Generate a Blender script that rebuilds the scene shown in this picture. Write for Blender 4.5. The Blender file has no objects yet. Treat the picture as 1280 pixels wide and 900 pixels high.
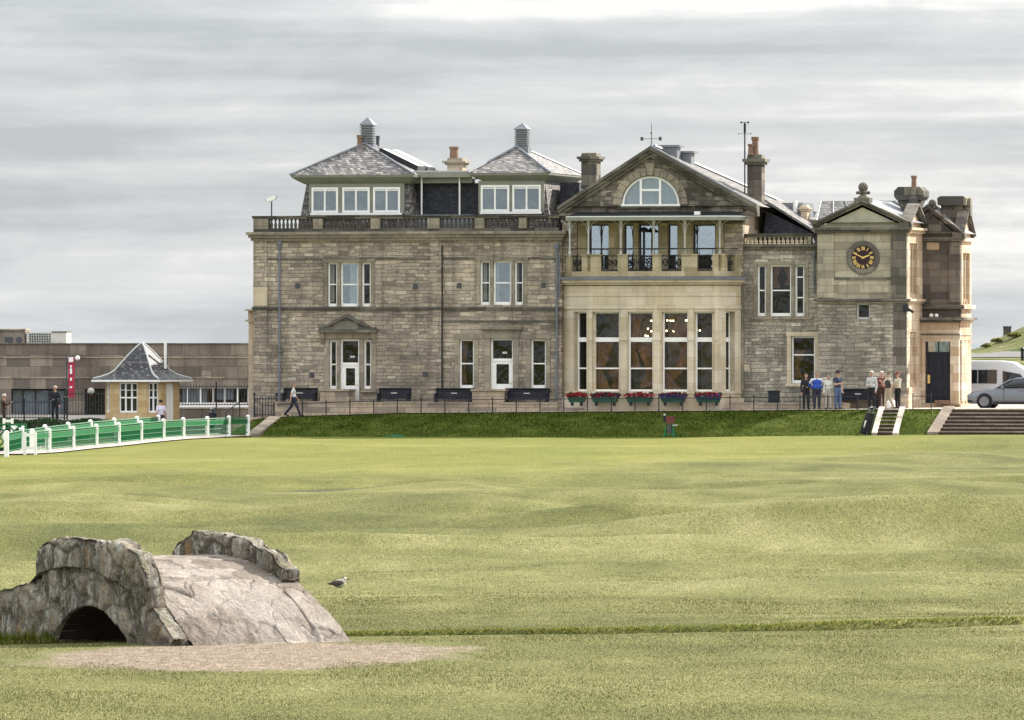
import bpy, math, random
import numpy as np
from mathutils import Vector, Matrix, noise as mnoise
random.seed(7)
rng = np.random.default_rng(11)
SC = bpy.context.scene
COL = SC.collection
R = math.radians

# ------------------------------------------------------------------ camera
F = 9000.0            # focal length in photograph pixels (1280 wide)
EYE = 4.5             # height of the lens above the lawn
HOR = 426.0           # horizon row in the photograph
cam_d = bpy.data.cameras.new('camera')
cam_d.sensor_width = 36.0
cam_d.lens = 36.0 * F / 1280.0
cam_d.shift_y = -(450.0 - HOR) / 1280.0
cam_d.clip_start = 1.0
cam_d.clip_end = 20000.0
cam = bpy.data.objects.new('camera', cam_d)
cam.location = (0, 0, EYE)
cam.rotation_euler = (R(90), 0, 0)
COL.objects.link(cam)
SC.camera = cam

# ------------------------------------------------------------------ world and sun
SUN_AZ, SUN_EL = 48.0, 33.5
W = bpy.data.worlds.new('World')
SC.world = W
W.use_nodes = True
nt = W.node_tree
nt.nodes.clear()
def wn(t, **k):
    n = nt.nodes.new(t)
    for a, b in k.items(): setattr(n, a, b)
    return n
wo = wn('ShaderNodeOutputWorld'); bg = wn('ShaderNodeBackground')
bg.inputs['Strength'].default_value = 0.085
sky = wn('ShaderNodeTexSky'); sky.sky_type = 'NISHITA'; sky.sun_disc = False
sky.sun_elevation = R(SUN_EL); sky.sun_rotation = R(SUN_AZ)
tc = wn('ShaderNodeTexCoord')
def wnoise(sx, sz, detail, rough, off, dist=0.0):
    mp = wn('ShaderNodeMapping')
    mp.inputs['Scale'].default_value = (sx, sx, sz)
    mp.inputs['Location'].default_value = (off, off * .7, off * .31)
    nt.links.new(tc.outputs['Generated'], mp.inputs['Vector'])
    n = wn('ShaderNodeTexNoise')
    n.inputs['Scale'].default_value = 1.0
    n.inputs['Detail'].default_value = detail
    n.inputs['Roughness'].default_value = rough
    n.inputs['Distortion'].default_value = dist
    nt.links.new(mp.outputs['Vector'], n.inputs['Vector'])
    return n.outputs['Fac']
def wmath(op, a, b):
    n = wn('ShaderNodeMath', operation=op)
    for i, x in enumerate((a, b)):
        if isinstance(x, (int, float)): n.inputs[i].default_value = x
        else: nt.links.new(x, n.inputs[i])
    return n.outputs[0]
streak = wnoise(6, 170, 4, .5, 3.7)          # long stratus bands low over the sea
broad = wnoise(7, 46, 5, .5, 1.2, .1)
fluff = wnoise(26, 110, 10, .66, 9.1, .35)
s = wmath('ADD', wmath('MULTIPLY', streak, .56), wmath('MULTIPLY', broad, .34))
s = wmath('ADD', s, wmath('MULTIPLY', fluff, .36))
sep0 = wn('ShaderNodeSeparateXYZ'); nt.links.new(tc.outputs['Generated'], sep0.inputs[0])
s = wmath('ADD', s, wmath('MINIMUM', wmath('MAXIMUM', wmath('MULTIPLY', wmath('MULTIPLY', sep0.outputs[0], sep0.outputs[2]), 18.0), -.015), .035))   # the cloud sheet breaks towards the right
s = wmath('SUBTRACT', s, .062)
ramp = wn('ShaderNodeValToRGB')
nt.links.new(s, ramp.inputs['Fac'])
e = ramp.color_ramp.elements
e[0].position = .47; e[0].color = (2.75, 2.93, 3.15, 1)
e[1].position = .68; e[1].color = (5.1, 5.12, 5.1, 1)
m1 = ramp.color_ramp.elements.new(.54); m1.color = (3.35, 3.52, 3.7, 1)
m2 = ramp.color_ramp.elements.new(.62); m2.color = (4.0, 4.1, 4.2, 1)
mixw = wn('ShaderNodeMix', data_type='RGBA')
mixw.inputs['Factor'].default_value = .93
nt.links.new(sky.outputs['Color'], mixw.inputs['A'])
# an overcast sky is about three times as bright overhead as at the horizon, and brighter away from the cloud bank ahead
sepw = wn('ShaderNodeSeparateXYZ'); nt.links.new(tc.outputs['Generated'], sepw.inputs[0])
ele = wmath('MAXIMUM', sepw.outputs[2], 0.0)
lum = wmath('ADD', 1.0, wmath('MULTIPLY', ele, 2.0))
lum = wmath('ADD', lum, wmath('MULTIPLY', wmath('MAXIMUM', wmath('SUBTRACT', .022, ele), 0.0), 7.0))      # paler air low over the sea
lum = wmath('MULTIPLY', lum, wmath('ADD', 1.0, wmath('MULTIPLY', wmath('MAXIMUM', wmath('MULTIPLY', sepw.outputs[1], -1.0), 0.0), .45)))
sclw = wn('ShaderNodeVectorMath', operation='SCALE')
nt.links.new(ramp.outputs['Color'], sclw.inputs[0]); nt.links.new(lum, sclw.inputs['Scale'])
nt.links.new(sclw.outputs[0], mixw.inputs['B'])
nt.links.new(mixw.outputs['Result'], bg.inputs['Color'])
nt.links.new(bg.outputs['Background'], wo.inputs['Surface'])

sun_d = bpy.data.lights.new('sun', 'SUN')
sun_d.energy = 5.0
sun_d.angle = R(.53)
sun_d.color = (1.0, .94, .85)
sun = bpy.data.objects.new('sun', sun_d)
sd = Vector((math.sin(R(SUN_AZ)) * math.cos(R(SUN_EL)), math.cos(R(SUN_AZ)) * math.cos(R(SUN_EL)), math.sin(R(SUN_EL))))
sun.rotation_euler = sd.to_track_quat('Z', 'Y').to_euler()
sun.location = (60, 60, 80)
COL.objects.link(sun)

vs = SC.view_settings
vs.view_transform = 'Standard'
vs.look = 'None'
vs.exposure = 1.05
vs.gamma = 1.0
vs.use_curve_mapping = False

# ------------------------------------------------------------------ frames
YAW = R(14.0)
CY, SY = math.cos(YAW), math.sin(YAW)
OY = 346.0            # clubhouse front, straight ahead of the lens
def U(px, v=0.0):     # column of the photograph -> metres along the clubhouse front, at depth v
    q = px - 640.0
    return (q * (OY + v * CY) - F * v * SY) / (F * CY + q * SY)
def Zl(py, u=0.0, v=0.0):
    return EYE - (py - HOR) * (OY - u * SY + v * CY) / F
def L2W(u, v): return (u * CY + v * SY, OY - u * SY + v * CY)
def at(px, py, Y): return ((px - 640.0) * Y / F, Y, EYE - (py - HOR) * Y / F)
def gY(py, z=0.0): return (EYE - z) * F / (py - HOR)

class Fr:             # a wall plane: a runs along it, d goes into the building
    def __init__(s, o=(0, 0), d=(1, 0)):
        s.o = o
        l = math.hypot(*d); s.d = (d[0] / l, d[1] / l)
    def p(s, a, d, z):
        return (s.o[0] + a * s.d[0] - d * s.d[1], s.o[1] + a * s.d[1] + d * s.d[0], z)
F0 = Fr()

# ------------------------------------------------------------------ mesh builder
class MB:
    def __init__(s): s.V = []; s.Fc = []
    def add(s, v, f):
        n = len(s.V); s.V += [tuple(x) for x in v]
        s.Fc += [tuple(i + n for i in q) for q in f]
        return s
    def box(s, fr, a0, a1, d0, d1, z0, z1, tp=0.0):
        p = fr.p
        v = [p(a0, d0, z0), p(a1, d0, z0), p(a1, d1, z0), p(a0, d1, z0),
             p(a0 + tp, d0 + tp, z1), p(a1 - tp, d0 + tp, z1), p(a1 - tp, d1 - tp, z1), p(a0 + tp, d1 - tp, z1)]
        return s.add(v, [(0, 3, 2, 1), (4, 5, 6, 7), (0, 1, 5, 4), (1, 2, 6, 5), (2, 3, 7, 6), (3, 0, 4, 7)])
    def prism(s, fr, poly, d0, d1):           # polygon (a,z) pushed through depth
        n = len(poly)
        v = [fr.p(a, d0, z) for a, z in poly] + [fr.p(a, d1, z) for a, z in poly]
        f = [tuple(range(n)), tuple(range(2 * n - 1, n - 1, -1))]
        f += [(i, n + i, n + (i + 1) % n, (i + 1) % n) for i in range(n)]
        return s.add(v, f)
    def slab(s, poly, z0, z1):                # plan polygon (x,y)
        n = len(poly)
        v = [(x, y, z0) for x, y in poly] + [(x, y, z1) for x, y in poly]
        f = [tuple(range(n - 1, -1, -1)), tuple(range(n, 2 * n))]
        f += [(i, (i + 1) % n, n + (i + 1) % n, n + i) for i in range(n)]
        return s.add(v, f)
    def tube(s, p0, p1, r0, r1=None, n=8):
        r1 = r0 if r1 is None else r1
        p0, p1 = Vector(p0), Vector(p1)
        ax = (p1 - p0)
        if ax.length < 1e-6: return s
        ax.normalize()
        t = Vector((0, 0, 1)) if abs(ax.z) < .9 else Vector((1, 0, 0))
        e1 = ax.cross(t).normalized(); e2 = ax.cross(e1)
        v = []
        for q, r in ((p0, r0), (p1, r1)):
            for i in range(n):
                w = 2 * math.pi * i / n
                v.append(q + e1 * (r * math.cos(w)) + e2 * (r * math.sin(w)))
        f = [(i, (i + 1) % n, n + (i + 1) % n, n + i) for i in range(n)]
        f += [tuple(range(n - 1, -1, -1)), tuple(range(n, 2 * n))]
        return s.add(v, f)
    def lathe(s, prof, c=(0, 0, 0), n=12, ax='z', sx=1.0, sy=1.0):
        v = []; m = len(prof)
        for r, h in prof:
            for i in range(n):
                w = 2 * math.pi * i / n
                x, y = r * math.cos(w) * sx, r * math.sin(w) * sy
                if ax == 'z': q = (x, y, h)
                elif ax == 'y': q = (x, h, y)
                else: q = (h, x, y)
                v.append((c[0] + q[0], c[1] + q[1], c[2] + q[2]))
        f = []
        for j in range(m - 1):
            for i in range(n):
                f.append((j * n + i, j * n + (i + 1) % n, (j + 1) * n + (i + 1) % n, (j + 1) * n + i))
        f += [tuple(range(n - 1, -1, -1)), tuple(range((m - 1) * n, m * n))]
        return s.add(v, f)
    def ball(s, c, r, n=10, m=7, sq=(1, 1, 1)):
        v = []; f = []
        for j in range(m + 1):
            th = math.pi * j / m
            for i in range(n):
                w = 2 * math.pi * i / n
                v.append((c[0] + r * sq[0] * math.sin(th) * math.cos(w), c[1] + r * sq[1] * math.sin(th) * math.sin(w), c[2] - r * sq[2] * math.cos(th)))
        for j in range(m):
            for i in range(n):
                f.append((j * n + i, j * n + (i + 1) % n, (j + 1) * n + (i + 1) % n, (j + 1) * n + i))
        return s.add(v, f)
    def wall(s, fr, a0, a1, z0, z1, ops=(), d=0.0, th=.35):
        xs = sorted({a0, a1, *[o[0] for o in ops], *[o[1] for o in ops]})
        zs = sorted({z0, z1, *[o[2] for o in ops], *[o[3] for o in ops]})
        def hole(a, z): return any(o[0] < a < o[1] and o[2] < z < o[3] for o in ops)
        p = fr.p
        for i in range(len(xs) - 1):
            for j in range(len(zs) - 1):
                if hole((xs[i] + xs[i + 1]) / 2, (zs[j] + zs[j + 1]) / 2): continue
                s.add([p(xs[i], d, zs[j]), p(xs[i + 1], d, zs[j]), p(xs[i + 1], d, zs[j + 1]), p(xs[i], d, zs[j + 1])], [(0, 1, 2, 3)])
        for a, b, c, e in list(ops):
            q = [(a, c), (a, e), (b, e), (b, c)]
            for k in range(4):
                (x0, y0), (x1, y1) = q[k], q[(k + 1) % 4]
                s.add([p(x0, d, y0), p(x1, d, y1), p(x1, d + th, y1), p(x0, d + th, y0)], [(0, 1, 2, 3)])
        for (x0, y0), (x1, y1) in (((a0, z0), (a0, z1)), ((a0, z1), (a1, z1)), ((a1, z1), (a1, z0))):
            s.add([p(x0, d, y0), p(x1, d, y1), p(x1, d + th, y1), p(x0, d + th, y0)], [(3, 2, 1, 0)])
        return s
    def build(s, name, m, parent=None, smooth=False, fix=True):
        me = bpy.data.meshes.new(name)
        me.from_pydata(s.V, [], s.Fc)
        if fix:
            import bmesh
            b = bmesh.new(); b.from_mesh(me)
            bmesh.ops.recalc_face_normals(b, faces=b.faces)
            b.to_mesh(me); b.free()
        ms = m if isinstance(m, (list, tuple)) else [m]
        for x in ms: me.materials.append(x)
        if smooth: me.polygons.foreach_set('use_smooth', [True] * len(me.polygons))
        o = bpy.data.objects.new(name, me)
        COL.objects.link(o)
        if parent: o.parent = parent
        return o
def tag(o, label=None, cat=None, group=None, kind=None):
    if label: o['label'] = label
    if cat: o['category'] = cat
    if group: o['group'] = group
    if kind: o['kind'] = kind
    return o
def thing(name, loc, rz, label, cat, group=None):
    o = bpy.data.objects.new(name, None)
    o.empty_display_size = .3
    COL.objects.link(o)
    o.location = loc; o.rotation_euler = (0, 0, rz)
    return tag(o, label, cat, group)
def copy_tree(o, parent=None):
    c = o.copy(); COL.objects.link(c)
    if parent: c.parent = parent
    for ch in [x for x in KIDS.get(o.name, o.children)]:
        copy_tree(ch, c)
    return c
KIDS = {}

# ------------------------------------------------------------------ materials
class NG:
    def __init__(s, name):
        s.m = bpy.data.materials.new(name); s.m.use_nodes = True
        s.t = s.m.node_tree; s.t.nodes.clear()
        s.out = s.n('ShaderNodeOutputMaterial'); s.b = s.n('ShaderNodeBsdfPrincipled')
        s.l(s.b.outputs[0], s.out.inputs['Surface'])
        s.c = s.n('ShaderNodeTexCoord').outputs['Object']
    def n(s, t, **k):
        q = s.t.nodes.new(t)
        for a, b in k.items(): setattr(q, a, b)
        return q
    def l(s, a, b): s.t.links.new(a, b)
    def set(s, sock, x):
        if isinstance(x, (int, float)): sock.default_value = x
        elif isinstance(x, (tuple, list)): sock.default_value = (*x, 1) if len(x) == 3 and sock.type == 'RGBA' else x
        else: s.l(x, sock)
    def map(s, sc, loc=(0, 0, 0), vec=None):
        q = s.n('ShaderNodeMapping'); q.inputs['Scale'].default_value = sc if isinstance(sc, tuple) else (sc,) * 3
        q.inputs['Location'].default_value = loc
        s.l(vec or s.c, q.inputs['Vector']); return q.outputs[0]
    def noise(s, sc=1.0, det=4, ro=.55, loc=(0, 0, 0), dist=0.0, vec=None):
        q = s.n('ShaderNodeTexNoise'); q.inputs['Scale'].default_value = 1
        q.inputs['Detail'].default_value = det; q.inputs['Roughness'].default_value = ro; q.inputs['Distortion'].default_value = dist
        s.l(s.map(sc, loc, vec), q.inputs['Vector']); return q.outputs['Fac']
    def math(s, op, a, b=0.0, clamp=False):
        q = s.n('ShaderNodeMath', operation=op); q.use_clamp = clamp
        s.set(q.inputs[0], a); s.set(q.inputs[1], b); return q.outputs[0]
    def ramp(s, f, stops, interp='LINEAR'):
        q = s.n('ShaderNodeValToRGB'); s.l(f, q.inputs['Fac']); q.color_ramp.interpolation = interp
        el = q.color_ramp.elements
        while len(el) < len(stops): el.new(.5)
        for x, (p, c) in zip(el, stops):
            x.position = p; x.color = (c, c, c, 1) if isinstance(c, (int, float)) else (*c, 1)
        return q.outputs['Color']
    def mix(s, f, a, b, mode='MIX'):
        q = s.n('ShaderNodeMix', data_type='RGBA'); q.blend_type = mode
        s.set(q.inputs['Factor'], f); s.set(q.inputs['A'], a); s.set(q.inputs['B'], b); return q.outputs['Result']
    def bump(s, h, st=.5, dist=.02, nrm=None):
        q = s.n('ShaderNodeBump'); q.inputs['Strength'].default_value = st; q.inputs['Distance'].default_value = dist
        s.l(h, q.inputs['Height'])
        if nrm: s.l(nrm, q.inputs['Normal'])
        return q.outputs[0]
    def fin(s, col, rough=.8, nrm=None, metal=0.0, spec=.3):
        s.set(s.b.inputs['Base Color'], col); s.set(s.b.inputs['Roughness'], rough)
        s.b.inputs['Metallic'].default_value = metal
        s.b.inputs['Specular IOR Level'].default_value = spec
        if nrm: s.l(nrm, s.b.inputs['Normal'])
        return s.m

def plain(name, col, rough=.6, metal=0.0, var=.18, sc=6.0, spec=.3):
    g = NG(name)
    f = g.noise(sc, 5, .6)
    lo = tuple(c * (1 - var) for c in col); hi = tuple(min(1, c * (1 + var)) for c in col)
    return g.fin(g.ramp(f, [(.3, lo), (.7, hi)]), rough, None, metal, spec)

def stone(name, pal, bw=.62, rh=.23, mortar=(.16, .14, .12), msz=.012, wob=.05, stain=(.07, .065, .055), stain_amt=.5, streak=.4, big=None, rough=.9, bump=.5, fine=.25):
    g = NG(name)
    sep = g.n('ShaderNodeSeparateXYZ'); g.l(g.c, sep.inputs[0])
    w1 = g.noise((.9, .9, 2.2), 3, .6); w2 = g.noise((.7, .7, .7), 3, .6, (5, 3, 1))
    x = g.math('ADD', sep.outputs[0], sep.outputs[1])
    x = g.math('ADD', x, g.math('MULTIPLY', g.math('SUBTRACT', w1, .5), wob * 5))
    z = g.math('ADD', sep.outputs[2], g.math('MULTIPLY', g.math('SUBTRACT', w2, .5), wob * 1.6))
    cv = g.n('ShaderNodeCombineXYZ'); g.l(x, cv.inputs[0]); g.l(z, cv.inputs[1])
    def brick(bw, rh, off, sq):
        q = g.n('ShaderNodeTexBrick'); q.offset = off; q.squash = sq; q.squash_frequency = 3
        q.inputs['Scale'].default_value = 1; q.inputs['Brick Width'].default_value = bw; q.inputs['Row Height'].default_value = rh
        q.inputs['Mortar Size'].default_value = msz; q.inputs['Mortar Smooth'].default_value = .4
        q.inputs['Color1'].default_value = (0, 0, 0, 1); q.inputs['Color2'].default_value = (1, 1, 1, 1); q.inputs['Mortar'].default_value = (.5, .5, .5, 1)
        g.l(cv.outputs[0], q.inputs['Vector']); return q
    b1 = brick(bw, rh, .5, .7)
    fac, mor = b1.outputs['Color'], b1.outputs['Fac']
    if big:
        b2 = brick(big[0], big[1], .37, 1.4)
        msk = g.ramp(g.noise((.5, .5, .9), 2, .5, (8, 2, 4)), [(.47, 0), (.53, 1)])
        fac = g.mix(msk, fac, b2.outputs['Color']); mor = g.mix(msk, mor, b2.outputs['Fac'])
    fac = g.math('ADD', g.math('MULTIPLY', fac, .82), g.math('MULTIPLY', g.noise(2.5, 6, .7), .18))
    n = len(pal)
    col = g.ramp(fac, [((i + .5) / n, c) for i, c in enumerate(pal)])
    fn = g.noise(14, 6, .7)
    col = g.mix(fine, col, g.ramp(fn, [(.3, .25), (.7, .95)]), 'OVERLAY')
    col = g.mix(g.math('MULTIPLY', mor, .75), col, mortar)
    st = g.ramp(g.noise((.28, .28, .4), 6, .65, (2, 9, 3), .6), [(.42, 0), (.68, 1)])
    col = g.mix(g.math('MULTIPLY', st, stain_amt), col, stain, 'MIX')
    sk = g.ramp(g.noise((2.6, 2.6, .16), 5, .65, (1, 4, 7)), [(.5, 0), (.72, 1)])
    col = g.mix(g.math('MULTIPLY', sk, streak), col, stain, 'MIX')
    h = g.math('ADD', g.math('MULTIPLY', g.math('SUBTRACT', 1.0, mor), .6), g.math('MULTIPLY', fn, .8))
    return g.fin(col, rough, g.bump(h, bump, .03), 0, .2)

def slate(name, a, b, c, rh=.105, bw=.17, rough=.55):
    g = NG(name)
    sep = g.n('ShaderNodeSeparateXYZ'); g.l(g.c, sep.inputs[0])
    x = g.math('ADD', sep.outputs[0], g.math('MULTIPLY', sep.outputs[1], .93))
    z = g.math('ADD', sep.outputs[2], g.math('MULTIPLY', g.noise(1.2, 2, .5), .05))
    cv = g.n('ShaderNodeCombineXYZ'); g.l(x, cv.inputs[0]); g.l(z, cv.inputs[1])
    q = g.n('ShaderNodeTexBrick'); q.inputs['Scale'].default_value = 1; q.inputs['Brick Width'].default_value = bw; q.inputs['Row Height'].default_value = rh
    q.inputs['Mortar Size'].default_value = .012
    q.inputs['Color1'].default_value = (0, 0, 0, 1); q.inputs['Color2'].default_value = (1, 1, 1, 1); q.inputs['Mortar'].default_value = (0, 0, 0, 1)
    g.l(cv.outputs[0], q.inputs['Vector'])
    fac = g.math('ADD', g.math('MULTIPLY', q.outputs['Color'], .6), g.math('MULTIPLY', g.noise(5, 6, .7), .4))
    col = g.ramp(fac, [(.2, a), (.5, b), (.8, c)])
    h = g.math('ADD', g.math('MULTIPLY', q.outputs['Color'], .7), g.math('MULTIPLY', g.noise(9, 5, .7), .8))
    return g.fin(col, rough, g.bump(h, .9, .04), 0, .4)

M = {}
M['rubble'] = stone('rubble_stone', [(.19, .16, .13), (.28, .236, .19), (.345, .293, .236), (.38, .32, .255), (.40, .338, .262), (.44, .36, .27), (.48, .405, .305), (.62, .54, .415)],
                    .46, .165, (.15, .13, .11), .016, .11, (.075, .065, .052), .68, .55, (.62, .21), fine=.7, bump=.9)
M['dressed'] = stone('dressed_stone', [(.24, .205, .16), (.30, .258, .20), (.36, .31, .235)], 1.1, .42, (.12, .105, .085), .01, .01, (.085, .077, .06), .55, .6, fine=.4)
M['cream'] = stone('cream_ashlar', [(.54, .445, .305), (.60, .505, .36), (.65, .555, .41), (.68, .595, .46)], 1.3, .62, (.30, .25, .18), .007, .005, (.17, .145, .11), .32, .3, fine=.22, bump=.25)
M['tower'] = stone('tower_ashlar', [(.27, .238, .18), (.34, .30, .228), (.41, .365, .275), (.47, .42, .32)], 1.15, .34, (.12, .11, .085), .012, .008, (.08, .076, .062), .5, .45, fine=.3, bump=.35)
M['towerrub'] = stone('tower_rubble', [(.20, .18, .15), (.275, .25, .205), (.32, .285, .235), (.35, .315, .255), (.39, .35, .285), (.44, .395, .315), (.60, .55, .44)],
                      .46, .16, (.14, .125, .10), .015, .10, (.075, .068, .053), .66, .5, (.62, .2), fine=.7, bump=.9)
M['towerdark'] = stone('dark_weathered_ashlar', [(.10, .09, .076), (.145, .13, .108), (.20, .18, .148)], .9, .42, (.06, .055, .05), .012, .008, (.045, .043, .04), .5, .5, fine=.35)
M['ochre'] = stone('ochre_balcony_stone', [(.27, .22, .13), (.34, .285, .175), (.41, .345, .22), (.46, .395, .265)], 1.0, .5, (.2, .165, .1), .006, .005, (.13, .11, .07), .5, .5, fine=.4, bump=.3)
M['soot'] = stone('sooty_rubble', [(.08, .072, .06), (.13, .115, .095), (.19, .168, .135), (.25, .22, .18), (.38, .34, .28)], .5, .2, (.09, .08, .065), .016, .09, (.05, .045, .038), .65, .5, (.7, .26), fine=.6, bump=.8)
M['wing'] = stone('brown_ashlar', [(.075, .063, .057), (.11, .092, .08), (.155, .13, .107), (.205, .172, .135)], .9, .36, (.07, .06, .055), .012, .01, (.055, .048, .045), .5, .5, fine=.35)
M['tymp'] = plain('smooth_tympanum', (.40, .375, .285), .9, 0, .18, 1.5)
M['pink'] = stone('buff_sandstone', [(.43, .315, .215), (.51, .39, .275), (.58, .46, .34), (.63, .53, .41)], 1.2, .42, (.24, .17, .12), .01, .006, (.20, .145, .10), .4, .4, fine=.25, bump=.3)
M['black'] = stone('blackened_stone', [(.06, .056, .05), (.10, .093, .08), (.15, .138, .112), (.21, .19, .145)], 1.2, .5, (.05, .047, .042), .008, .01, (.04, .04, .036), .5, .5, fine=.4)
M['museum'] = stone('museum_blocks', [(.145, .122, .104), (.20, .167, .138), (.255, .212, .172), (.31, .26, .205)], 1.25, .62, (.10, .082, .072), .014, .006, (.085, .066, .055), .65, .6, fine=.5)
M['hutwall'] = stone('hut_sandstone', [(.52, .36, .18), (.58, .415, .215), (.62, .46, .26)], .8, .3, (.28, .2, .13), .008, .006, (.24, .17, .1), .35, .25, fine=.2)
M['lowwall'] = stone('plinth_stone', [(.22, .185, .145), (.30, .25, .19), (.38, .315, .235), (.42, .33, .235)], .75, .26, (.15, .125, .10), .014, .03, (.12, .10, .08), .45, .4, fine=.35)
M['slate'] = slate('mossy_slate', (.055, .05, .05), (.155, .142, .135), (.36, .335, .31))
M['slatehut'] = slate('blue_black_slate', (.025, .026, .03), (.06, .06, .066), (.19, .18, .17))
M['slatedark'] = slate('dark_slate', (.016, .017, .024), (.03, .031, .042), (.06, .06, .075), .11, .18)
M['slateroof'] = slate('grey_slate', (.10, .095, .09), (.165, .157, .15), (.25, .24, .23), .12, .2, .85)
M['lead'] = plain('lead_sheet', (.18, .19, .21), .45, .0, .2, 3, .5)
M['fascia'] = plain('grey_green_paint', (.245, .25, .21), .6, 0, .12, 2)
M['white'] = plain('white_paint', (.88, .87, .84), .45, 0, .05, 4)
M['iron'] = plain('black_iron', (.02, .021, .025), .5, 0, .2, 9)
M['pipe'] = plain('blue_grey_pipe', (.16, .17, .20), .5, 0, .2, 3)
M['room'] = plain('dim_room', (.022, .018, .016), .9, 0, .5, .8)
M['refl_drape'] = plain('brown_reflection', (.28, .14, .07), .9, 0, .5, 2.2)  # brown folds that stand in for reflections in the glass
M['net'] = plain('white_net_curtain', (.66, .67, .63), .9, 0, .1, 2)
M['blind'] = plain('cream_blind', (.55, .53, .46), .9, 0, .1, 2)
M['gold'] = plain('gilt', (.72, .52, .18), .4, .2, .15, 8)
M['clockface'] = plain('clock_face_dark', (.035, .012, .02), .5, 0, .1, 5)
M['terracotta'] = plain('terracotta', (.21, .13, .09), .8, 0, .25, 5)
M['navy'] = plain('navy_paint', (.014, .016, .026), .5, 0, .2, 4)
M['plate'] = plain('pale_plate', (.5, .5, .48), .5, 0, .05, 5)
M['vent'] = plain('slate_grey_vent', (.075, .078, .085), .6, 0, .2, 5)

def glass(name, refl, tint=(1, 1, 1), wav=.25):
    g = NG(name)
    g.t.nodes.remove(g.b)
    tr = g.n('ShaderNodeBsdfTransparent'); tr.inputs[0].default_value = (*[.8 * t for t in tint], 1)
    gl = g.n('ShaderNodeBsdfGlossy'); gl.inputs['Roughness'].default_value = .03; gl.inputs['Color'].default_value = (*tint, 1)
    nb = g.bump(g.noise((1.3, 1.3, .8), 3, .5, dist=.8), wav, .06); g.l(nb, gl.inputs['Normal'])
    mx = g.n('ShaderNodeMixShader'); mx.inputs[0].default_value = refl
    g.l(tr.outputs[0], mx.inputs[1]); g.l(gl.outputs[0], mx.inputs[2]); g.l(mx.outputs[0], g.out.inputs['Surface'])
    return g.m
M['glass'] = glass('window_glass', .028)
M['glassmid'] = glass('window_glass_grey', .17, (.9, .97, 1), .05)
M['glasssky'] = glass('window_glass_sky', .36, (.86, .95, 1), .08)
def leafy(name, stops, tr=.5):
    g = NG(name); gi = g.n('ShaderNodeNewGeometry'); g.t.nodes.remove(g.b)
    c = g.ramp(gi.outputs['Random Per Island'], stops)
    d = g.n('ShaderNodeBsdfDiffuse'); t = g.n('ShaderNodeBsdfTranslucent'); mx = g.n('ShaderNodeMixShader'); mx.inputs[0].default_value = tr
    g.l(c, d.inputs[0]); g.l(c, t.inputs[0]); g.l(d.outputs[0], mx.inputs[1]); g.l(t.outputs[0], mx.inputs[2]); g.l(mx.outputs[0], g.out.inputs['Surface'])
    return g.m
def glow(name, col, st):
    g = NG(name); g.b.inputs['Emission Color'].default_value = (*col, 1); g.b.inputs['Emission Strength'].default_value = st
    return g.fin(col, .5)
M['bulb'] = glow('lamp_bulb', (1, .72, .38), 9.0)
# ================================================================== THE GROUND
def sstep(a, b, x):
    t = np.clip((x - a) / (b - a), 0, 1); return t * t * (3 - 2 * t)
_T = rng.random((64, 64))
def vnoise(x, y):
    xi = np.floor(x).astype(int); yi = np.floor(y).astype(int)
    fx = x - xi; fy = y - yi
    fx = fx * fx * fx * (fx * (fx * 6 - 15) + 10); fy = fy * fy * fy * (fy * (fy * 6 - 15) + 10)
    g = lambda i, j: _T[i % 64, j % 64]
    return (g(xi, yi) * (1 - fx) + g(xi + 1, yi) * fx) * (1 - fy) + (g(xi, yi + 1) * (1 - fx) + g(xi + 1, yi + 1) * fx) * fy - .5
def fbm(x, y, o=4):
    r = 0; a = 1.0
    for k in range(o):
        r = r + a * vnoise(x + 17.3 * k, y + 9.1 * k); a *= .5; x = x * 2.03; y = y * 2.03
    return r
BURN = [(-40, 92), (-14, 102.7), (-10.4, 105.3), (-6.35, 108.0), (-4.0, 109.8), (-1.6, 110.4), (1.2, 110.9), (4.2, 112.4), (8.25, 115.2), (15, 120.5), (30, 131), (70, 150)]
def burn_dist(X, Y):
    best = np.full(np.shape(X), 1e9)
    for (x0, y0), (x1, y1) in zip(BURN[:-1], BURN[1:]):
        dx, dy = x1 - x0, y1 - y0
        t = np.clip(((X - x0) * dx + (Y - y0) * dy) / (dx * dx + dy * dy), 0, 1)
        best = np.minimum(best, np.hypot(X - x0 - t * dx, Y - y0 - t * dy))
    return best
# mounds and hollows of the links: (column, row of the photograph, half width m, half depth m, height m)
BUMPS = []
for px, py, sx, sy, a in [(600, 650, 3.6, 3.4, .6), (760, 668, 3.0, 3.0, .38), (1120, 676, 5.5, 3.6, .85), (1290, 668, 4, 3.6, .6), (850, 706, 3.2, 2.8, .42), (1060, 700, 4.5, 2.6, .3),
                          (620, 705, 3.5, 4, .22), (960, 640, 6, 6, .35), (300, 636, 6, 6, .35), (60, 645, 5, 6, .35), (420, 655, 3, 5, .25),
                          (560, 613, 2.0, 5, .30), (130, 614, 3.6, 5, .30), (1120, 616, 4, 5, .30), (700, 622, 6, 6, .22),
                          (1180, 580, 6, 9, .50), (950, 590, 7, 9, .32), (1270, 560, 6, 9, .42), (700, 592, 8, 9, .16), (260, 592, 8, 9, .14),
                          (520, 730, 3, 4, .16), (1000, 745, 4, 4, .22), (1200, 735, 4, 5, .22), (760, 760, 4, 4, .12)]:
    Yb = gY(py); BUMPS.append(((px - 640) * Yb / F, Yb, sx, sy, a))
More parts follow.
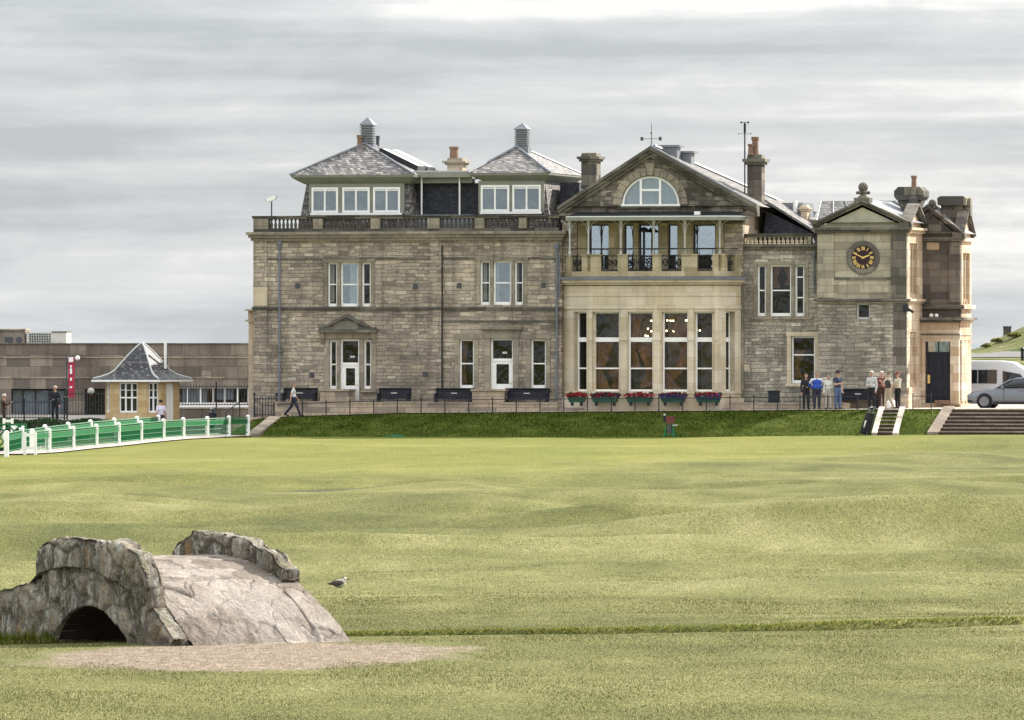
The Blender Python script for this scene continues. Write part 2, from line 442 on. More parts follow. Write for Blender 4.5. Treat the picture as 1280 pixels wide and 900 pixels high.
def H(X, Y):
    X = np.asarray(X, float); Y = np.asarray(Y, float)
    z = np.zeros(np.broadcast(X, Y).shape)
    rough = (1 - .75 * np.exp(-((Y - 212) / 10.0) ** 2)) * sstep(118, 150, Y) * (1 - .75 * sstep(215, 245, Y)) * (1 - sstep(300, 330, Y)) + .16
    z = z + rough * (.42 * fbm(X / 15.0 + 3, Y / 13.0 + 8, 3) + .42 * fbm(X / 15.0 + 1, Y / 4.6 + 4, 3) + .06 * fbm(X / 4.0, Y / 2.4, 2))
    for bx, by, sx, sy, a in BUMPS:
        z = z + .95 * a * np.exp(-((X - bx) / sx) ** 2 - ((Y - by) / (sy * np.where(Y < by, .62, 1.15))) ** 2)
    z = z * (1 - .96 * sstep(-8, -13, X) * sstep(262, 276, Y))
    z = z * (1 - .9 * np.exp(-(((X + 4.5) / 6) ** 2 + ((Y - 107) / 7) ** 2) ** 2)) * (1 - .85 * sstep(318, 334, Y))
    z = z + .2 * sstep(2, 24, X) * sstep(285, 330, Y)                 # the green climbs to the right
    z = z + .5 * sstep(338, 352, Y + X * .249) + np.where(Y > 700, -1.0, 0) # ground round the buildings
    d = burn_dist(X, Y)
    z = z + .045 * np.exp(-((d - 1.5) / .9) ** 2) * (Y > np.interp(X, [p[0] for p in BURN], [p[1] for p in BURN])) * sstep(-2.5, .5, X) * (Y < 200)
    far = Y > np.interp(X, [p[0] for p in BURN], [p[1] for p in BURN])
    trench = 1 - sstep(np.where(far, .36, .42), np.where(far, .82, .60), d)
    z = z - .78 * trench * (Y < 220)
    yl = 219.5 + .045 * X + .6 * np.sin(X * .13)
    z = z + .10 * np.exp(-((Y - yl - 2.6) / .8) ** 2) - .05 * np.exp(-((Y - yl - .9) / .9) ** 2)
    return z
def h(x, y): return float(H(np.array([x]), np.array([y]))[0])

g = NG('links_turf')
sep = g.n('ShaderNodeSeparateXYZ'); g.l(g.c, sep.inputs[0])
n1 = g.noise((.07, .05, .1), 4, .55); n2 = g.noise((.55, .28, 1), 5, .6, (3, 7, 1)); n3 = g.noise((9, 2.2, 9), 5, .75); n4 = g.noise((30, 5, 30), 3, .75, (1, 2, 3))
f = g.math('ADD', g.math('MULTIPLY', n1, .45), g.math('MULTIPLY', n2, .35)); f = g.math('ADD', f, g.math('MULTIPLY', n3, .2))
fair = g.ramp(f, [(.36, (.054, .061, .015)), (.46, (.097, .101, .028)), (.54, (.140, .138, .046)), (.66, (.218, .206, .092))])
green = g.ramp(f, [(.36, (.105, .118, .021)), (.52, (.142, .146, .030)), (.66, (.20, .19, .052))])
# the putting green beyond the lane is finer and yellower
edge = g.math('ADD', sep.outputs[1], g.math('MULTIPLY', g.math('SUBTRACT', n1, .5), 60))
edge = g.math('SUBTRACT', edge, g.math('MULTIPLY', g.math('MAXIMUM', sep.outputs[0], 0.0), 3.2))
mg = g.n('ShaderNodeMapRange'); mg.inputs['From Min'].default_value = 205; mg.inputs['From Max'].default_value = 262; g.l(edge, mg.inputs['Value'])
col = g.mix(mg.outputs[0], fair, green)
# trodden bare patch where walkers come off the bridge
px_ = g.math('ADD', sep.outputs[0], 3.75); py_ = g.math('SUBTRACT', g.math('SUBTRACT', sep.outputs[1], 102.9), g.math('MULTIPLY', px_, .38))
skew = px_
r2 = g.math('SQRT', g.math('ADD', g.math('POWER', g.math('DIVIDE', g.math('ABSOLUTE', skew), 3.35), 2.0), g.math('POWER', g.math('DIVIDE', g.math('ABSOLUTE', py_), 4.9), 2.0)))
r2 = g.math('ADD', r2, g.math('MULTIPLY', g.math('SUBTRACT', g.noise((1.1, .45, 1), 6, .7, (4, 4, 4)), .5), .75))
bare = g.ramp(r2, [(.78, 1), (1.02, 0)])
dirt = g.ramp(g.noise((6, 1.6, 6), 6, .7), [(.3, (.115, .085, .055)), (.5, (.185, .145, .105)), (.7, (.265, .215, .165))])
col = g.mix(bare, col, dirt)
col = g.mix(.7, col, g.ramp(n4, [(.3, .08), (.7, .92)]), 'OVERLAY')
# burn sides: darker wet turf and mud
dep = g.n('ShaderNodeMapRange'); dep.inputs['From Min'].default_value = -.42; dep.inputs['From Max'].default_value = -.60; g.l(sep.outputs[2], dep.inputs['Value'])
col = g.mix(dep.outputs[0], col, (.06, .075, .02))
hb = g.math('ADD', g.math('MULTIPLY', n3, .7), g.math('MULTIPLY', n4, .6))
M['turf'] = g.fin(col, .95, g.bump(hb, .55, .06), 0, .12)

xs = np.concatenate([[-4000, -1500, -600, -250, -120, -80], np.arange(-60, -24, 1.0), np.arange(-24, 24, .22), np.arange(24, 61, 1.0), [80, 120, 250, 600, 1500, 4000]])
ys = np.concatenate([[-4000, -1000, -200, 0, 30, 55, 70], np.arange(78, 102, .22), np.arange(102, 122, .11), np.arange(122, 240, .34), np.arange(240, 356, .45), [360, 365, 372, 380, 395, 420, 460, 520, 600, 690, 720, 1200, 4000, 9000]])
GX, GY = np.meshgrid(xs, ys)
GZ = H(GX, GY)
def grid_obj(name, X, Y, Z, m, smooth=True):
    nr, nc = X.shape
    co = np.stack([X, Y, Z], -1).reshape(-1, 3).astype(np.float32)
    i = np.arange(nr * nc).reshape(nr, nc)
    q = np.stack([i[:-1, :-1], i[:-1, 1:], i[1:, 1:], i[1:, :-1]], -1).reshape(-1, 4).astype(np.int32)
    me = bpy.data.meshes.new(name)
    me.vertices.add(len(co)); me.vertices.foreach_set('co', co.ravel())
    me.loops.add(q.size); me.loops.foreach_set('vertex_index', q.ravel())
    me.polygons.add(len(q)); me.polygons.foreach_set('loop_start', np.arange(0, q.size, 4, dtype=np.int32))
    me.polygons.foreach_set('loop_total', np.full(len(q), 4, np.int32))
    if smooth: me.polygons.foreach_set('use_smooth', np.ones(len(q), bool))
    me.update(); me.validate(); me.materials.append(m)
    o = bpy.data.objects.new(name, me); COL.objects.link(o); return o
ground = tag(grid_obj('ground', GX, GY, GZ, M['turf']), kind='structure')

# the burn's water
g = NG('burn_water')
M['water'] = g.fin((.02, .024, .016), .08, g.bump(g.noise((3, 3, 3), 4, .6), .15, .03), 0, .5)
wm = MB()
L = []; Rr = []
for k, (x, y) in enumerate(BURN):
    a = BURN[max(0, k - 1)]; b = BURN[min(len(BURN) - 1, k + 1)]
    dx, dy = b[0] - a[0], b[1] - a[1]; l = math.hypot(dx, dy)
    L.append((x - dy / l * .6, y + dx / l * .6, -.62)); Rr.append((x + dy / l * .6, y - dx / l * .6, -.62))
n = len(L); wm.add(L + Rr, [(i, i + 1, n + i + 1, n + i) for i in range(n - 1)])
tag(wm.build('water', M['water']), kind='structure')

# short turf blades standing in the nearer ground
def blades(y0, y1, N, hgt, wid, pw):
    Y = y0 + (y1 - y0) * rng.random(N) ** pw
    X = (rng.random(N) * 2 - 1) * (.0755 * Y + 1.0)
    d = burn_dist(X, Y); d = np.where(d > .95, d, 0)
    r = np.sqrt(((X + 3.75) / 3.35) ** 2 + ((Y - 102.9 - .38 * (X + 3.75)) / 4.9) ** 2) + .5 * fbm(X * .9, Y * .4, 3)
    t = ((X + 4.78) * -.6 + (Y - 106.2) * .8); w = ((X + 4.78) * .8 + (Y - 106.2) * .6)
    ok = (d > .86) & ((r > .95) | (rng.random(N) < .05)) & ~((w > -.5) & (w < 3.3) & (t > -.2) & (t < 6.0))
    X, Y = X[ok], Y[ok]; n = len(X); Z = H(X, Y) - .004
    hh = hgt * (.45 + .9 * rng.random(n)) * (1 + .9 * fbm(X * .8, Y * .35, 2)); th = rng.random(n) * np.pi; ww = wid * (.6 + .8 * rng.random(n))
    ux, uy = np.cos(th) * ww, np.sin(th) * ww
    lx, ly = (rng.random(n) - .5) * hh * .9, (rng.random(n) - .5) * hh * .9
    v = np.empty((n, 3, 3), np.float32)
    v[:, 0] = np.stack([X - ux, Y - uy, Z], -1); v[:, 1] = np.stack([X + ux, Y + uy, Z], -1); v[:, 2] = np.stack([X + lx, Y + ly, Z + hh], -1)
    return v.reshape(-1, 3)
bl = np.concatenate([blades(80, 124, 420000, .021, .0055, 1.0), blades(118, 172, 110000, .020, .009, 1.7)])
M['blades'] = leafy('turf_blades', [(0, (.038, .044, .011)), (.35, (.098, .102, .032)), (.7, (.19, .187, .08)), (1, (.44, .41, .25))])
me = bpy.data.meshes.new('grass'); nv = len(bl)
me.vertices.add(nv); me.vertices.foreach_set('co', bl.ravel())
me.loops.add(nv); me.loops.foreach_set('vertex_index', np.arange(nv, dtype=np.int32))
me.polygons.add(nv // 3); me.polygons.foreach_set('loop_start', np.arange(0, nv, 3, dtype=np.int32)); me.polygons.foreach_set('loop_total', np.full(nv // 3, 3, np.int32))
me.update(); me.materials.append(M['blades'])
go = bpy.data.objects.new('grass', me); COL.objects.link(go)
tag(go, 'short pale green turf blades over the fairway', 'grass', kind='stuff')
# longer dark grass on the lip of the burn's far bank
def lip():
    P = []
    for (x0, y0), (x1, y1) in zip(BURN[1:-2], BURN[2:-1]):
        l = math.hypot(x1 - x0, y1 - y0); k = int(l * 520)
        t = rng.random(k); off = .50 + .50 * rng.random(k)
        P.append(np.stack([x0 + (x1 - x0) * t - (y1 - y0) / l * off, y0 + (y1 - y0) * t + (x1 - x0) / l * off], -1))
    P = np.concatenate(P); X, Y = P[:, 0], P[:, 1]
    t = ((X + 4.78) * -.6 + (Y - 106.2) * .8); w = ((X + 4.78) * .8 + (Y - 106.2) * .6)
    ok = ~((w > -.2) & (w < 3.1) & (t > -.2) & (t < 6.0)); X, Y = X[ok], Y[ok]
    n = len(X); Z = H(X, Y) - .01; hh = (.02 + .035 * rng.random(n)) * np.where(X < -6.5, 3.5, 1); th = rng.random(n) * np.pi
    ux, uy = np.cos(th) * .012, np.sin(th) * .012
    v = np.empty((n, 3, 3), np.float32)
    v[:, 0] = np.stack([X - ux, Y - uy, Z], -1); v[:, 1] = np.stack([X + ux, Y + uy, Z], -1)
    v[:, 2] = np.stack([X + (rng.random(n) - .5) * .1, Y + (rng.random(n) - .7) * .1, Z + hh], -1)
    return v.reshape(-1, 3)
bl = lip()
M['lip'] = leafy('burn_grass', [(0, (.06, .085, .008)), (.6, (.135, .155, .025)), (1, (.24, .24, .06))])
me = bpy.data.meshes.new('bank_grass'); nv = len(bl)
me.vertices.add(nv); me.vertices.foreach_set('co', bl.ravel())
me.loops.add(nv); me.loops.foreach_set('vertex_index', np.arange(nv, dtype=np.int32))
me.polygons.add(nv // 3); me.polygons.foreach_set('loop_start', np.arange(0, nv, 3, dtype=np.int32)); me.polygons.foreach_set('loop_total', np.full(nv // 3, 3, np.int32))
me.update(); me.materials.append(M['lip'])
lo = bpy.data.objects.new('bank_grass', me); COL.objects.link(lo)
tag(lo, 'longer dark green grass along the far lip of the burn', 'grass', kind='stuff')

# the lane that crosses the links
g = NG('lane_tarmac')
M['lane'] = g.fin(g.ramp(g.noise((1.2, 1.2, 1), 5, .65), [(.3, (.03, .026, .018)), (.7, (.06, .05, .036))]), .9, g.bump(g.noise(20, 4, .7), .3, .02), 0, .2)
lx = np.arange(-45, 45, .5)
ly = 219.5 + .045 * lx + .6 * np.sin(lx * .13)
LX = np.stack([lx] * 7); LY = np.stack([ly + k * .28 for k in range(7)])
grid = grid_obj('lane', LX, LY, H(LX, LY) + .012, M['lane']); tag(grid, kind='structure')

# ================================================================== THE FOOTBRIDGE
BR0 = (-4.78, 106.2)
def BW(t, w): return (BR0[0] - .6 * t + .8 * w, BR0[1] + .8 * t + .6 * w)
def deckz(t):
    x = (2.75 - t) / 2.85 if t < 2.75 else (t - 2.75) / 2.45
    if x >= 1.06: return -.05
    return 1.19 * (1 - min(1, x) ** 2.35) + .02 - max(0, x - .95) * .5
def n3(x, y, z, s=1.0, o=4): return mnoise.fractal(Vector((x * s, y * s, z * s)), .9, 2.1, o)
g = NG('bridge_rubble')
vor = g.n('ShaderNodeTexVoronoi', feature='DISTANCE_TO_EDGE'); vor.inputs['Scale'].default_value = 1
dist = g.noise(2.2, 4, .6)
mv = g.n('ShaderNodeVectorMath', operation='ADD'); g.l(g.map((3.2, 3.2, 2.6)), mv.inputs[0])
dv = g.n('ShaderNodeCombineXYZ'); dd = g.math('MULTIPLY', g.math('SUBTRACT', dist, .5), 1.3); g.l(dd, dv.inputs[0]); g.l(dd, dv.inputs[2]); g.l(dv.outputs[0], mv.inputs[1]); g.l(mv.outputs[0], vor.inputs['Vector'])
vc = g.n('ShaderNodeTexVoronoi'); vc.inputs['Scale'].default_value = 1; g.l(mv.outputs[0], vc.inputs['Vector'])
vsep = g.n('ShaderNodeSeparateColor'); g.l(vc.outputs['Color'], vsep.inputs[0])
atn = g.n('ShaderNodeAttribute'); atn.attribute_name = 'stone'; asp = g.n('ShaderNodeSeparateColor'); g.l(atn.outputs['Color'], asp.inputs[0])
base = g.ramp(g.math('ADD', g.math('MULTIPLY', asp.outputs[0], .5), g.math('MULTIPLY', g.noise(6, 6, .7), .5)), [(.25, (.085, .072, .055)), (.45, (.155, .13, .10)), (.62, (.22, .185, .135)), (.8, (.30, .25, .18))])
lich = g.ramp(g.noise((5.5, 5.5, 1.5), 8, .78, (3, 1, 2), .9), [(.49, 0), (.57, 1)])
base = g.mix(g.math('MULTIPLY', lich, .8), base, g.ramp(g.noise(9, 3, .6), [(.3, (.30, .29, .25)), (.7, (.54, .53, .46))]))
lich2 = g.ramp(g.noise((11, 11, 1.1), 7, .75, (5, 3, 9), .6), [(.53, 0), (.60, 1)])
base = g.mix(g.math('MULTIPLY', lich2, .7), base, (.36, .345, .295))
moss = g.ramp(g.noise((2.0, 2.0, .9), 6, .65, (8, 4, 1)), [(.54, 0), (.66, 1)])
base = g.mix(g.math('MULTIPLY', moss, .7), base, (.085, .082, .03))
och = g.ramp(g.noise((1.7, 1.7, 1.7), 4, .6, (2, 8, 5)), [(.58, 0), (.68, 1)])
base = g.mix(g.math('MULTIPLY', och, .6), base, (.26, .15, .06))
crk = g.ramp(vor.outputs['Distance'], [(.0, 0), (.06, 1)])
crk = g.math('MAXIMUM', crk, g.ramp(g.noise(1.7, 4, .6, (6, 2, 2)), [(.42, .5), (.60, 1)]))
base = g.mix(crk, (.07, .06, .05), base)
base = g.mix(g.math('MULTIPLY', g.math('SUBTRACT', 1.0, asp.outputs[1]), .6), base, (.12, .105, .085))
base = g.mix(.6, base, g.ramp(g.noise(26, 5, .75), [(.25, .1), (.75, .95)]), 'OVERLAY')
hh = g.math('ADD', g.math('MULTIPLY', crk, .5), g.math('ADD', g.math('MULTIPLY', g.noise(7, 6, .7), 1.0), g.math('MULTIPLY', lich, .12)))
M['bridge'] = g.fin(base, .95, g.bump(hh, .9, .06), 0, .15)

g = NG('flagstones')
atn = g.n('ShaderNodeAttribute'); atn.attribute_name = 'stone'; asp = g.n('ShaderNodeSeparateColor'); g.l(atn.outputs['Color'], asp.inputs[0])
cem = g.ramp(g.noise((.75, .75, .75), 4, .6, (4.4, 1.7, 2)), [(.46, 0), (.58, 1)])
fc = g.math('ADD', g.math('MULTIPLY', asp.outputs[0], .22), g.math('MULTIPLY', g.noise((3, 3, 3), 8, .72), .78))
base = g.ramp(fc, [(.30, (.115, .09, .07)), (.44, (.18, .148, .12)), (.56, (.23, .193, .16)), (.72, (.33, .285, .245))])
joint = g.ramp(g.noise((2.2, 2.2, 2.2), 4, .6, (3, 3, 3)), [(.50, (.075, .058, .046)), (.60, (.34, .31, .27))])
base = g.mix(g.math('MULTIPLY', g.math('SUBTRACT', 1.0, asp.outputs[1]), .8), base, joint)
base = g.mix(g.math('MULTIPLY', cem, .35), base, (.36, .325, .285))
base = g.mix(.5, base, g.ramp(g.noise(24, 5, .75), [(.25, .12), (.75, .9)]), 'OVERLAY')
M['flag'] = g.fin(base, .88, g.bump(g.math('ADD', g.noise(6, 6, .7), g.noise(30, 4, .7)), .6, .03), 0, .2)

bridge = thing('footbridge', (BR0[0], BR0[1], 0), 0, 'old arched rubble stone footbridge with low parapets and worn flagstone deck over the burn', 'bridge')
def BL(t, w): x, y = BW(t, w); return x - BR0[0], y - BR0[1]
def stonewall(name, t0, t1, zb, zt, w0, w1, mat, amp=.05, stp=.03, nz=34, seed=0.0):
    """a rough wall along the bridge: zb/zt give its lower and upper edge at t"""
    nt_ = max(4, int((t1 - t0) / stp)); V = []; Fc = []; STN = []
    ring = []
    prof = []                                      # (w fraction, z fraction) round the section
    for j in range(nz): prof.append((0, j / (nz - 1)))
    for k in range(1, 9): prof.append((k / 9, 1))
    for j in range(nz): prof.append((1, 1 - j / (nz - 1)))
    for k in range(1, 5): prof.append((1 - k / 5, 0))
    m = len(prof)
    for i in range(nt_ + 1):
        t = t0 + (t1 - t0) * i / nt_
        lo, hi = zb(t), zt(t)
        for fw, fz in prof:
            w = w0 + (w1 - w0) * fw; z = lo + (hi - lo) * fz
            e = 1.0
            x, y = BL(t, w)
            nx = n3(x + seed, y, z, 1.6) + .5 * n3(x + seed, y, z, 5.0, 3)
            cell = mnoise.cell(Vector((t * 2.3 + seed, z * 2.9, fw)))
            sgn = -1 if fw < .5 else 1
            sa = t * 2.9 + .25 * n3(t, z, seed, 2.0, 2); sb = z * (2.1 if amp > .04 else 2.8) + .2 * n3(t + 4, z, seed, 2.0, 2)
            ds, ps = mnoise.voronoi(Vector((sa + (0 if fz < 1 else fw), sb, seed * 3.7 + (0 if fw < .5 else 9.5))))
            gap = min(1.0, max(0.0, (ds[1] - ds[0]) / .20)); gap = gap * gap * (3 - 2 * gap)
            rs_ = mnoise.cell(ps[0] * 7.31 + Vector((.5, .5, .5)))
            STN.append((rs_ * .5 + .5, gap))
            d = amp * (.30 * nx + .85 * rs_ + .28 * n3(x + seed, y, z, 11.0, 3)) - .045 * (1 - gap)
            d *= min(1.0, .25 + 1.2 * min(i, nt_ - i) * stp / .18)
            if fz > .93 and 0 < fw < 1: z += amp * .7 * nx
            if fw in (0, 1):
                rnd = max(0, (fz - .90) / .10) ** 2 * .06
                w += sgn * (d - rnd)
            tt = t + (amp * 1.4 * nx if i in (0, nt_) else 0)
            x, y = BL(tt, w); V.append((x, y, z))
    for i in range(nt_):
        for k in range(m):
            a = i * m + k; b = i * m + (k + 1) % m
            Fc.append((a, b, b + m, a + m))
    Fc.append(tuple(range(m - 1, -1, -1))); Fc.append(tuple(nt_ * m + k for k in range(m)))
    mb = MB(); mb.V = V; mb.Fc = Fc
    ob = mb.build(name, mat, bridge, smooth=True)
    at_ = ob.data.color_attributes.new('stone', 'FLOAT_COLOR', 'POINT')
    at_.data.foreach_set('color', np.array([(a, b, 0, 1) for a, b in STN], np.float32).ravel())
    return ob
ARC0, ARC1, ARCZ = 1.14, 3.26, .53
def arch(t):
    if t <= ARC0 or t >= ARC1: return -.8
    x = (t - (ARC0 + ARC1) / 2) / ((ARC1 - ARC0) / 2)
    return -.45 + (ARCZ + .45) * math.sqrt(max(0, 1 - x * x)) ** .9
def ctop(pts, jit, seed):
    def f(t):
        z = np.interp(t, [p[0] for p in pts], [p[1] for p in pts])
        st = mnoise.cell(Vector((math.floor(t * 3.1 + seed) * 1.7, seed, 0)))
        return float(z) + jit * st + jit * .6 * n3(t * 3, seed, 0)
    return f
spz = lambda t: deckz(t) - .02 if t < 3.5 else max(.90 - .17 * (t - 3.5), .55) + .05 * n3(t * 3, 1, 2)
stonewall('spandrel_wall', .02, 7.2, arch, spz, -.30, .08, M['bridge'], .035, .04, 26, 3.0)
stonewall('spandrel_wall', -.05, 6.4, arch, lambda t: deckz(t) - .03, 2.42, 2.78, M['bridge'], .035, .06, 20, 9.0)
capL = [(.58, .84), (.70, 1.12), (.90, 1.34), (1.3, 1.46), (2.1, 1.53), (2.8, 1.52), (3.2, 1.46), (3.55, 1.36)]
stonewall('parapet', .60, 3.55, lambda t: deckz(t) - .10 - .05 * max(0, t - 2.5), ctop(capL, .035, 2.3), -.35, 0.0, M['bridge'], .045, .03, 18, 5.0)
capR = [(.92, .92), (1.02, 1.03), (1.28, 1.12), (1.36, 1.26), (1.7, 1.36), (2.1, 1.48), (2.8, 1.56), (3.5, 1.55), (3.8, 1.46), (3.97, 1.3)]
stonewall('parapet', 1.02, 3.97, lambda t: deckz(t) - .12, ctop(capR, .03, 7.1), 2.42, 2.75, M['bridge'], .045, .03, 18, 1.0)
# deck of worn flags, wider at the foot
nt_, nw = 420, 190
ts = np.linspace(-.42, 5.6, nt_); V = np.zeros((nt_, nw, 3)); SD = np.zeros((nt_ * nw, 4), np.float32); SD[:, 3] = 1
for i, t in enumerate(ts):
    wl = .0; wr = 2.74 + .10 * max(0, 1 - t / .9) ** 1.5 if t < .9 else 2.74
    for j in range(nw):
        fr = j / (nw - 1); w = wl + (wr - wl) * fr
        if t < .1: w += .12 * n3(t * 2, fr * 3, 1.0)
        x, y = BL(t, w)
        big = min(1, max(0, (t - .95) / .3)) if t < 4 else 0          # broad slabs over the crown, cobbles at the foot
        wx, wy = .42 * n3(x, y, 2, 1.4, 3), .42 * n3(x, y, 7, 1.4, 3)
        if big < .5: p_ = Vector((t * 1.9 + wx, w * 1.7 + wy, 3.3))
        else: p_ = Vector((t * 2.3 + wx, w * .62 + wy, 8.1))
        ds, ps = mnoise.voronoi(p_)
        gap = min(1.0, max(0.0, (ds[1] - ds[0]) / (.055 if big < .5 else .03))); gap = gap * gap * (3 - 2 * gap)
        c0 = mnoise.cell(ps[0] * 5.17 + Vector((.5, .5, .5))); c1 = mnoise.cell(ps[0] * 3.31 + Vector((7.5, 1.5, .5))); c2 = mnoise.cell(ps[0] * 4.4 + Vector((2.5, 9.5, .5)))
        rel = p_ - ps[0]
        a_ = .011 if big < .5 else .007
        z = deckz(t) + .025 * n3(x, y, 0, 1.4) + .006 * n3(x, y, 3, 9.0, 3) - (.05 * max(0, n3(x, y, 5, 2.5)) if t < .25 else 0) + a_ * c0 + .016 * (rel.x * c1 + rel.y * c2) * (1 if big < .5 else .4) - (.017 if big < .5 else .012) * (1 - gap) + .03 * math.sin(fr * math.pi) - (.02 if t < -.2 else 0)
        V[i, j] = (x, y, z); SD[i * nw + j, 0] = c0 * .5 + .5; SD[i * nw + j, 1] = gap
dk = grid_obj('deck', V[:, :, 0], V[:, :, 1], V[:, :, 2], M['flag']); dk.parent = bridge
at_ = dk.data.color_attributes.new('stone', 'FLOAT_COLOR', 'POINT'); at_.data.foreach_set('color', SD.ravel())
# fill under the deck so the arch is a vault
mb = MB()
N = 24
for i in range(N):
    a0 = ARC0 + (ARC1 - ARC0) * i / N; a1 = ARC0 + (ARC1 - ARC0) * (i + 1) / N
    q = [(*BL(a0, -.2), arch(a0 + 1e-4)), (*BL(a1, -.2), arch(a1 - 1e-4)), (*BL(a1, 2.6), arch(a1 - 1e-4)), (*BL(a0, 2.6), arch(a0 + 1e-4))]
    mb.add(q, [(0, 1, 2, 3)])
mb.build('vault', plain('shaded_vault_stone', (.035, .026, .02), .9, 0, .5, 4), bridge)  # near-black colour puts the shade under the arch into the stone

# gull-grey bird resting on the turf
x, y, z = at(424, 743, 128.0); z = h(x, y)
bird = thing('bird', (x, y, z), 0, 'small grey and white bird sitting on the fairway right of the bridge', 'bird')
M['feather'] = plain('grey_feathers', (.07, .062, .052), .9, 0, .5, 30)
M['paleF'] = plain('pale_feathers', (.52, .49, .42), .9, 0, .2, 30)
M['beak'] = plain('dark_beak', (.05, .045, .04), .5)
mb = MB(); mb.ball((0, 0, .075), .085, 14, 9, (1.35, .8, .85)); mb.tube((.05, 0, .09), (.085, 0, .15), .06, .042, 10); mb.ball((.09, 0, .158), .042, 10, 7, (1.15, .9, .9)); mb.tube((-.09, 0, .085), (-.19, 0, .06), .035, .012, 8)
mb.build('body', M['paleF'], bird, smooth=True)
for sgn in (-1, 1):
    mb = MB(); mb.ball((-.035, sgn * .05, .085), .075, 12, 7, (1.5, .34, .72)); mb.tube((-.10, sgn * .04, .085), (-.21, sgn * .015, .075), .03, .008, 6); mb.build('wing', M['feather'], bird, smooth=True)
mb = MB(); mb.tube((.125, 0, .156), (.18, 0, .148), .013, .004, 8); mb.build('beak', M['beak'], bird)
mb = MB(); mb.ball((.082, 0, .178), .036, 10, 6, (1.2, .8, .5)); mb.build('crown_patch', M['feather'], bird, smooth=True)
# ================================================================== THE CLUBHOUSE
CL = thing('clubhouse', (0, OY, 0), -YAW, 'grey stone clubhouse with slate roofs, balustrades, bay window with balcony and a clock gable', 'building')
ZT = 1.30      # level of the strip the clubhouse stands on
def zz(py, px=640, v=0.0): return Zl(py, U(px, v), v)

def window(fr, a0, a1, z0, z1, d=.14, rails=(.5,), mull=(), fw=.085, sill=.14, gl='glass', curt=(), par=None, name='window', mat=None, room=1.3, rw=.06, surround=None, refl_drape=()):
    par = par or CL
    mat = mat or M['white']
    mb = MB()
    mb.box(fr, a0, a0 + fw, d, d + .08, z0, z1); mb.box(fr, a1 - fw, a1, d, d + .08, z0, z1)
    mb.box(fr, a0 + fw, a1 - fw, d, d + .08, z1 - fw, z1); mb.box(fr, a0 + fw, a1 - fw, d - .03, d + .08, z0, z0 + sill)
    H_ = z1 - z0
    for r in rails:
        r, w = r if isinstance(r, tuple) else (r, rw)
        zr = z0 + H_ * r; mb.box(fr, a0 + fw, a1 - fw, d - .012, d + .08, zr - w / 2, zr + w / 2)
    for k in mull:
        ak = a0 + (a1 - a0) * k; mb.box(fr, ak - .04, ak + .04, d + .005, d + .078, z0 + sill, z1 - fw)
    w_ = mb.build(name, mat, par)
    mb = MB(); mb.box(fr, a0 + .02, a1 - .02, d + .035, d + .043, z0 + .02, z1 - .02); mb.build('pane', M[gl], w_)
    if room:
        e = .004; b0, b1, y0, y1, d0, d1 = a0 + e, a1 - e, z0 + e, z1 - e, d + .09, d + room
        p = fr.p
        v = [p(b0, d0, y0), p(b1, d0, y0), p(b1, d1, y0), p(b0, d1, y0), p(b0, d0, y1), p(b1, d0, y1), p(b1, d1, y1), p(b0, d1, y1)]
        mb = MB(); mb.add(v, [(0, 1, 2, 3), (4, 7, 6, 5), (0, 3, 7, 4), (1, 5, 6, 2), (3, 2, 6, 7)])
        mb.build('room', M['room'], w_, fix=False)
    for c0, c1, y0, y1, mt in curt:
        n = 28; V = []; wA = a1 - a0
        for i in range(n + 1):
            a = a0 + fw + (wA - 2 * fw) * (c0 + (c1 - c0) * i / n)
            dd = d + .17 + .025 * math.sin(i * 1.9) + .012 * math.sin(i * .7)
            for zf in (y0, y1): V.append(fr.p(a, dd, z0 + H_ * zf))
        mb = MB(); mb.add(V, [(2 * i, 2 * i + 2, 2 * i + 3, 2 * i + 1) for i in range(n)])
        mb.build('curtain', M[mt], w_, smooth=True, fix=False)  # also builds the museum's blue sheets that imitate reflected sky
    for sgn, y0, y1, wide in refl_drape:         # draped sheet standing in for brown reflections: wide on top, gathered, flaring below
        n, m = 16, 12; V = []
        for j in range(m + 1):
            f = j / m; zf = y0 + (y1 - y0) * f
            wd = wide * (.34 + .66 * (abs(f - .38) / .62) ** .8)
            for i in range(n + 1):
                q = i / n; x = (q * wd) if sgn > 0 else 1 - q * wd
                V.append(fr.p(a0 + fw + (a1 - a0 - 2 * fw) * x, d + .22 + .03 * math.sin(q * 19 + f * 2), z0 + H_ * zf))
        mb = MB(); mb.add(V, [(j * (n + 1) + i, j * (n + 1) + i + 1, (j + 1) * (n + 1) + i + 1, (j + 1) * (n + 1) + i) for j in range(m) for i in range(n)])
        mb.build('refl_drape', M['refl_drape'], w_, smooth=True, fix=False)
    if surround:
        t, pr, mt = surround
        mb = MB()
        mb.box(fr, a0 - t, a0 - .002, -pr, .1, z0 - .02, z1 + .002); mb.box(fr, a1 + .002, a1 + t, -pr, .1, z0 - .02, z1 + .002)
        mb.box(fr, a0 - t - .03, a1 + t + .03, -pr - .02, .1, z1 + .004, z1 + t); mb.box(fr, a0 - t - .05, a1 + t + .05, -pr - .06, .12, z0 - .15, z0 - .022)
        mb.build('surround', M[mt], w_)
    return w_
def op(px0, px1, py0, py1, v=0.0, base=0.0):
    """opening (a0,a1,z0,z1) in the plane at depth v, read from the photograph's elevation"""
    um = U((px0 + px1) / 2, v)
    return (U(px0, v) - base, U(px1, v) - base, Zl(py1, um, v), Zl(py0, um, v))
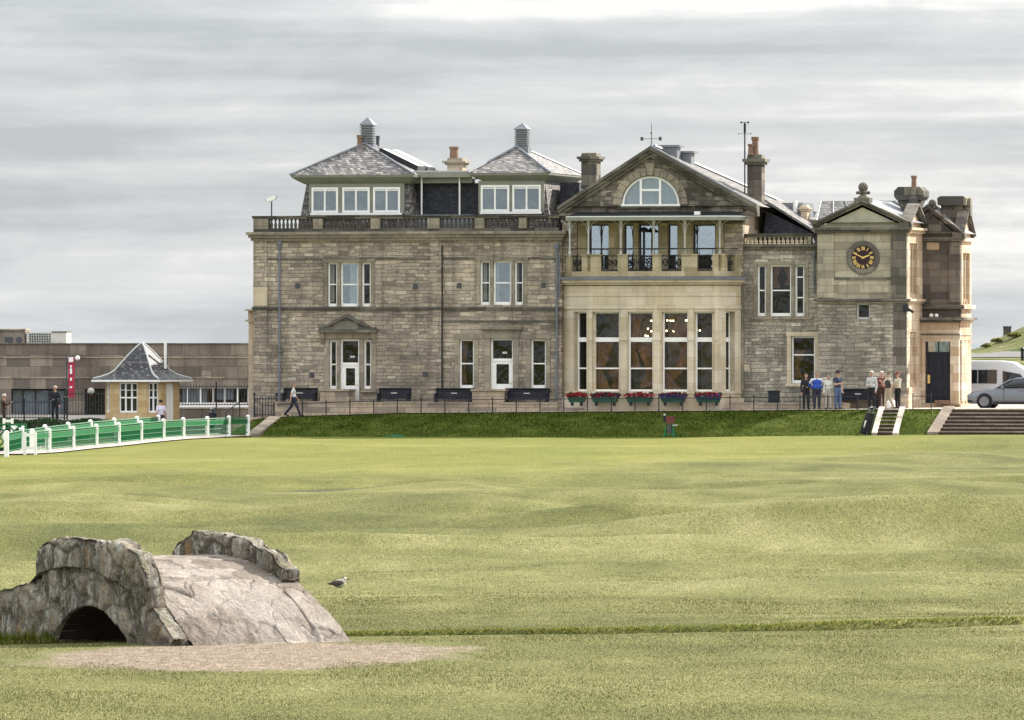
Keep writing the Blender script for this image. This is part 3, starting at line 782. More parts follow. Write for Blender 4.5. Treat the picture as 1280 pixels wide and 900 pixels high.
def cornice(name, fr, a0, a1, z0, z1, proj, d1=.2, mat='dressed', steps=3, ends=True):
    mb = MB()
    for k in range(steps):
        pz0 = z0 + (z1 - z0) * k / steps; pz1 = z0 + (z1 - z0) * (k + 1) / steps
        pr = proj * ((k + 1) / steps) ** .8; e = pr if ends else 0
        mb.box(fr, a0 - e, a1 + e, -pr, d1, pz0, pz1)
    return mb.build(name, M[mat], CL)
Fv = lambda v, u=0.0: Fr((u, v), (1, 0))

# ---------------------------------------------------------------- west block
uL, uR = U(317.5), U(702)
zc0, zc1 = zz(299, 500), zz(292, 500)     # cornice
WIN = []
def tri(l, v=0.0): return [op(*q, v) for q in l]
up1 = tri([(409.5, 421.5, 328, 383), (425.5, 448, 328, 383), (452, 463.5, 328, 383)])
up2 = tri([(600, 612.5, 326, 381), (616.5, 639, 326, 381), (643, 654, 326, 381)])
dn1 = tri([(411.5, 421, 425, 486), (425, 449, 424, 501), (454.5, 464, 425, 486)])
dn2 = tri([(574, 592.5, 424, 485), (613, 641.5, 423, 487), (663.5, 682.5, 424, 485)])
mb = MB().wall(F0, uL, uR, .4, zc1, up1 + up2 + dn1 + dn2)
fw_ = mb.build('wall', M['rubble'], CL)
mb = MB(); FW = Fr((uL, .351), (0, 1))
mb.box(F0, uL, uL + .35, .352, 13, .4, zc1); mb.box(F0, uL + .352, 18, 12.6, 13, .4, zc1)
mb.build('wall', M['rubble'], CL)
mb = MB().box(F0, uL + .05, uR, .352, 12.9, zc1 - .25, zc1 - .03); mb.build('flat_roof', M['lead'], CL)
for k, o in enumerate(up1):
    window(F0, *o, curt=[[(0, .55, .1, 1, 'net')], [(.42, 1, .08, 1, 'net')], []][k], gl='glassmid' if k == 1 else 'glass')
for k, o in enumerate(up2):
    window(F0, *o, curt=[[(0, .6, .1, 1, 'net')], [(0, .18, .08, 1, 'net'), (.86, 1, .08, 1, 'net')], [(0, .25, .1, 1, 'net')]][k], gl=['glass', 'glassmid', 'glass'][k])
window(F0, *dn1[0]); window(F0, *dn1[2])
window(F0, *dn2[0], surround=(.22, .05, 'dressed'), refl_drape=[(1, .1, .95, .5)]); window(F0, *dn2[2], surround=(.22, .05, 'dressed'))
def glazed_door(o, zsplit, zlow):
    a0, a1, z0, z1 = o
    mb = MB(); d = .14; fw = .09
    mb.box(F0, a0, a0 + fw, d, d + .1, z0, z1); mb.box(F0, a1 - fw, a1, d, d + .1, z0, z1); mb.box(F0, a0 + fw, a1 - fw, d, d + .1, z1 - fw, z1)
    mb.box(F0, a0 + fw, a1 - fw, d - .01, d + .1, zsplit - .07, zsplit + .07)
    mb.box(F0, a0 + fw, a0 + fw + .16, d + .02, d + .09, z0, zsplit - .07); mb.box(F0, a1 - fw - .16, a1 - fw, d + .02, d + .09, z0, zsplit - .07)
    mb.box(F0, a0 + fw + .16, a1 - fw - .16, d + .02, d + .09, zsplit - .2, zsplit - .07); mb.box(F0, a0 + fw + .16, a1 - fw - .16, d + .02, d + .09, z0, zlow)
    w_ = mb.build('door', M['white'], CL)
    mb = MB().box(F0, a0 + .03, a1 - .03, d + .05, d + .058, zlow - .04, zsplit - .1); mb.build('pane', M['glass'], w_)
    mb = MB().box(F0, a0 + .03, a1 - .03, d + .05, d + .058, zsplit, z1 - .03); mb.build('transom_pane', M['glass'], w_)
    am = (a0 + a1) / 2; mb = MB().box(F0, am - .02, am + .22, d + .03, d + .048, zsplit + .3, zsplit + .40); mb.build('notice_plate', M['plate'], w_)
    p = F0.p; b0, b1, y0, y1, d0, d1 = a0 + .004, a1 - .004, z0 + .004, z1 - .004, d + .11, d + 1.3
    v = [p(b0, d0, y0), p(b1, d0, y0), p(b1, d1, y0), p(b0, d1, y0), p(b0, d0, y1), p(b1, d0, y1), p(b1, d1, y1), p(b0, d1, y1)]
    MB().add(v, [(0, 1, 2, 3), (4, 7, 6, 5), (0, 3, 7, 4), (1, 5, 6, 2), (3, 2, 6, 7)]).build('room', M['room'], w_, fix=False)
    MB().lathe([(.0, 0), (.035, .01), (.035, .05), (.0, .06)], (a1 - fw - .08, d - .06, zlow + .05), 8, 'y').build('door_knob', M['gold'], w_)
glazed_door(dn1[1], zz(455, 436), zz(482, 436)); glazed_door(dn2[1], zz(450, 627), zz(480, 627))

# mouldings of the west block
def strip(name, px0, px1, py0, py1, pr, mat='dressed', v=0.0, d1=.1):
    a0, a1, z0, z1 = op(px0, px1, py0, py1, v)
    return MB().box(Fv(v), a0, a1, -pr, d1, z0, z1).build(name, M[mat], CL)
cornice('cornice', F0, uL, uR - .05, zc0 - .06, zc1 + .1, .32, .3, 'dressed')
cornice('string_course', F0, uL, uR - .02, zz(388, 500), zz(383.5, 500), .10, .1, 'towerdark', 2)
MB().box(F0, uL - .03, uR - .02, -.05, .1, zz(324, 500), zz(321.5, 500)).build('string_course', M['towerdark'], CL)
MB().box(F0, U(553), uR - .02, -.05, .1, zz(403, 600), zz(400.5, 600)).build('string_course', M['towerdark'], CL)
MB().box(F0, uL - .06, U(400), -.10, .1, .45, zz(486, 360)).build('base_course', M['rubble'], CL)
for a, b in ((317, 334), (536, 552)):     # corner strips
    strip('quoin_strip', a, b, 299, 383.6, .06, 'rubble'); strip('quoin_strip', a, b, 388, 486, .06, 'rubble')
strip('quoin_strip', 317.3, 334.5, 359, 382, .075, 'cream')
strip('quoin_strip', 686, 699, 325, 383.6, .06, 'rubble')
for l in (up1, up2):                       # dressed mullions and head of the triple lights
    mb = MB(); za, zb = l[0][2], l[0][3]
    mb.box(F0, l[0][1] + .002, l[1][0] - .002, -.04, .2, za, zb); mb.box(F0, l[1][1] + .002, l[2][0] - .002, -.04, .2, za, zb)
    mb.box(F0, l[0][0] - .2, l[0][0] - .002, -.04, .2, za, zb); mb.box(F0, l[2][1] + .002, l[2][1] + .2, -.04, .2, za, zb)
    mb.box(F0, l[0][0] - .24, l[2][1] + .24, -.06, .2, zb + .002, zb + .17)
    mb.build('window_surround', M['dressed'], CL)
l = dn1; mb = MB(); za, zb = l[0][2], l[0][3]
mb.box(F0, l[0][1] + .002, l[1][0] - .002, -.04, .2, za, zb); mb.box(F0, l[1][1] + .002, l[2][0] - .002, -.04, .2, za, zb)
mb.box(F0, l[0][0] - .25, l[0][0] - .002, -.05, .2, za - .1, zb); mb.box(F0, l[2][1] + .002, l[2][1] + .25, -.05, .2, za - .1, zb)
mb.box(F0, l[0][0] - .3, l[2][1] + .3, -.07, .2, zb + .06, zz(415, 436))
mb.box(F0, l[2][0] - .1, l[2][1] + .28, -.16, .1, za - .16, za - .02)
mb.build('window_surround', M['dressed'], CL)
ph = MB(); a0, a1 = U(399), U(473); zb = zz(415.5, 436); zt = zz(396, 436); am = (U(403) + U(468)) / 2
ph.box(F0, a0, a1, -.42, .1, zb, zb + .14); ph.box(F0, a0 + .08, a1 - .08, -.34, .1, zb + .14, zb + .26)
ph.prism(F0, [(am - 1.0, zb + .262), (am + 1.0, zb + .262), (am, zt)], -.28, .1)
ph.prism(F0, [(am - 1.15, zb + .28), (am - .98, zb + .262), (am, zt - .02), (am + .98, zb + .262), (am + 1.15, zb + .28), (am, zt + .16)], -.40, .1)
ph.build('pediment_hood', M['towerdark'], CL)
for px in (404, 468):
    a = U(px); MB().prism(Fr((a - .1, 0), (0, 1)), [(-.3, zb - .01), (.1, zb - .01), (.1, zb - .62), (-.06, zb - .55)], -.2, 0).build('bracket', M['dressed'], CL)
# door hood of the second door
o = dn2[1]; mb = MB(); za, zb = o[2], o[3]
mb.box(F0, o[0] - .28, o[0] - .002, -.07, .2, za, zb); mb.box(F0, o[1] + .002, o[1] + .28, -.07, .2, za, zb); mb.box(F0, o[0] - .32, o[1] + .32, -.09, .2, zb + .002, zb + .22)
mb.box(F0, o[0] - .36, o[1] + .36, -.05, .1, zb + .22, zb + .42); mb.box(F0, o[0] - .45, o[1] + .45, -.20, .1, zb + .42, zb + .56)
mb.build('door_surround', M['dressed'], CL)
for px, py in ((372, 357.5), (519.5, 358), (574, 357), (679.5, 356.5), (390, 469), (531.5, 467.5)):
    a, z = U(px), zz(py, px); mb = MB().box(F0, a - .12, a + .12, -.02, .02, z - .12, z + .12)
    for k in range(4): mb.box(F0, a - .10, a + .10, -.03, -.021, z - .09 + k * .055, z - .065 + k * .055)
    mb.build('wall_vent', M['vent'], CL)
def downpipe(px, py0, py1, v=-.02, r=.055, hopper=True, mat='pipe'):
    u = U(px, v); mb = MB(); zt, zb = Zl(py0, u, v), Zl(py1, u, v)
    mb.tube((u, v - r - .03, zb), (u, v - r - .03, zt), r, n=8)
    if hopper: mb.lathe([(r, -.25), (r * 2.4, .0), (r * 2.6, .16), (r * 2.2, .17)], (u, v - r - .03, zt), 8)
    z = zb + .8
    while z < zt - .4: mb.lathe([(r, 0), (r * 1.35, .01), (r * 1.35, .07), (r, .08)], (u, v - r - .03, z), 8); z += 1.5
    mb.build('downpipe', M[mat], CL)
downpipe(350, 306, 500); downpipe(553.2, 306, 498, mat='iron', r=.035, hopper=False); downpipe(696.5, 309, 500); downpipe(699.5, 318, 372, r=.04, hopper=False)
# doorstep blocks
for px0, px1 in ((402, 437.5), (592, 632)):
    a0, a1 = U(px0, -1), U(px1, -1)
    mb = MB().box(Fv(-1.3), a0, a1, 0, 1.25, ZT - .3, zz(489, px0, -1)); mb.box(Fv(-1.3), a0 - .06, a1 + .06, -.06, 1.28, zz(489, px0, -1) + .003, zz(486.5, px0, -1)); mb.build('doorstep_wall', M['lowwall'], CL)

# west porch seen in profile
pp = Fr((uL - .42, .5), (1, 0))
mb = MB(); zt = zz(388, 318)
mb.box(pp, 0, .40, 0, 1.4, .4, zt - .55); mb.build('porch_wall', M['pink'], CL)
mb = MB(); mb.box(pp, -.12, .41, -.12, 1.5, zt - .545, zt - .45); mb.box(pp, -.02, .405, 0, 1.4, zt - .449, zt - .02); mb.box(pp, -.14, .41, -.14, 1.55, zt - .018, zt + .06); mb.build('porch_cornice', M['pink'], CL)

# balustrade of the west block
vb = .25
def lathe_mesh(name, prof, n, m):
    mb = MB().lathe(prof, (0, 0, 0), n)
    o = mb.build(name, m, None, smooth=False); me = o.data; bpy.data.objects.remove(o); return me
BH = zz(275.2, 500, vb) - zz(285.5, 500, vb)
bal_me = lathe_mesh('baluster', [(.085, 0), (.085, .05), (.05, .07), (.075, BH * .28), (.075, BH * .42), (.038, BH * .72), (.05, BH * .86), (.08, BH * .9), (.08, BH)], 8, M['black'])
bal_me2 = lathe_mesh('baluster', [(.085, 0), (.085, .05), (.05, .07), (.08, BH * .30), (.08, BH * .42), (.038, BH * .72), (.05, BH * .86), (.08, BH * .9), (.08, BH)], 8, M['cream'])
def balustrade(px0, px1, v, secs, peds, pyt, pyb, pym, mats, pitch=.205, bm=None):
    um = U((px0 + px1) / 2, v)
    fr = Fv(v); zt0, zt1 = Zl(pyt + 2.6, um, v), Zl(pyt, um, v); zb0, zb1 = Zl(pyb, um, v), Zl(pym, um, v)
    mb = MB(); a0, a1 = U(px0, v), U(px1, v)
    mb.box(fr, a0 - .05, a1 + .05, -.2, .2, zt0, zt1); mb.box(fr, a0 - .08, a1 + .08, -.24, .24, zt1 + .002, zt1 + .05)
    mb.box(fr, a0, a1, -.17, .17, zb0, zb1)
    root = mb.build('balustrade', M[mats], CL)
    for p0, p1 in peds:
        MB().box(fr, U(p0, v), U(p1, v), -.21, .21, zb1 - .02, zt0).build('pedestal', M['dressed' if mats == 'black' else mats], root)
    for p0, p1 in secs:
        b0, b1 = U(p0, v), U(p1, v); n = max(2, round((b1 - b0) / pitch)); sp = (b1 - b0) / n
        for k in range(n):
            o = bpy.data.objects.new('baluster', bm or bal_me); COL.objects.link(o); o.parent = root; o.location = (b0 + sp * (k + .5), v, zb1 + .001)
            sc = (zt0 - zb1) / BH; o.scale = (1, 1, sc)
balustrade(318, 699, vb, [(337, 392), (405, 464), (477, 535), (551, 594), (607, 649), (660, 697)],
           [(318, 336.5), (392.5, 404.5), (464.5, 476.5), (535.5, 550.5), (594.5, 606.5), (649.5, 659.5)], 270.5, 294, 285.5, 'black')

# ---------------------------------------------------------------- attic storey with two pavilions
def tube_vent(u, v, z0, z1, z2, w=.33):
    mb = MB(); fr = Fv(v, u)
    mb.box(fr, -w * 1.15, w * 1.15, -w * 1.15, w * 1.15, z0 - .8, z0 + .12)
    n = 8; s_ = (z1 - z0 - .12) / n
    for k in range(n):
        za = z0 + .12 + k * s_
        mb.box(fr, -w * .8, w * .8, -w * .8, w * .8, za, za + s_ * .55); mb.box(fr, -w, w, -w, w, za + s_ * .55, za + s_)
    mb.add([fr.p(-w * 1.1, -w * 1.1, z1), fr.p(w * 1.1, -w * 1.1, z1), fr.p(w * 1.1, w * 1.1, z1), fr.p(-w * 1.1, w * 1.1, z1), fr.p(0, 0, z2)], [(0, 3, 2, 1), (0, 1, 4), (1, 2, 4), (2, 3, 4), (3, 0, 4)])
    return mb.build('louvred_vent', M['lead'], ATT)
va = 1.2
zA0 = zc1 - .06
ATT = None
def pavilion(pxl, pxr, wpx, lights, apx, apy, eave_y0, eave_y1, wy0, wy1, depth=6.2):
    global ATT
    ue0, ue1 = U(pxl, va - .55), U(pxr, va - .55)
    ztop, zbot = zz(eave_y0, (pxl + pxr) / 2, va), zz(eave_y1, (pxl + pxr) / 2, va)
    w0, w1 = ue0 + .62, ue1 - .42
    v0, v1 = va, va + depth
    # mansard body: battered slate walls
    mb = MB(); bt = .42; zm = zbot
    V = [(w0 - bt, v0 - .1, zA0), (w1 + bt, v0 - .1, zA0), (w1 + bt, v1 + .2, zA0), (w0 - bt, v1 + .2, zA0), (w0, v0 + .16, zm), (w1, v0 + .16, zm), (w1, v1, zm), (w0, v1, zm)]
    mb.add(V, [(0, 3, 2, 1), (4, 5, 6, 7), (0, 1, 5, 4), (1, 2, 6, 5), (2, 3, 7, 6), (3, 0, 4, 7)])
    b = mb.build('mansard', M['slate'], CL)
    # window box standing out of the slope
    fr = Fv(v0 - .22); a0, a1 = U(wpx[0], v0 - .2), U(wpx[1], v0 - .2); z0, z1 = zz(wy1, wpx[0], v0), zz(wy0, wpx[0], v0)
    MB().box(fr, a0 - .1, a1 + .1, .10, .5, z0 - .05, zbot - .02).build('dormer_case', M['fascia'], CL)
    edges = [U(p, v0 - .2) for p in lights]
    for k in range(len(lights) // 2):
        window(fr, edges[2 * k], edges[2 * k + 1], z0, z1, d=.0, rails=((.88, .05),), mull=(.5,), fw=.095, sill=.12, gl='glassmid', room=0, curt=[])
        MB().box(fr, edges[2 * k] + .07, edges[2 * k + 1] - .07, .07, .085, z0 + .1, z0 + (z1 - z0) * .86).build('blind', M['vent'], CL)
        MB().box(fr, edges[2 * k] + .07, edges[2 * k + 1] - .07, .066, .0845, z0 + (z1 - z0) * .865, z1 - .07).build('blind', M['blind'], CL)
    MB().box(fr, a0, a1, -.02, .1, z0 - .1, z0 - .003).build('window_sill', M['white'], CL)
    # coved eaves
    mb = MB()
    E0 = [(w0 - .05, v0 - .05), (w1 + .05, v0 - .05), (w1 + .05, v1 + .05), (w0 - .05, v1 + .05)]
    E1 = [(ue0, v0 - .55), (ue1, v0 - .55), (ue1, v1 + .5), (ue0, v1 + .5)]
    zk = [zbot - .04, zbot + .10, ztop - .1, ztop]; P = [0, .45, .95, 1.0]; V = []
    for z, q in zip(zk, P):
        for (x0, y0), (x1, y1) in zip(E0, E1): V.append((x0 + (x1 - x0) * q, y0 + (y1 - y0) * q, z))
    Fc = [(3, 2, 1, 0), (12, 13, 14, 15)]
    for j in range(3):
        for i in range(4): Fc.append((j * 4 + i, j * 4 + (i + 1) % 4, (j + 1) * 4 + (i + 1) % 4, (j + 1) * 4 + i))
    mb.add(V, Fc).build('eaves', M['fascia'], CL)
    # hipped slate roof
    um, vm = (ue0 + ue1) / 2, (v0 - .55 + v1 + .5) / 2
    um = U(apx, vm); za = zz(apy, apx, vm)
    q = .35
    V = [(ue0 - .02, v0 - .57, ztop + .003), (ue1 + .02, v0 - .57, ztop + .003), (ue1 + .02, v1 + .52, ztop + .003), (ue0 - .02, v1 + .52, ztop + .003), (um, vm - q, za), (um, vm + q, za)]
    rf = MB().add(V, [(0, 3, 2, 1), (0, 1, 4), (1, 2, 5, 4), (2, 3, 5), (3, 0, 4, 5)]).build('roof', M['slate'], CL)
    mb = MB()
    for i in (0, 1): mb.tube(Vector(V[i]) + Vector((0, 0, .03)), Vector(V[4]) + Vector((0, 0, .03)), .06, n=6)
    for i in (2, 3): mb.tube(Vector(V[i]) + Vector((0, 0, .03)), Vector(V[5]) + Vector((0, 0, .03)), .06, n=6)
    mb.tube(Vector(V[4]) + Vector((0, 0, .03)), Vector(V[5]) + Vector((0, 0, .03)), .08, n=6)
    mb.build('hip_lead', M['lead'], rf)
    ATT = rf
    return rf, um, vm, za
r1, um, vm, za = pavilion(363, 517, (388, 502), (389.5, 422.5, 428, 462, 466.5, 500), 458, 180, 219, 229, 234.5, 266.5)
tube_vent(um + .08, vm, za - .15, zz(156, 461, vm), zz(146, 461, vm))
def pot(u, v, z0, z1, r=.13, mat='terracotta', par=None):
    return MB().lathe([(r * 1.1, 0), (r, .08), (r * .9, (z1 - z0) * .8), (r * 1.15, (z1 - z0) * .84), (r * 1.15, z1 - z0), (r * .8, z1 - z0)], (u, v, z0), 10).build('chimney_pot', M[mat], par or CL)
pot(U(449.5, vm - .5), vm - .5, za - .45, zz(169, 450, vm), .13, par=r1)
pot(U(472, vm + 1), vm + 1, za - .5, zz(169, 472, vm), .1, 'vent', par=r1)
# rooflights on the west pavilion's lit slope
e1 = U(517, va - .55)
sl = lambda q, s_: (um + (e1 - um) * q, vm - 2.2 + s_, za + (zz(219, 440, va) - za) * q)
for s0, wdt in ((.9, 1.5), (2.7, 1.5)):
    A, B = sl(.28, s0), sl(.86, s0); C_, D = sl(.86, s0 + wdt), sl(.28, s0 + wdt); up = .22
    V = [A, B, C_, D] + [(x + .1, y, z + up) for x, y, z in (A, B, C_, D)]
    rl = MB().add(V, [(0, 3, 2, 1), (4, 5, 6, 7), (0, 1, 5, 4), (1, 2, 6, 5), (2, 3, 7, 6), (3, 0, 4, 7)]).build('rooflight', M['iron'], r1)
    ins = lambda P, cx: tuple(P[i] + (cx[i] - P[i]) * .09 for i in range(3)); cx = tuple(sum(p[i] for p in V[4:]) / 4 for i in range(3))
    Q = [ins(p, cx) for p in V[4:]]
    MB().add([(x + .005, y, z + .015) for x, y, z in Q], [(0, 1, 2, 3)]).build('rooflight_glass', M['plate'], r1, fix=False)
r2, um2, vm2, za2 = pavilion(586, 687, (600, 677), (601, 636.5, 640.5, 676), 648, 184, 216.5, 225.5, 231.5, 265)
tube_vent(um2 + .2, vm2, za2 - .1, zz(161.5, 655, vm2), zz(153.5, 655, vm2))
# recessed slate link between them
vl = va + 1.3
u0, u1 = U(514, vl), U(600, vl)
MB().box(Fv(vl), u0, u1, 0, 4, zA0, zz(229, 560, vl)).build('mansard', M['slatedark'], CL)
mb = MB(); mb.box(Fv(vl), u0, u1 - .3, -.7, 4.2, zz(222, 560, vl), zz(215, 560, vl)); mb.box(Fv(vl), u0, u1 - .3, -.4, .2, zz(229, 560, vl), zz(222, 560, vl) - .002); mb.build('eaves', M['fascia'], CL)
MB().box(Fv(vl), u0, u1 - .3, -.6, 4.1, zz(215, 560, vl) + .002, zz(213.6, 560, vl)).build('flat_roof', M['plate'], CL)
MB().box(Fv(vl - .9), u0 + .1, u1 - .1, 0, .9, zA0, zz(268.5, 560, vl)).build('ledge', M['lead'], CL)
for px in (527, 574.5):
    u = U(px, vl - .5); MB().tube((u, vl - .5, zA0), (u, vl - .5, zz(222, px, vl)), .045).build('post', M['white'], CL)
def chimney(name, px0, px1, v, py_top, py_bot, dep, mat, capw=.16, caph=.3, capmat=None, pots=()):
    u0, u1 = U(px0, v), U(px1, v); um_ = (u0 + u1) / 2; zt, zb = Zl(py_top, um_, v), Zl(py_bot, um_, v)
    fr = Fv(v)
    c = MB().box(fr, u0, u1, 0, dep, zb, zt - caph).build(name, M[mat], CL)
    mb = MB(); mb.box(fr, u0 - capw * .5, u1 + capw * .5, -capw * .5, dep + capw * .5, zt - caph + .002, zt - caph * .72)
    mb.box(fr, u0 - capw, u1 + capw, -capw, dep + capw, zt - caph * .718, zt - caph * .42)
    mb.box(fr, u0 - capw * .1, u1 + capw * .1, -capw * .1, dep + capw * .1, zt - caph * .418, zt, tp=.04); mb.build('chimney_cap', M[capmat or mat], c)
    for px, pyt, r in pots: pot(U(px, v + dep / 2), v + dep / 2, zt - .02, Zl(pyt, um_, v), r, par=c)
    return c
chimney('chimney', 559, 578, 7.5, 197.5, 216, .8, 'pink', .2, .34, 'dressed', [(567.5, 183, .22)])
# the east wall behind the east pavilion, with its small windows
MB().box(Fv(3), U(700, 3), U(724, 3), 0, 3, zA0, zz(228, 712, 3)).build('mansard', M['slatedark'], CL)
# ---------------------------------------------------------------- gabled centre
vg = .4
gu0, gu1 = U(703, vg), U(929, vg)
zgb = zz(270, 812, vg)
bw = [op(p0, p1, 281, 336, vg) for p0, p1 in ((737, 761), (780.5, 792), (799, 823), (835.5, 847), (867, 894))]
gw = [op(p0, p1, 388, 490, vg) for p0, p1 in ((742, 774), (786, 815), (828, 858), (869, 893))]
mb = MB().wall(Fv(vg), gu0, gu1, .4, zgb, bw, 0, .35); mb.build('wall', M['dressed'], CL)
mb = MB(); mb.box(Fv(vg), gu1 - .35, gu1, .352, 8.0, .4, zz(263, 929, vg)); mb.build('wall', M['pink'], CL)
for k, o in enumerate(bw): window(Fv(vg), *o, d=.16, rails=(), fw=.05, sill=.06, gl='glasssky', mat=M['navy'], room=.9)
mb = MB()
for k, (p0, p1) in enumerate(((723, 734), (761.5, 779.5), (792.5, 798.5), (823.5, 835), (847.5, 866.5), (895, 905))):
    mb.box(Fv(vg), U(p0, vg), U(p1, vg), -.12, .05, zz(337, p0, vg), zz(279, p0, vg))
mb.build('pilaster', M['ochre'], CL)
MB().box(Fv(vg), gu0 + .02, U(722, vg), -.1, .05, zz(340, 710, vg), zz(279, 710, vg)).build('quoin_strip', M['rubble'], CL)
MB().box(Fv(vg), U(906, vg), gu1, -.1, .05, zz(340, 910, vg), zz(279, 910, vg)).build('quoin_strip', M['rubble'], CL)
# gable with half-round window
FG = Fv(vg - .05)
gx0, gx1, gz = U(697, vg - .4), U(946, vg - .4), zz(264.5, 812, vg)
ga = U(812, vg - .4); gzt = zz(187.5, 812, vg)
lun = (U(777.5, vg), U(849.5, vg), zz(256, 812, vg), zz(220, 812, vg))
lc, lr = (lun[0] + lun[1]) / 2, (lun[1] - lun[0]) / 2; lz = lun[2]; lh = lun[3] - lun[2]
def roofz(a):
    return gz + .08 + (gzt - gz - .25) * (1 - abs(a - ga) / ((gx1 - gx0) / 2))
mb = MB(); n = 60
A = np.linspace(gu0, gu1, n + 1)
A = sorted(set(list(A) + [lc - lr, lc + lr] + list(lc + lr * np.cos(np.linspace(0, math.pi, 33)))))
def lunz(a):
    q = 1 - ((a - lc) / lr) ** 2
    return lz + lh * math.sqrt(max(0, q))
for x0, x1 in zip(A[:-1], A[1:]):
    t0, t1 = roofz(x0), roofz(x1)
    inside = lc - lr - 1e-6 <= x0 and x1 <= lc + lr + 1e-6
    if inside:
        b0, b1 = lunz(x0), lunz(x1)
        mb.add([FG.p(x0, 0, zgb + .002), FG.p(x1, 0, zgb + .002), FG.p(x1, 0, lz), FG.p(x0, 0, lz)], [(0, 1, 2, 3)])
        mb.add([FG.p(x0, 0, b0), FG.p(x1, 0, b1), FG.p(x1, .3, b1), FG.p(x0, .3, b0)], [(3, 2, 1, 0)])
        mb.add([FG.p(x0, 0, lz), FG.p(x1, 0, lz), FG.p(x1, .3, lz), FG.p(x0, .3, lz)], [(0, 1, 2, 3)])
    else: b0 = b1 = zgb + .002
    mb.add([FG.p(x0, 0, b0), FG.p(x1, 0, b1), FG.p(x1, 0, t1), FG.p(x0, 0, t0)], [(0, 1, 2, 3)])
mb.build('gable_wall', M['soot'], CL, fix=False)
# half-round frame
def arcpoly(r, hh_, z, n=28): return [(lc + r * math.cos(math.pi * i / n), z + hh_ * math.sin(math.pi * i / n)) for i in range(n + 1)]
mb = MB()
o_, i_ = arcpoly(lr, lh, lz), arcpoly(lr - .10, lh - .10, lz)
for k in range(28):
    mb.prism(FG, [o_[k], o_[k + 1], i_[k + 1], i_[k]], .06, .14)
mb.box(FG, lc - lr - .05, lc + lr + .05, -.04, .15, lz - .12, lz + .03)
for px in (801, 825):
    a = U(px, vg); mb.box(FG, a - .055, a + .055, .055, .138, lz + .03, lunz(a) - .05)
mb.box(FG, U(801, vg) + .055, U(825, vg) - .055, .05, .135, lz + .66, lz + .76)
lw = mb.build('lunette_window', M['white'], CL)
MB().prism(FG, arcpoly(lr - .02, lh - .02, lz + .01), .155, .16).build('pane', M['glassmid'], lw)
V = []; n = 70
for i in range(n + 1):
    a = lc - lr + .06 + (2 * lr - .12) * i / n; d = .26 + .018 * math.sin(i * 1.3)
    V += [FG.p(a, d, lz + .01), FG.p(a, d, lunz(a) - .02)]
MB().add(V, [(2 * i, 2 * i + 2, 2 * i + 3, 2 * i + 1) for i in range(n)]).build('curtain', M['blind'], lw, smooth=True, fix=False)
# voussoirs round it
mb = MB(); o1, o2 = arcpoly(lr + .03, lh + .03, lz, 15), arcpoly(lr + .42, lh + .40, lz, 15)
for k in range(15):
    if k == 7: mb.prism(FG, [(lc - .12, lz + lh + .03), (lc + .12, lz + lh + .03), (lc + .22, lz + lh + .62), (lc - .22, lz + lh + .62)], -.12, .02); continue
    f = lambda P, Q, t: (P[0] + (Q[0] - P[0]) * t, P[1] + (Q[1] - P[1]) * t)
    mb.prism(FG, [f(o1[k], o1[k + 1], .04), f(o1[k], o1[k + 1], .96), f(o2[k], o2[k + 1], .96), f(o2[k], o2[k + 1], .04)], -.05, .02)
mb.build('voussoirs', M['dressed'], CL)
# raking cornice, entablature and roof
mb = MB(); th = .34
for dd, pr, t0, t1 in ((0, .42, .0, .16), (0, .30, -.16, .0), (0, .16, -.34, -.16)):
    for sgn in (-1, 1):
        xe = gx0 if sgn < 0 else gx1
        if sgn > 0 and False: pass
        sh = (abs(xe - ga)) and 0
        poly = [(xe, gz + .1 + t0), (ga, gzt + t0), (ga, gzt + t1), (xe, gz + .1 + t1)]
        mb.prism(FG, poly if sgn < 0 else poly[::-1], -pr, .3)
mb.build('raking_cornice', M['towerdark'], CL)
mb = MB(); mb.box(Fv(vg), gu0 - .05, gu1 + .05, -.14, .1, zgb - .30, zgb); mb.box(Fv(vg), gx0 + .1, gx1 - .1, -.40, .1, zgb + .002, zgb + .13); mb.build('cornice', M['towerdark'], CL)
vB = 12.0
V = [(gx0, vg - .35, gz + .262), (gx1, vg - .35, gz + .262), (gx1, vB, gz + .05), (gx0, vB, gz + .05), (ga, vg - .35, gzt + .165), (ga, vg + .6, gzt + .165)]
groof = MB().add(V, [(0, 3, 2, 1), (1, 2, 5, 4), (2, 3, 5), (3, 0, 4, 5)]).build('roof', M['slateroof'], CL)
mb = MB()
mb.tube((V[5][0], V[5][1], V[5][2] + .04), (V[2][0], V[2][1], V[2][2] + .04), .09, n=6); mb.tube((V[4][0], V[4][1], V[4][2] + .03), (V[1][0], V[1][1], V[1][2] + .03), .06, n=6)
mb.build('hip_lead', M['lead'], groof)
def onhip(px, dv=0):      # point on the back-right hip at a column of the photograph
    P, Q = Vector(V[5]), Vector(V[2])
    for k in range(200):
        q = P.lerp(Q, k / 200)
        if 640 + F * (q.x * CY + q.y * SY) / (OY - q.x * SY + q.y * CY) >= px: return q
for px, w in ((836, .75), (854, .65)):
    q = onhip(px); fr = Fv(q.y, q.x)
    mb = MB(); mb.box(fr, -.3 - w * .2, .45, -.3, .5, q.z - .5, q.z + .30); mb.box(fr, -.45 - w * .2, .6, -.4, .6, q.z + .302, q.z + .40); mb.build('roof_vent', M['lead'], groof)
# skylight strips in the lit slope
chimney('chimney', 726.5, 745.5, 2.2, 191, 236, .9, 'black', .18, .42, 'black')
cR = chimney('chimney', 934, 952, 3.3, 193, 258, .75, 'wing', .2, .5, 'black')
pot(U(944, 3.6), 3.6, zz(194, 944, 3.5), zz(171, 944, 3.5), .17, par=cR); pot(U(940, 3.6), 3.3, zz(194, 944, 3.5), zz(180, 944, 3.5), .13, par=cR)
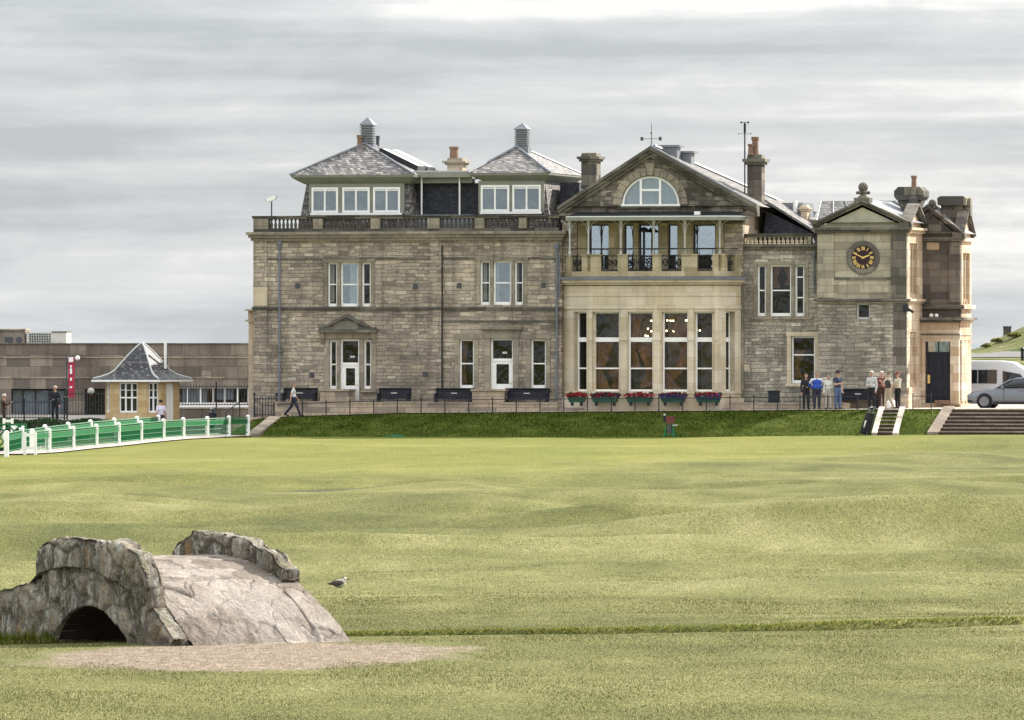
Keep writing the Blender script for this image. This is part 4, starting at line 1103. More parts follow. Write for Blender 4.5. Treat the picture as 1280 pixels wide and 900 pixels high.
# weather vane and anemometer mast
vu, vz = ga, gzt + .3
mb = MB(); z0 = vz - .1; zt = zz(154, 812, vg)
mb.tube((vu, vg, z0), (vu, vg, zt), .025, .012, 6); zc = zz(173.5, 812, vg)
mb.tube((vu - .48, vg, zc), (vu + .5, vg, zc), .014, n=6); mb.tube((vu, vg - .45, zc - .15), (vu, vg + .45, zc - .15), .014, n=6); mb.ball((vu, vg, zc + .28), .05)
mb.add([FG.p(vu - .54, .05, zc - .09), FG.p(vu - .40, .05, zc - .09), FG.p(vu - .40, .05, zc + .09), FG.p(vu - .54, .05, zc + .09)], [(0, 1, 2, 3)]); mb.prism(FG, [(vu + .36, zc - .09), (vu + .5, zc - .09), (vu + .5, zc + .09), (vu + .36, zc + .09)], .04, .055)
mb.build('weather_vane', M['vent'], CL)
mu = U(931, 3.2); mb = MB(); zt = zz(153, 931, 3.2)
mb.tube((mu, 3.2, zz(248, 931, 3.2)), (mu, 3.2, zt), .035, n=6); mb.tube((mu, 3.2, zt - .5), (mu, 3.2, zt - .06), .06, n=8)
mb.tube((mu - .17, 3.2, zt), (mu + .17, 3.2, zt), .012, n=5); mb.ball((mu - .17, 3.2, zt), .055); mb.ball((mu + .17, 3.2, zt), .055)
mb.tube((mu - .3, 3.2, zt - .55), (mu + .3, 3.2, zt - .55), .01, n=5); mb.ball((mu + .3, 3.2, zt - .55), .03); mb.ball((mu - .3, 3.2, zt - .55), .03)
mb.build('wind_mast', M['iron'], CL)

# ---------------------------------------------------------------- bay with five tall windows and a balcony on top
vb0 = -1.0
P = [(U(703, vg), vg), (U(736.5, vb0), vb0), (U(898, vb0), vb0), (U(926, vg - .1), vg - .1)]
zbt, zbb = zz(357, 812, vb0), zz(499, 812, vb0)
zo0, zo1 = zz(489, 812, vb0), zz(389.5, 812, vb0)
FB = Fr(P[1], (1, 0)); LB = P[2][0] - P[1][0]
fo = [(U(a, vb0) - P[1][0], U(b, vb0) - P[1][0], zo0, zo1) for a, b in ((740.5, 774), (784.5, 816), (827, 859.5), (868, 893.5))]
MB().wall(FB, 0, LB, zbb - .9, zbt, fo, 0, .42).build('bay_wall', M['cream'], CL)
FL = Fr(P[0], (P[1][0] - P[0][0], P[1][1] - P[0][1])); LL = math.hypot(P[1][0] - P[0][0], P[1][1] - P[0][1])
FRr = Fr(P[2], (P[3][0] - P[2][0], P[3][1] - P[2][1])); LR = math.hypot(P[3][0] - P[2][0], P[3][1] - P[2][1])
lo_ = [(LL * .42, LL * .90, zo0, zo1)]; ro_ = [(LR * .34, LR * .74, zo0, zo1)]
MB().wall(FL, 0, LL, zbb - .9, zbt, lo_, 0, .42).build('bay_wall', M['cream'], CL)
MB().wall(FRr, 0, LR, zbb - .9, zbt, ro_, 0, .42).build('bay_wall', M['cream'], CL)
zm1, zm2 = (zz(424.5, 812, vb0) - zo0) / (zo1 - zo0), (zz(460.5, 812, vb0) - zo0) / (zo1 - zo0)
dr = [[(1, .02, .62, .75), (-1, .0, .3, .6)], [(-1, .05, .6, .8), (1, .3, 1., .5)], [(1, .02, .3, .9), (-1, .3, .85, .75)], []]  # folds imitating the swirling brown reflections in the bay panes
for k, o in enumerate(fo):
    w_ = window(FB, *o, d=.28, rails=((zm1, .21), (zm2, .07)), fw=.08, sill=.08, room=2.6, refl_drape=dr[k], gl='glass')
    bb = MB()
    if k: 
        zl_ = zz(405 if k != 3 else 415, 812, vb0)
        rg = np.random.default_rng(40 + k)
        pts = {1: [(.80, 401), (.68, 411), (.84, 414), (.58, 419.5), (.66, 420), (.92, 419)], 2: [(.1, 400.5), (.24, 401), (.32, 401), (.82, 400.5), (.9, 400), (.06, 413.5), (.34, 414), (.62, 414), (.82, 414), (.9, 413)], 3: [(.12, 413)]}[k]
        for x_, py in pts:
            bb.ball(FB.p(o[0] + (o[1] - o[0]) * x_, .50 + .25 * rg.random(), zz(py, 812, vb0)), .04, 8, 5)
        bb.build('chandelier_bulb', M['bulb'], w_)
window(FL, *lo_[0], d=.26, rails=((zm1, .21), (zm2, .07)), fw=.07, sill=.08, room=.8)
window(FRr, *ro_[0], d=.34, rails=((zm1, .21), (zm2, .07)), fw=.06, sill=.08, room=.5)
def bayband(name, z0, z1, pr, mat='cream', dep=.3):
    """a moulding that follows the bay"""
    mb = MB()
    off = []
    nrm = [(FL.d[1], -FL.d[0]), (0, -1), (FRr.d[1], -FRr.d[0])]
    pts = [P[0], P[1], P[2], P[3]]; Q = []; I = []
    for i, p in enumerate(pts):
        if i == 0: n_ = nrm[0]; k = 1
        elif i == 3: n_ = nrm[2]; k = 1
        else:
            a, b = nrm[i - 1], nrm[i]; n_ = (a[0] + b[0], a[1] + b[1]); k = 2 / (n_[0] ** 2 + n_[1] ** 2)
        Q.append((p[0] + n_[0] * k * pr, p[1] + n_[1] * k * pr)); I.append((p[0] - n_[0] * k * dep, p[1] - n_[1] * k * dep))
    mb.slab(Q + I[::-1], z0, z1)
    return mb.build(name, M[mat], CL)
bayband('bay_cornice', zz(356, 812, vb0), zz(353, 812, vb0), .10); bayband('bay_cornice', zz(353, 812, vb0) + .002, zz(349.6, 812, vb0), .26)
bayband('balcony_floor', zz(349.6, 812, vb0) + .003, zz(346, 812, vb0), .36, 'pipe', 1.2)
bayband('bay_frieze_band', zz(370, 812, vb0), zz(368.2, 812, vb0), .035)
bayband('bay_architrave', zz(386, 812, vb0), zz(383.6, 812, vb0), .05)
bayband('bay_plinth', ZT - .5, zz(497, 812, vb0), .22, 'cream', .05)
bayband('bay_base', zz(492, 812, vb0), zz(489.2, 812, vb0), .06, 'cream', .02)
# piers between the windows with moulded caps
gaps = [0] + [x for o in fo for x in o[:2]] + [LB]
for k in range(0, len(gaps), 2):
    a0, a1 = gaps[k], gaps[k + 1]; w_ = a1 - a0; a0 += w_ * .16; a1 -= w_ * .16
    mb = MB(); zc = zz(423, 812, vb0)
    mb.box(FB, a0, a1, -.05, .02, zz(488.5, 812, vb0), zc - .10); mb.box(FB, a0 - .05, a1 + .05, -.09, .02, zc - .098, zc + .06); mb.box(FB, a0, a1, -.05, .02, zc + .062, zz(386.6, 812, vb0))
    mb.build('pilaster', M['cream'], CL)
# balcony parapet: pedestals with iron scroll panels between
zp0, zp1, zp2 = zz(345.6, 812, vb0), zz(339, 812, vb0), zz(317.5, 812, vb0)
bayband('balcony_kerb', zp0, zp1, .06, 'ochre', .3)
pedx = [(738, 751), (772, 784.5), (815.5, 826.5), (852, 871.5), (890.5, 897.5)]
for p0, p1 in pedx:
    mb = MB(); a0, a1 = U(p0, vb0) - P[1][0], U(p1, vb0) - P[1][0]; mb.box(FB, a0, a1, .0, .3, zp1 + .002, zp2 - .06); mb.box(FB, a0 - .04, a1 + .04, -.04, .34, zp2 - .058, zp2); mb.build('pedestal', M['ochre'], CL)
for fr_, L_, s0 in ((FL, LL, .12), (FL, LL, .72), (FRr, LR, .14), (FRr, LR, .72)):
    mb = MB(); a0 = L_ * s0; mb.box(fr_, a0, a0 + .4, 0, .3, zp1 + .002, zp2 - .06); mb.box(fr_, a0 - .04, a0 + .44, -.04, .34, zp2 - .058, zp2); mb.build('pedestal', M['ochre'], CL)
def scroll(fr_, a0, a1, z0, z1, d=.15):
    mb = MB(); n_ = 3; w_ = (a1 - a0) / n_; r = .018
    mb.tube(fr_.p(a0, d, z1), fr_.p(a1, d, z1), .022, n=6); mb.tube(fr_.p(a0, d, z0 + .04), fr_.p(a1, d, z0 + .04), .022, n=6)
    for k in range(n_):
        c = a0 + w_ * (k + .5); hh_ = (z1 - z0)
        for sg in (-1, 1):
            prev = None
            for i in range(19):
                t = i / 18; ang = t * 2.6 * math.pi; rr = (.5 * w_ * .9) * (1 - t * .75)
                q = fr_.p(c + sg * rr * math.cos(ang) * .9, d, z0 + hh_ * .52 + sg * hh_ * .02 + rr * 1.5 * math.sin(ang))
                if prev: mb.tube(prev, q, r, n=4)
                prev = q
        mb.tube(fr_.p(a0 + w_ * k, d, z0), fr_.p(a0 + w_ * k, d, z1), .02, n=5)
    return mb.build('iron_panel', M['iron'], CL)
for (p0, p1), (q0, q1) in zip(pedx[:-1], pedx[1:]): scroll(FB, U(p1, vb0) - P[1][0], U(q0, vb0) - P[1][0], zp1, zp2 - .08)
scroll(FL, LL * .12 + .4, LL * .72, zp1, zp2 - .08); scroll(FRr, LR * .14 + .4, LR * .72, zp1, zp2 - .08)
mb = MB(); zh = zz(310.5, 812, vb0)
mb.tube(FL.p(0, .15, zh), FL.p(LL, .15, zh), .022, n=6); mb.tube(FB.p(0, .15, zh), FB.p(LB, .15, zh), .022, n=6); mb.tube(FRr.p(0, .15, zh), FRr.p(LR, .15, zh), .022, n=6)
for a in np.linspace(.2, LB - .2, 9): mb.tube(FB.p(a, .15, zp2 - .02), FB.p(a, .15, zh), .014, n=5)
mb.build('handrail', M['iron'], CL)
# canopy on slim iron columns
zcan = zz(275.5, 812, vb0)
for px in (711, 735.5, 776, 817, 856, 898.5):
    fr_ = Fv(vb0 + .25) if 730 < px < 890 else Fv(vb0 + .45); u = U(px, vb0 + .25)
    mb = MB(); mb.tube(fr_.p(u, 0, zp2 - .1), fr_.p(u, 0, zcan), .042, n=8); mb.lathe([(.07, 0), (.09, .05), (.05, .12), (.045, .4)], fr_.p(u, 0, zp2), 8); mb.lathe([(.045, -.3), (.1, -.05), (.11, 0)], fr_.p(u, 0, zcan), 8)
    for sg in (-1, 1):
        prev = None
        for i in range(9):
            an = i / 8 * math.pi / 2; q = fr_.p(u + sg * (.42 - .38 * math.cos(an)), 0, zcan - .62 + .6 * math.sin(an)); 
            if prev: mb.tube(prev, q, .018, n=5)
            prev = q
    mb.build('canopy_column', M['plate'], CL)
c0, c1 = U(702, vb0 - .2), U(926, vb0 - .2)
mb = MB(); can = [(c0, vg), (c0 + .1, vb0 + .2), (c0 + .9, vb0 - .25), (c1 - .9, vb0 - .25), (c1 - .1, vb0 + .2), (c1, vg)]
mb.slab(can, zcan + .002, zcan + .17); cn = mb.build('canopy', M['fascia'], CL)
ins = [(x * .985 + .015 * (c0 + c1) / 2, y if y == vg else y + .08) for x, y in can]
mb = MB(); mb.slab(can, zcan + .172, zcan + .21); mb.build('canopy_gutter', M['white'], cn)
V = [(x, y, zcan + .212) for x, y in ins] + [(c0 + .3, vg - .02, zcan + .42), (c1 - .3, vg - .02, zcan + .42)]
MB().add(V, [(0, 1, 6), (1, 2, 6), (2, 3, 7, 6), (3, 4, 7), (4, 5, 7), (5, 0, 6, 7)]).build('canopy_roof', M['iron'], cn)
MB().box(Fv(vb0), U(867, vb0), U(874, vb0), .1, .3, zcan + .26, zcan + .42).build('floodlight', M['white'], cn)
# hanging heater lamp and tall patio heater standing on the balcony
u = U(805, -.3); mb = MB(); mb.tube((u, -.3, zp0), (u, -.3, zz(290, 805, -.3)), .06, n=8); mb.lathe([(.3, 0), (.32, .05), (.1, .22), (.0, .24)], (u, -.3, zz(290, 805, -.3)), 12); mb.lathe([(.22, 0), (.22, .3), (.1, .5)], (u, -.3, zp0), 10)
hz = mb.build('patio_heater', M['iron']); hz.location = (0, OY, 0); hz.rotation_euler = (0, 0, -YAW); tag(hz, 'dark patio heater standing behind the middle of the balcony rail', 'heater')

# ---------------------------------------------------------------- range between bay and clock gable
vr = .6
ru0, ru1 = U(922, vr), U(1024, vr)
zr1 = zz(308, 970, vr)
ro3 = [op(*q, vr) for q in ((946.5, 957.5, 331, 395), (962.5, 989, 331, 395), (993.5, 1005.5, 331, 395))]
rg1 = op(989, 1019, 420, 479, vr)
MB().wall(Fv(vr), ru0, ru1, .4, zr1, ro3 + [rg1]).build('wall', M['towerrub'], CL)
MB().box(Fv(vr), ru0 + .36, ru1, .36, 7, zr1 - .3, zr1 - .02).build('flat_roof', M['lead'], CL)
window(Fv(vr), *ro3[0]); window(Fv(vr), *ro3[1], refl_drape=[(1, .55, 1., .5), (-1, .6, 1., .5)]); window(Fv(vr), *ro3[2], rails=(.36, .76))
window(Fv(vr), *rg1, surround=(.2, .05, 'cream'), refl_drape=[(1, .1, .7, .55)], rails=(.6,))
l = ro3; mb = MB(); za, zb = l[0][2], l[0][3]; fr_ = Fv(vr)
mb.box(fr_, l[0][1] + .002, l[1][0] - .002, -.04, .2, za, zb); mb.box(fr_, l[1][1] + .002, l[2][0] - .002, -.04, .2, za, zb)
mb.box(fr_, l[0][0] - .18, l[0][0] - .002, -.04, .2, za, zb); mb.box(fr_, l[2][1] + .002, l[2][1] + .2, -.04, .2, za, zb)
mb.box(fr_, l[0][0] - .2, l[2][1] + .22, -.06, .2, zb + .002, zb + .15); mb.box(fr_, l[0][0] - .3, l[2][1] + .4, -.12, .2, za - .16, za - .022)
mb.build('window_surround', M['dressed'], CL)
cornice('cornice', Fv(vr), ru0 + .1, ru1, zr1 - .12, zr1 + .1, .22, .3, 'towerdark', 2, False)
balustrade(929, 1015, vr + .25, [(931, 1010)], [(1010.5, 1015)], 293.5, 307, 305.2, 'black', .225, bal_me2)
strip('wall_plate', 929.5, 936, 455.5, 463.5, .03, 'cream', vr); strip('wall_plate', 1046, 1054, 458, 466, .05, 'cream', -.3)
downpipe(1027.5, 378, 500, -.15, .04, False, 'iron'); downpipe(927, 375, 500, vr - .02, .04, False, 'iron'); downpipe(1018, 318, 368, vr - .02, .04, True, 'pipe')
# slate roofs behind it
mb = MB(); fr_ = Fv(3.4)
mb.prism(fr_, [(U(950, 3.4), zr1 - .4), (U(1022, 3.4), zr1 - .4), (U(1012, 3.4), zz(290, 980, 3.4)), (U(958, 3.4), zz(264, 980, 3.4))], 0, 4); mb.build('roof', M['slatedark'], CL)
mb = MB(); a, b = U(957, 3.4), U(1019, 3.4); z0_, z1_ = zz(252, 970, 3.4), zz(290.5, 1019, 3.4)
mb.prism(fr_, [(a, z0_), (b, z1_), (b, z1_ + .12), (a, z0_ + .12)], -.25, 6); mb.build('roof', M['slateroof'], CL)
mb = MB(); a, b = U(968, 6), U(1004, 6); mb.box(Fv(6), a, b, 0, 2.5, zz(292, 980, 6), zz(253.5, 980, 6)); mb.build('roof_dormer', M['lead'], CL)
mb = MB(); mb.tube((U(994, 5.8), 5.8, zz(272, 994, 6)), (U(994, 5.8), 5.8, zz(250.5, 994, 6)), .11); mb.build('vent_pipe', M['white'], CL)
chimney('chimney', 1001, 1009, 5.5, 256, 280, .6, 'pink', .1, .3)
chimney('chimney', 1009.5, 1016, 8.5, 262, 285, .6, 'vent', .06, .2)
# small louvred opening in the lit return wall
FE = Fr((gu1, vg), (0, 1))
MB().box(FE, 2.6, 3.5, -.03, .02, zz(287, 940, 3), zz(271, 940, 3)).build('shutter', M['terracotta'], CL)

# ---------------------------------------------------------------- clock gable
vt = -.35
tu0, tu1 = U(1022.5, vt), U(1133.5, vt); TD = 4.0
ztw = zz(288, 1078, vt); zs = zz(376, 1078, vt)
small = op(1070.5, 1087.5, 379, 398.5, vt)
clk = (U(1079, vt), zz(322, 1079, vt))
fr_ = Fv(vt)
MB().wall(fr_, tu0, tu1, .4, zs - .05, [small]).build('wall', M['towerrub'], CL)
MB().wall(fr_, tu0, tu1, zs - .048, ztw, []).build('wall', M['tower'], CL)
window(fr_, *small, rails=(), fw=.08, sill=.08, mat=M['plate'])
FTE = Fr((tu1, vt), (0, 1))
n1a, n1b = TD * .20, TD * .62
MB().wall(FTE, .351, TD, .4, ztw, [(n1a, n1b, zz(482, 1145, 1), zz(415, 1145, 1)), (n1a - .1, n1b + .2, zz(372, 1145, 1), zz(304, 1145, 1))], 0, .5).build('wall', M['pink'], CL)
MB().box(FTE, .352, TD - .01, .501, .7, .4, ztw).build('wall', M['wing'], CL)  # darker backing: shade between the reeds put into the stone colour
MB().box(fr_, tu0 + .01, tu0 + .35, .351, TD, .4, ztw).build('wall', M['tower'], CL)
for a0_, a1_, y0, y1 in ((n1a, n1b, 482, 415), (n1a - .1, n1b + .2, 372, 304)):      # reeded panels in the lit return
    mb = MB()
    for k in range(3):
        c = a0_ + (a1_ - a0_) * (k + .5) / 3; zb_, zt_ = zz(y0, 1145, 1), zz(y1, 1145, 1)
        mb.lathe([(.17, 0), (.16, .18), (.085, .24), (.08, zt_ - zb_ - .3), (.10, zt_ - zb_ - .2), (.15, zt_ - zb_ - .05)], FTE.p(c, .22, zb_ + .01), 10)
    mb.build('reeded_panel', M['pink'], CL)
strip('quoin_strip', 1022, 1042.5, 293, 372, .07, 'tower', vt); strip('quoin_strip', 1114, 1133.3, 293, 372, .07, 'towerdark', vt)
strip('quoin_strip', 1117, 1133.5, 381, 496, .07, 'towerdark', vt); 
strip('panel_moulding', 1043, 1113.5, 346.5, 349.5, .05, 'towerdark', vt); strip('sunk_panel', 1047, 1111, 352, 366.5, .045, 'tower', vt)
def wrap(name, z0, z1, pr, mat, mat2=None, a0=None, dE=TD):  # mat2 puts the sunlight on the east return into a paler stone
    mb = MB(); mb.box(fr_, (a0 if a0 is not None else tu0) - pr, tu1 + pr, -pr, 0, z0, z1); mb.build(name, M[mat], CL)
    mb = MB(); mb.box(FTE, 0.001, dE, -pr, 0, z0 + .001, z1 - .001); mb.build(name, M[mat2 or mat], CL)
wrap('string_course', zz(376.5, 1078, vt), zz(373.5, 1078, vt), .18, 'towerdark', 'pink'); wrap('string_course', zz(379, 1078, vt), zz(377, 1078, vt), .09, 'tower', 'pink')
wrap('cornice', ztw - .12, ztw + .02, .15, 'towerdark', 'pink'); wrap('cornice', ztw + .022, ztw + .14, .26, 'black', 'pink')
wrap('base_course', .45, zz(492, 1078, vt), .10, 'lowwall', 'pink')
MB().box(FTE, .1, TD * .85, -.10, .0, zz(492, 1145, 1) + .02, zz(484, 1145, 1)).build('panel_base', M['pink'], CL)
# pediments front and east, crossed roof
ta = (tu0 + tu1) / 2; zp_ = ztw + .14; zpk = zz(253.5, 1078, vt); tx0, tx1 = tu0 - .22, tu1 + .26
MB().prism(fr_, [(tu0 + .05, zp_ + .002), (tu1 - .02, zp_ + .002), (ta, zpk - .22)], .02, .3).build('gable_wall', M['tymp'], CL)
def rake(fr, x0, x1, xm, z0, z1, pr, mat, t=.24, back=.35):
    mb = MB()
    for sgn in (-1, 1):
        xe = x0 if sgn < 0 else x1
        for p_, a, b in ((pr, 0, .11), (pr * .6, -t * .6, -.002)):
            q = [(xe, z0 + a), (xm, z1 + a), (xm, z1 + b), (xe, z0 + b)]
            mb.prism(fr, q if sgn < 0 else q[::-1], -p_, back)
    return mb.build('raking_cornice', M[mat], CL)
rake(fr_, tx0, tx1, ta, zp_ + .12, zpk + .05, .24, 'black')
em = TD * .5
zpe = zz(258, 1147, 1)
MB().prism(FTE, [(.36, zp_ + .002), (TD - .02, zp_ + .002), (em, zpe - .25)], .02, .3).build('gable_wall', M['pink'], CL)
rake(FTE, -.24, TD + .1, em, zp_ + .124, zpe + .05, .24, 'towerdark')
V = [(tx0, vt - .22, zp_ + .24), (tx1 - .04, vt - .22, zp_ + .24), (ta, vt - .22, zpk + .165), (tx0, 7, zp_ + .24), (tx1 - .04, 7, zp_ + .24), (ta, 7, zpk + .165)]
MB().add(V, [(0, 2, 5, 3), (2, 1, 4, 5), (3, 5, 4), (0, 3, 4, 1)]).build('roof', M['lead'], CL)
# broad grey roof behind the clock gable
vq = 5.0; V = [(U(1020, vq), vq, zz(277, 1078, vq)), (U(1150, vq), vq, zz(277, 1078, vq)), (U(1118, vq + 2), vq + 2, zz(250, 1078, vq)), (U(1026, vq + 2), vq + 2, zz(250, 1078, vq)), (U(1020, vq), vq + 5, zz(277, 1078, vq)), (U(1150, vq), vq + 5, zz(277, 1078, vq))]
br = MB().add(V, [(0, 1, 2, 3), (1, 5, 2), (3, 2, 5, 4), (0, 3, 4), (0, 4, 5, 1)]).build('roof', M['slateroof'], CL)
mb = MB()
for t in np.linspace(.0, 1, 7):
    A_ = Vector(V[0]).lerp(Vector(V[1]), t); B_ = Vector(V[3]).lerp(Vector(V[2]), t); mb.tube(A_, B_, .035, n=5)
mb.build('roof_seam', M['lead'], br)
MB().box(Fv(vq), U(1018, vq), U(1034, vq), -.6, -.1, zz(292, 1030, vq), zz(275, 1030, vq)).build('parapet', M['black'], CL)
# ball finial
mb = MB(); zf = zpk + .12
mb.box(fr_, ta - .38, ta + .38, -.15, .55, zf - .1, zf + .12); mb.lathe([(.30, 0), (.16, .12), (.12, .2), (.2, .26), (.1, .34)], (ta, vt + .2, zf + .121), 10); mb.ball((ta, vt + .2, zf + .62), .24, 12, 8)
for k in range(6):
    w_ = k * math.pi / 3; mb.ball((ta + .27 * math.cos(w_), vt + .2 + .27 * math.sin(w_), zf + .36), .085, 6, 5)
mb.build('finial', M['black'], CL)
# clock
ck = MB().lathe([(.80, .0), (.80, -.05), (.76, -.08), (.60, -.08), (.56, -.05), (.56, -.03)], (0, 0, 0), 48, 'y').build('clock', M['towerdark'], CL); ck.location = (clk[0], vt, clk[1])
cf = MB().lathe([(.56, -.028), (.56, -.045), (0.0, -.045)], (0, 0, 0), 48, 'y').build('clock_face', M['clockface'], ck)
txt = ['XII', 'I', 'II', 'III', 'IIII', 'V', 'VI', 'VII', 'VIII', 'IX', 'X', 'XI']
def roman(k, s_):
    mb = MB(); ang = math.pi / 2 - k * math.pi / 6; cx, cz = .435 * math.cos(ang), .435 * math.sin(ang)
    wd = {'I': .048, 'V': .088, 'X': .088}; tot = sum(wd[c] for c in s_); x = -tot / 2
    rx, rz = math.sin(ang), -math.cos(ang)      # baseline direction (letters stand outwards)
    def bar(x0, z0, x1, z1, t):
        l_ = math.hypot(x1 - x0, z1 - z0); nx_, nz_ = -(z1 - z0) / l_ * t / 2, (x1 - x0) / l_ * t / 2
        q = [(x0 + nx_, z0 + nz_), (x1 + nx_, z1 + nz_), (x1 - nx_, z1 - nz_), (x0 - nx_, z0 - nz_)]
        q = [(cx + a * rx + b * math.cos(ang), cz + a * rz + b * math.sin(ang)) for a, b in q]
        mb.prism(F0, q, -.062, -.0455 - .0005 * rng.random())
    for c in s_:
        w_ = wd[c]; m_ = x + w_ / 2; hh_ = .085
        if c == 'I': bar(m_, -hh_, m_, hh_, .032)
        elif c == 'V': bar(m_, -hh_, m_ - .034, hh_, .034); bar(m_, -hh_, m_ + .034, hh_, .02)
        else: bar(m_ - .034, hh_, m_ + .034, -hh_, .034); bar(m_ - .034, -hh_, m_ + .034, hh_, .018)
        x += w_
    return mb.build('numeral', M['gold'], ck)
for k, s_ in enumerate(txt): roman(k, s_)
def hand(px, pz, w_, dpt):
    l_ = math.hypot(px, pz); ux, uz = px / l_, pz / l_; nx_, nz_ = -uz, ux
    q = [(-ux * .08 + nx_ * w_, -uz * .08 + nz_ * w_), (-ux * .08 - nx_ * w_, -uz * .08 - nz_ * w_), (px * .75 - nx_ * w_ * 1.1, pz * .75 - nz_ * w_ * 1.1), (px, pz), (px * .75 + nx_ * w_ * 1.1, pz * .75 + nz_ * w_ * 1.1)]
    MB().prism(F0, q, dpt - .015, dpt).build('clock_hand', M['gold'], ck)
hand(-.50, .24, .024, -.085); hand(.36, .13, .03, -.068)
MB().lathe([(.05, -.062), (.05, -.11), (0, -.11)], (0, 0, 0), 12, 'y').build('clock_boss', M['gold'], ck)
# security camera on the corner
mb = MB(); u, v_ = tu1 + .12, vt - .1; z = zz(387, 1137, vt); mb.box(Fv(v_, u), -.25, .0, -.25, .0, z - .1, z + .25); mb.tube((u, v_ - .1, z + .02), (u + .25, v_ - .3, z - .12), .07); mb.build('security_camera', M['iron'], CL)
# mushroom-capped chimney
c = chimney('chimney', 1124, 1149, 4.8, 262.5, 286, .9, 'tower', .06, .1)
mb = MB(); u0_, u1_ = U(1118, 4.6), U(1155, 4.6); z0_, z1_ = zz(250, 1136, 4.6), zz(233.5, 1136, 4.6)
mb.prism(Fv(4.5), [(u0_ + .12, z0_), (u1_ - .12, z0_), (u1_, z0_ + .16), (u1_, z1_ - .2), (u1_ - .2, z1_), (u0_ + .2, z1_), (u0_, z1_ - .2), (u0_, z0_ + .16)], 0, 1.4); mb.build('chimney_cap', M['black'], c)
mb = MB(); mb.prism(Fv(4.75), [(U(1121, 4.7), z0_ - .01), (U(1152, 4.7), z0_ - .01), (U(1147, 4.7), zz(262, 1136, 4.6)), (U(1126, 4.7), zz(262, 1136, 4.6))], 0, .95); mb.build('chimney_neck', M['towerdark'], c)
mb = MB(); mb.lathe([(.2, 0), (.24, .5), (.15, .62), (.12, 1.0)], (U(1142, 4.4), 4.35, zz(252, 1142, 4.5) - .35), 10); mb.build('chimney_shaft', M['black'], c)
pot(U(1142.5, 4.5), 4.5, zz(234, 1142, 4.5) - .1, zz(219.5, 1142, 4.5), .13, par=c)

# ---------------------------------------------------------------- east wing and entrance porch
vw = vt + TD
wu0, wu1 = U(1152, vw), U(1200.5, vw); WD = 2.9
fw2 = Fv(vw); zwt = zz(300, 1180, vw); zw1 = zz(381, 1180, vw)
MB().wall(fw2, wu0 - .5, wu1, .4, zwt, []).build('wall', M['wing'], CL)  # front's shade is put into a darker stone colour than the return's
FWE = Fr((wu1, vw), (0, 1))
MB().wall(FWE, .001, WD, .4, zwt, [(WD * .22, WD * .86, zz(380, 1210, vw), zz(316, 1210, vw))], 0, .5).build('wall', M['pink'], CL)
MB().box(FWE, .36, WD - .01, .501, .8, .4, zwt).build('wall', M['wing'], CL)  # recess back in dark stone, its colour standing in for shade
mb = MB(); zb_, zt_ = zz(380, 1210, vw), zz(316, 1210, vw)
for k in range(3):
    mb.lathe([(.17, 0), (.15, .18), (.085, .24), (.08, zt_ - zb_ - .3), (.10, zt_ - zb_ - .2), (.15, zt_ - zb_ - .05)], FWE.p(WD * (.22 + .64 * (k + .5) / 3), .22, zb_ + .01), 10)
mb.build('reeded_panel', M['pink'], CL)
MB().box(fw2, wu0 + .25, wu0 + .85, -.03, .1, zz(312, 1180, vw), zz(303, 1180, vw)).build('wall_plate', M['pink'], CL)
MB().box(fw2, U(1186, vw), wu1, -.08, .1, zz(378, 1195, vw), zz(302, 1195, vw)).build('quoin_strip', M['wing'], CL)
def wrap2(name, z0, z1, pr, mat, mat2=None, fr=None, frE=None, a0=None, a1=None, dE=None):  # mat2 colours the sunlit east side paler than the shaded front
    MB().box(fr, a0, a1 + pr, -pr, 0, z0, z1).build(name, M[mat], CL); MB().box(frE, .001, dE + pr * .5, -pr, 0, z0 + .001, z1 - .001).build(name, M[mat2 or mat], CL)
wrap2('string_course', zz(386, 1180, vw), zz(381, 1180, vw), .20, 'wing', 'pink', fw2, FWE, wu0 - .4, wu1, WD)
wrap2('cornice', zwt - .05, zwt + .12, .16, 'wing', 'pink', fw2, FWE, wu0 - .4, wu1, WD)
wa = U(1160, vw); zwp = zz(258, 1160, vw); wx1 = wu1 + .24; wx0 = 2 * wa - wx1
MB().prism(fw2, [(wx0, zwt + .122), (wu1, zwt + .122), (wa, zwp - .2)], .02, .3).build('gable_wall', M['wing'], CL)
rake(fw2, wx0, wx1, wa, zwt + .2, zwp, .22, 'wing')
wem = WD * .5; zwe = zz(262, 1214, vw)
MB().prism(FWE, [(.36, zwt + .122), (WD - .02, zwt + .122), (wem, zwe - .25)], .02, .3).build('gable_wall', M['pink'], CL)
rake(FWE, -.2, WD + .2, wem, zwt + .2, zwe + .05, .2, 'wing')
V = [(wx0, vw - .2, zwt + .31), (wx1 - .03, vw - .2, zwt + .31), (wa, vw - .2, zwp + .11), (wx0, vw + 3, zwt + .31), (wx1 - .03, vw + 3, zwt + .31), (wa, vw + 3, zwp + .11)]
MB().add(V, [(0, 2, 5, 3), (2, 1, 4, 5), (3, 5, 4), (0, 3, 4, 1)]).build('roof', M['slate'], CL)
mb = MB(); zf = zz(268, 1165, vw); u = U(1165.5, vw); mb.lathe([(.2, 0), (.12, .1), (.08, .2), (.2, .26), (.08, .34)], (u, vw, zf), 10); mb.ball((u, vw, zf + .52), .2, 10, 7)
for k in range(6): mb.ball((u + .22 * math.cos(k * math.pi / 3), vw + .22 * math.sin(k * math.pi / 3), zf + .32), .07, 6, 5)
mb.build('finial', M['black'], CL)
c = chimney('chimney', 1176, 1203, vw + 1.2, 256, 296, 1.0, 'wing', .03, .05)
mb = MB(); u0_, u1_ = U(1172, vw + 1), U(1207, vw + 1); z0_, z1_ = zz(256, 1190, vw), zz(244.5, 1190, vw)
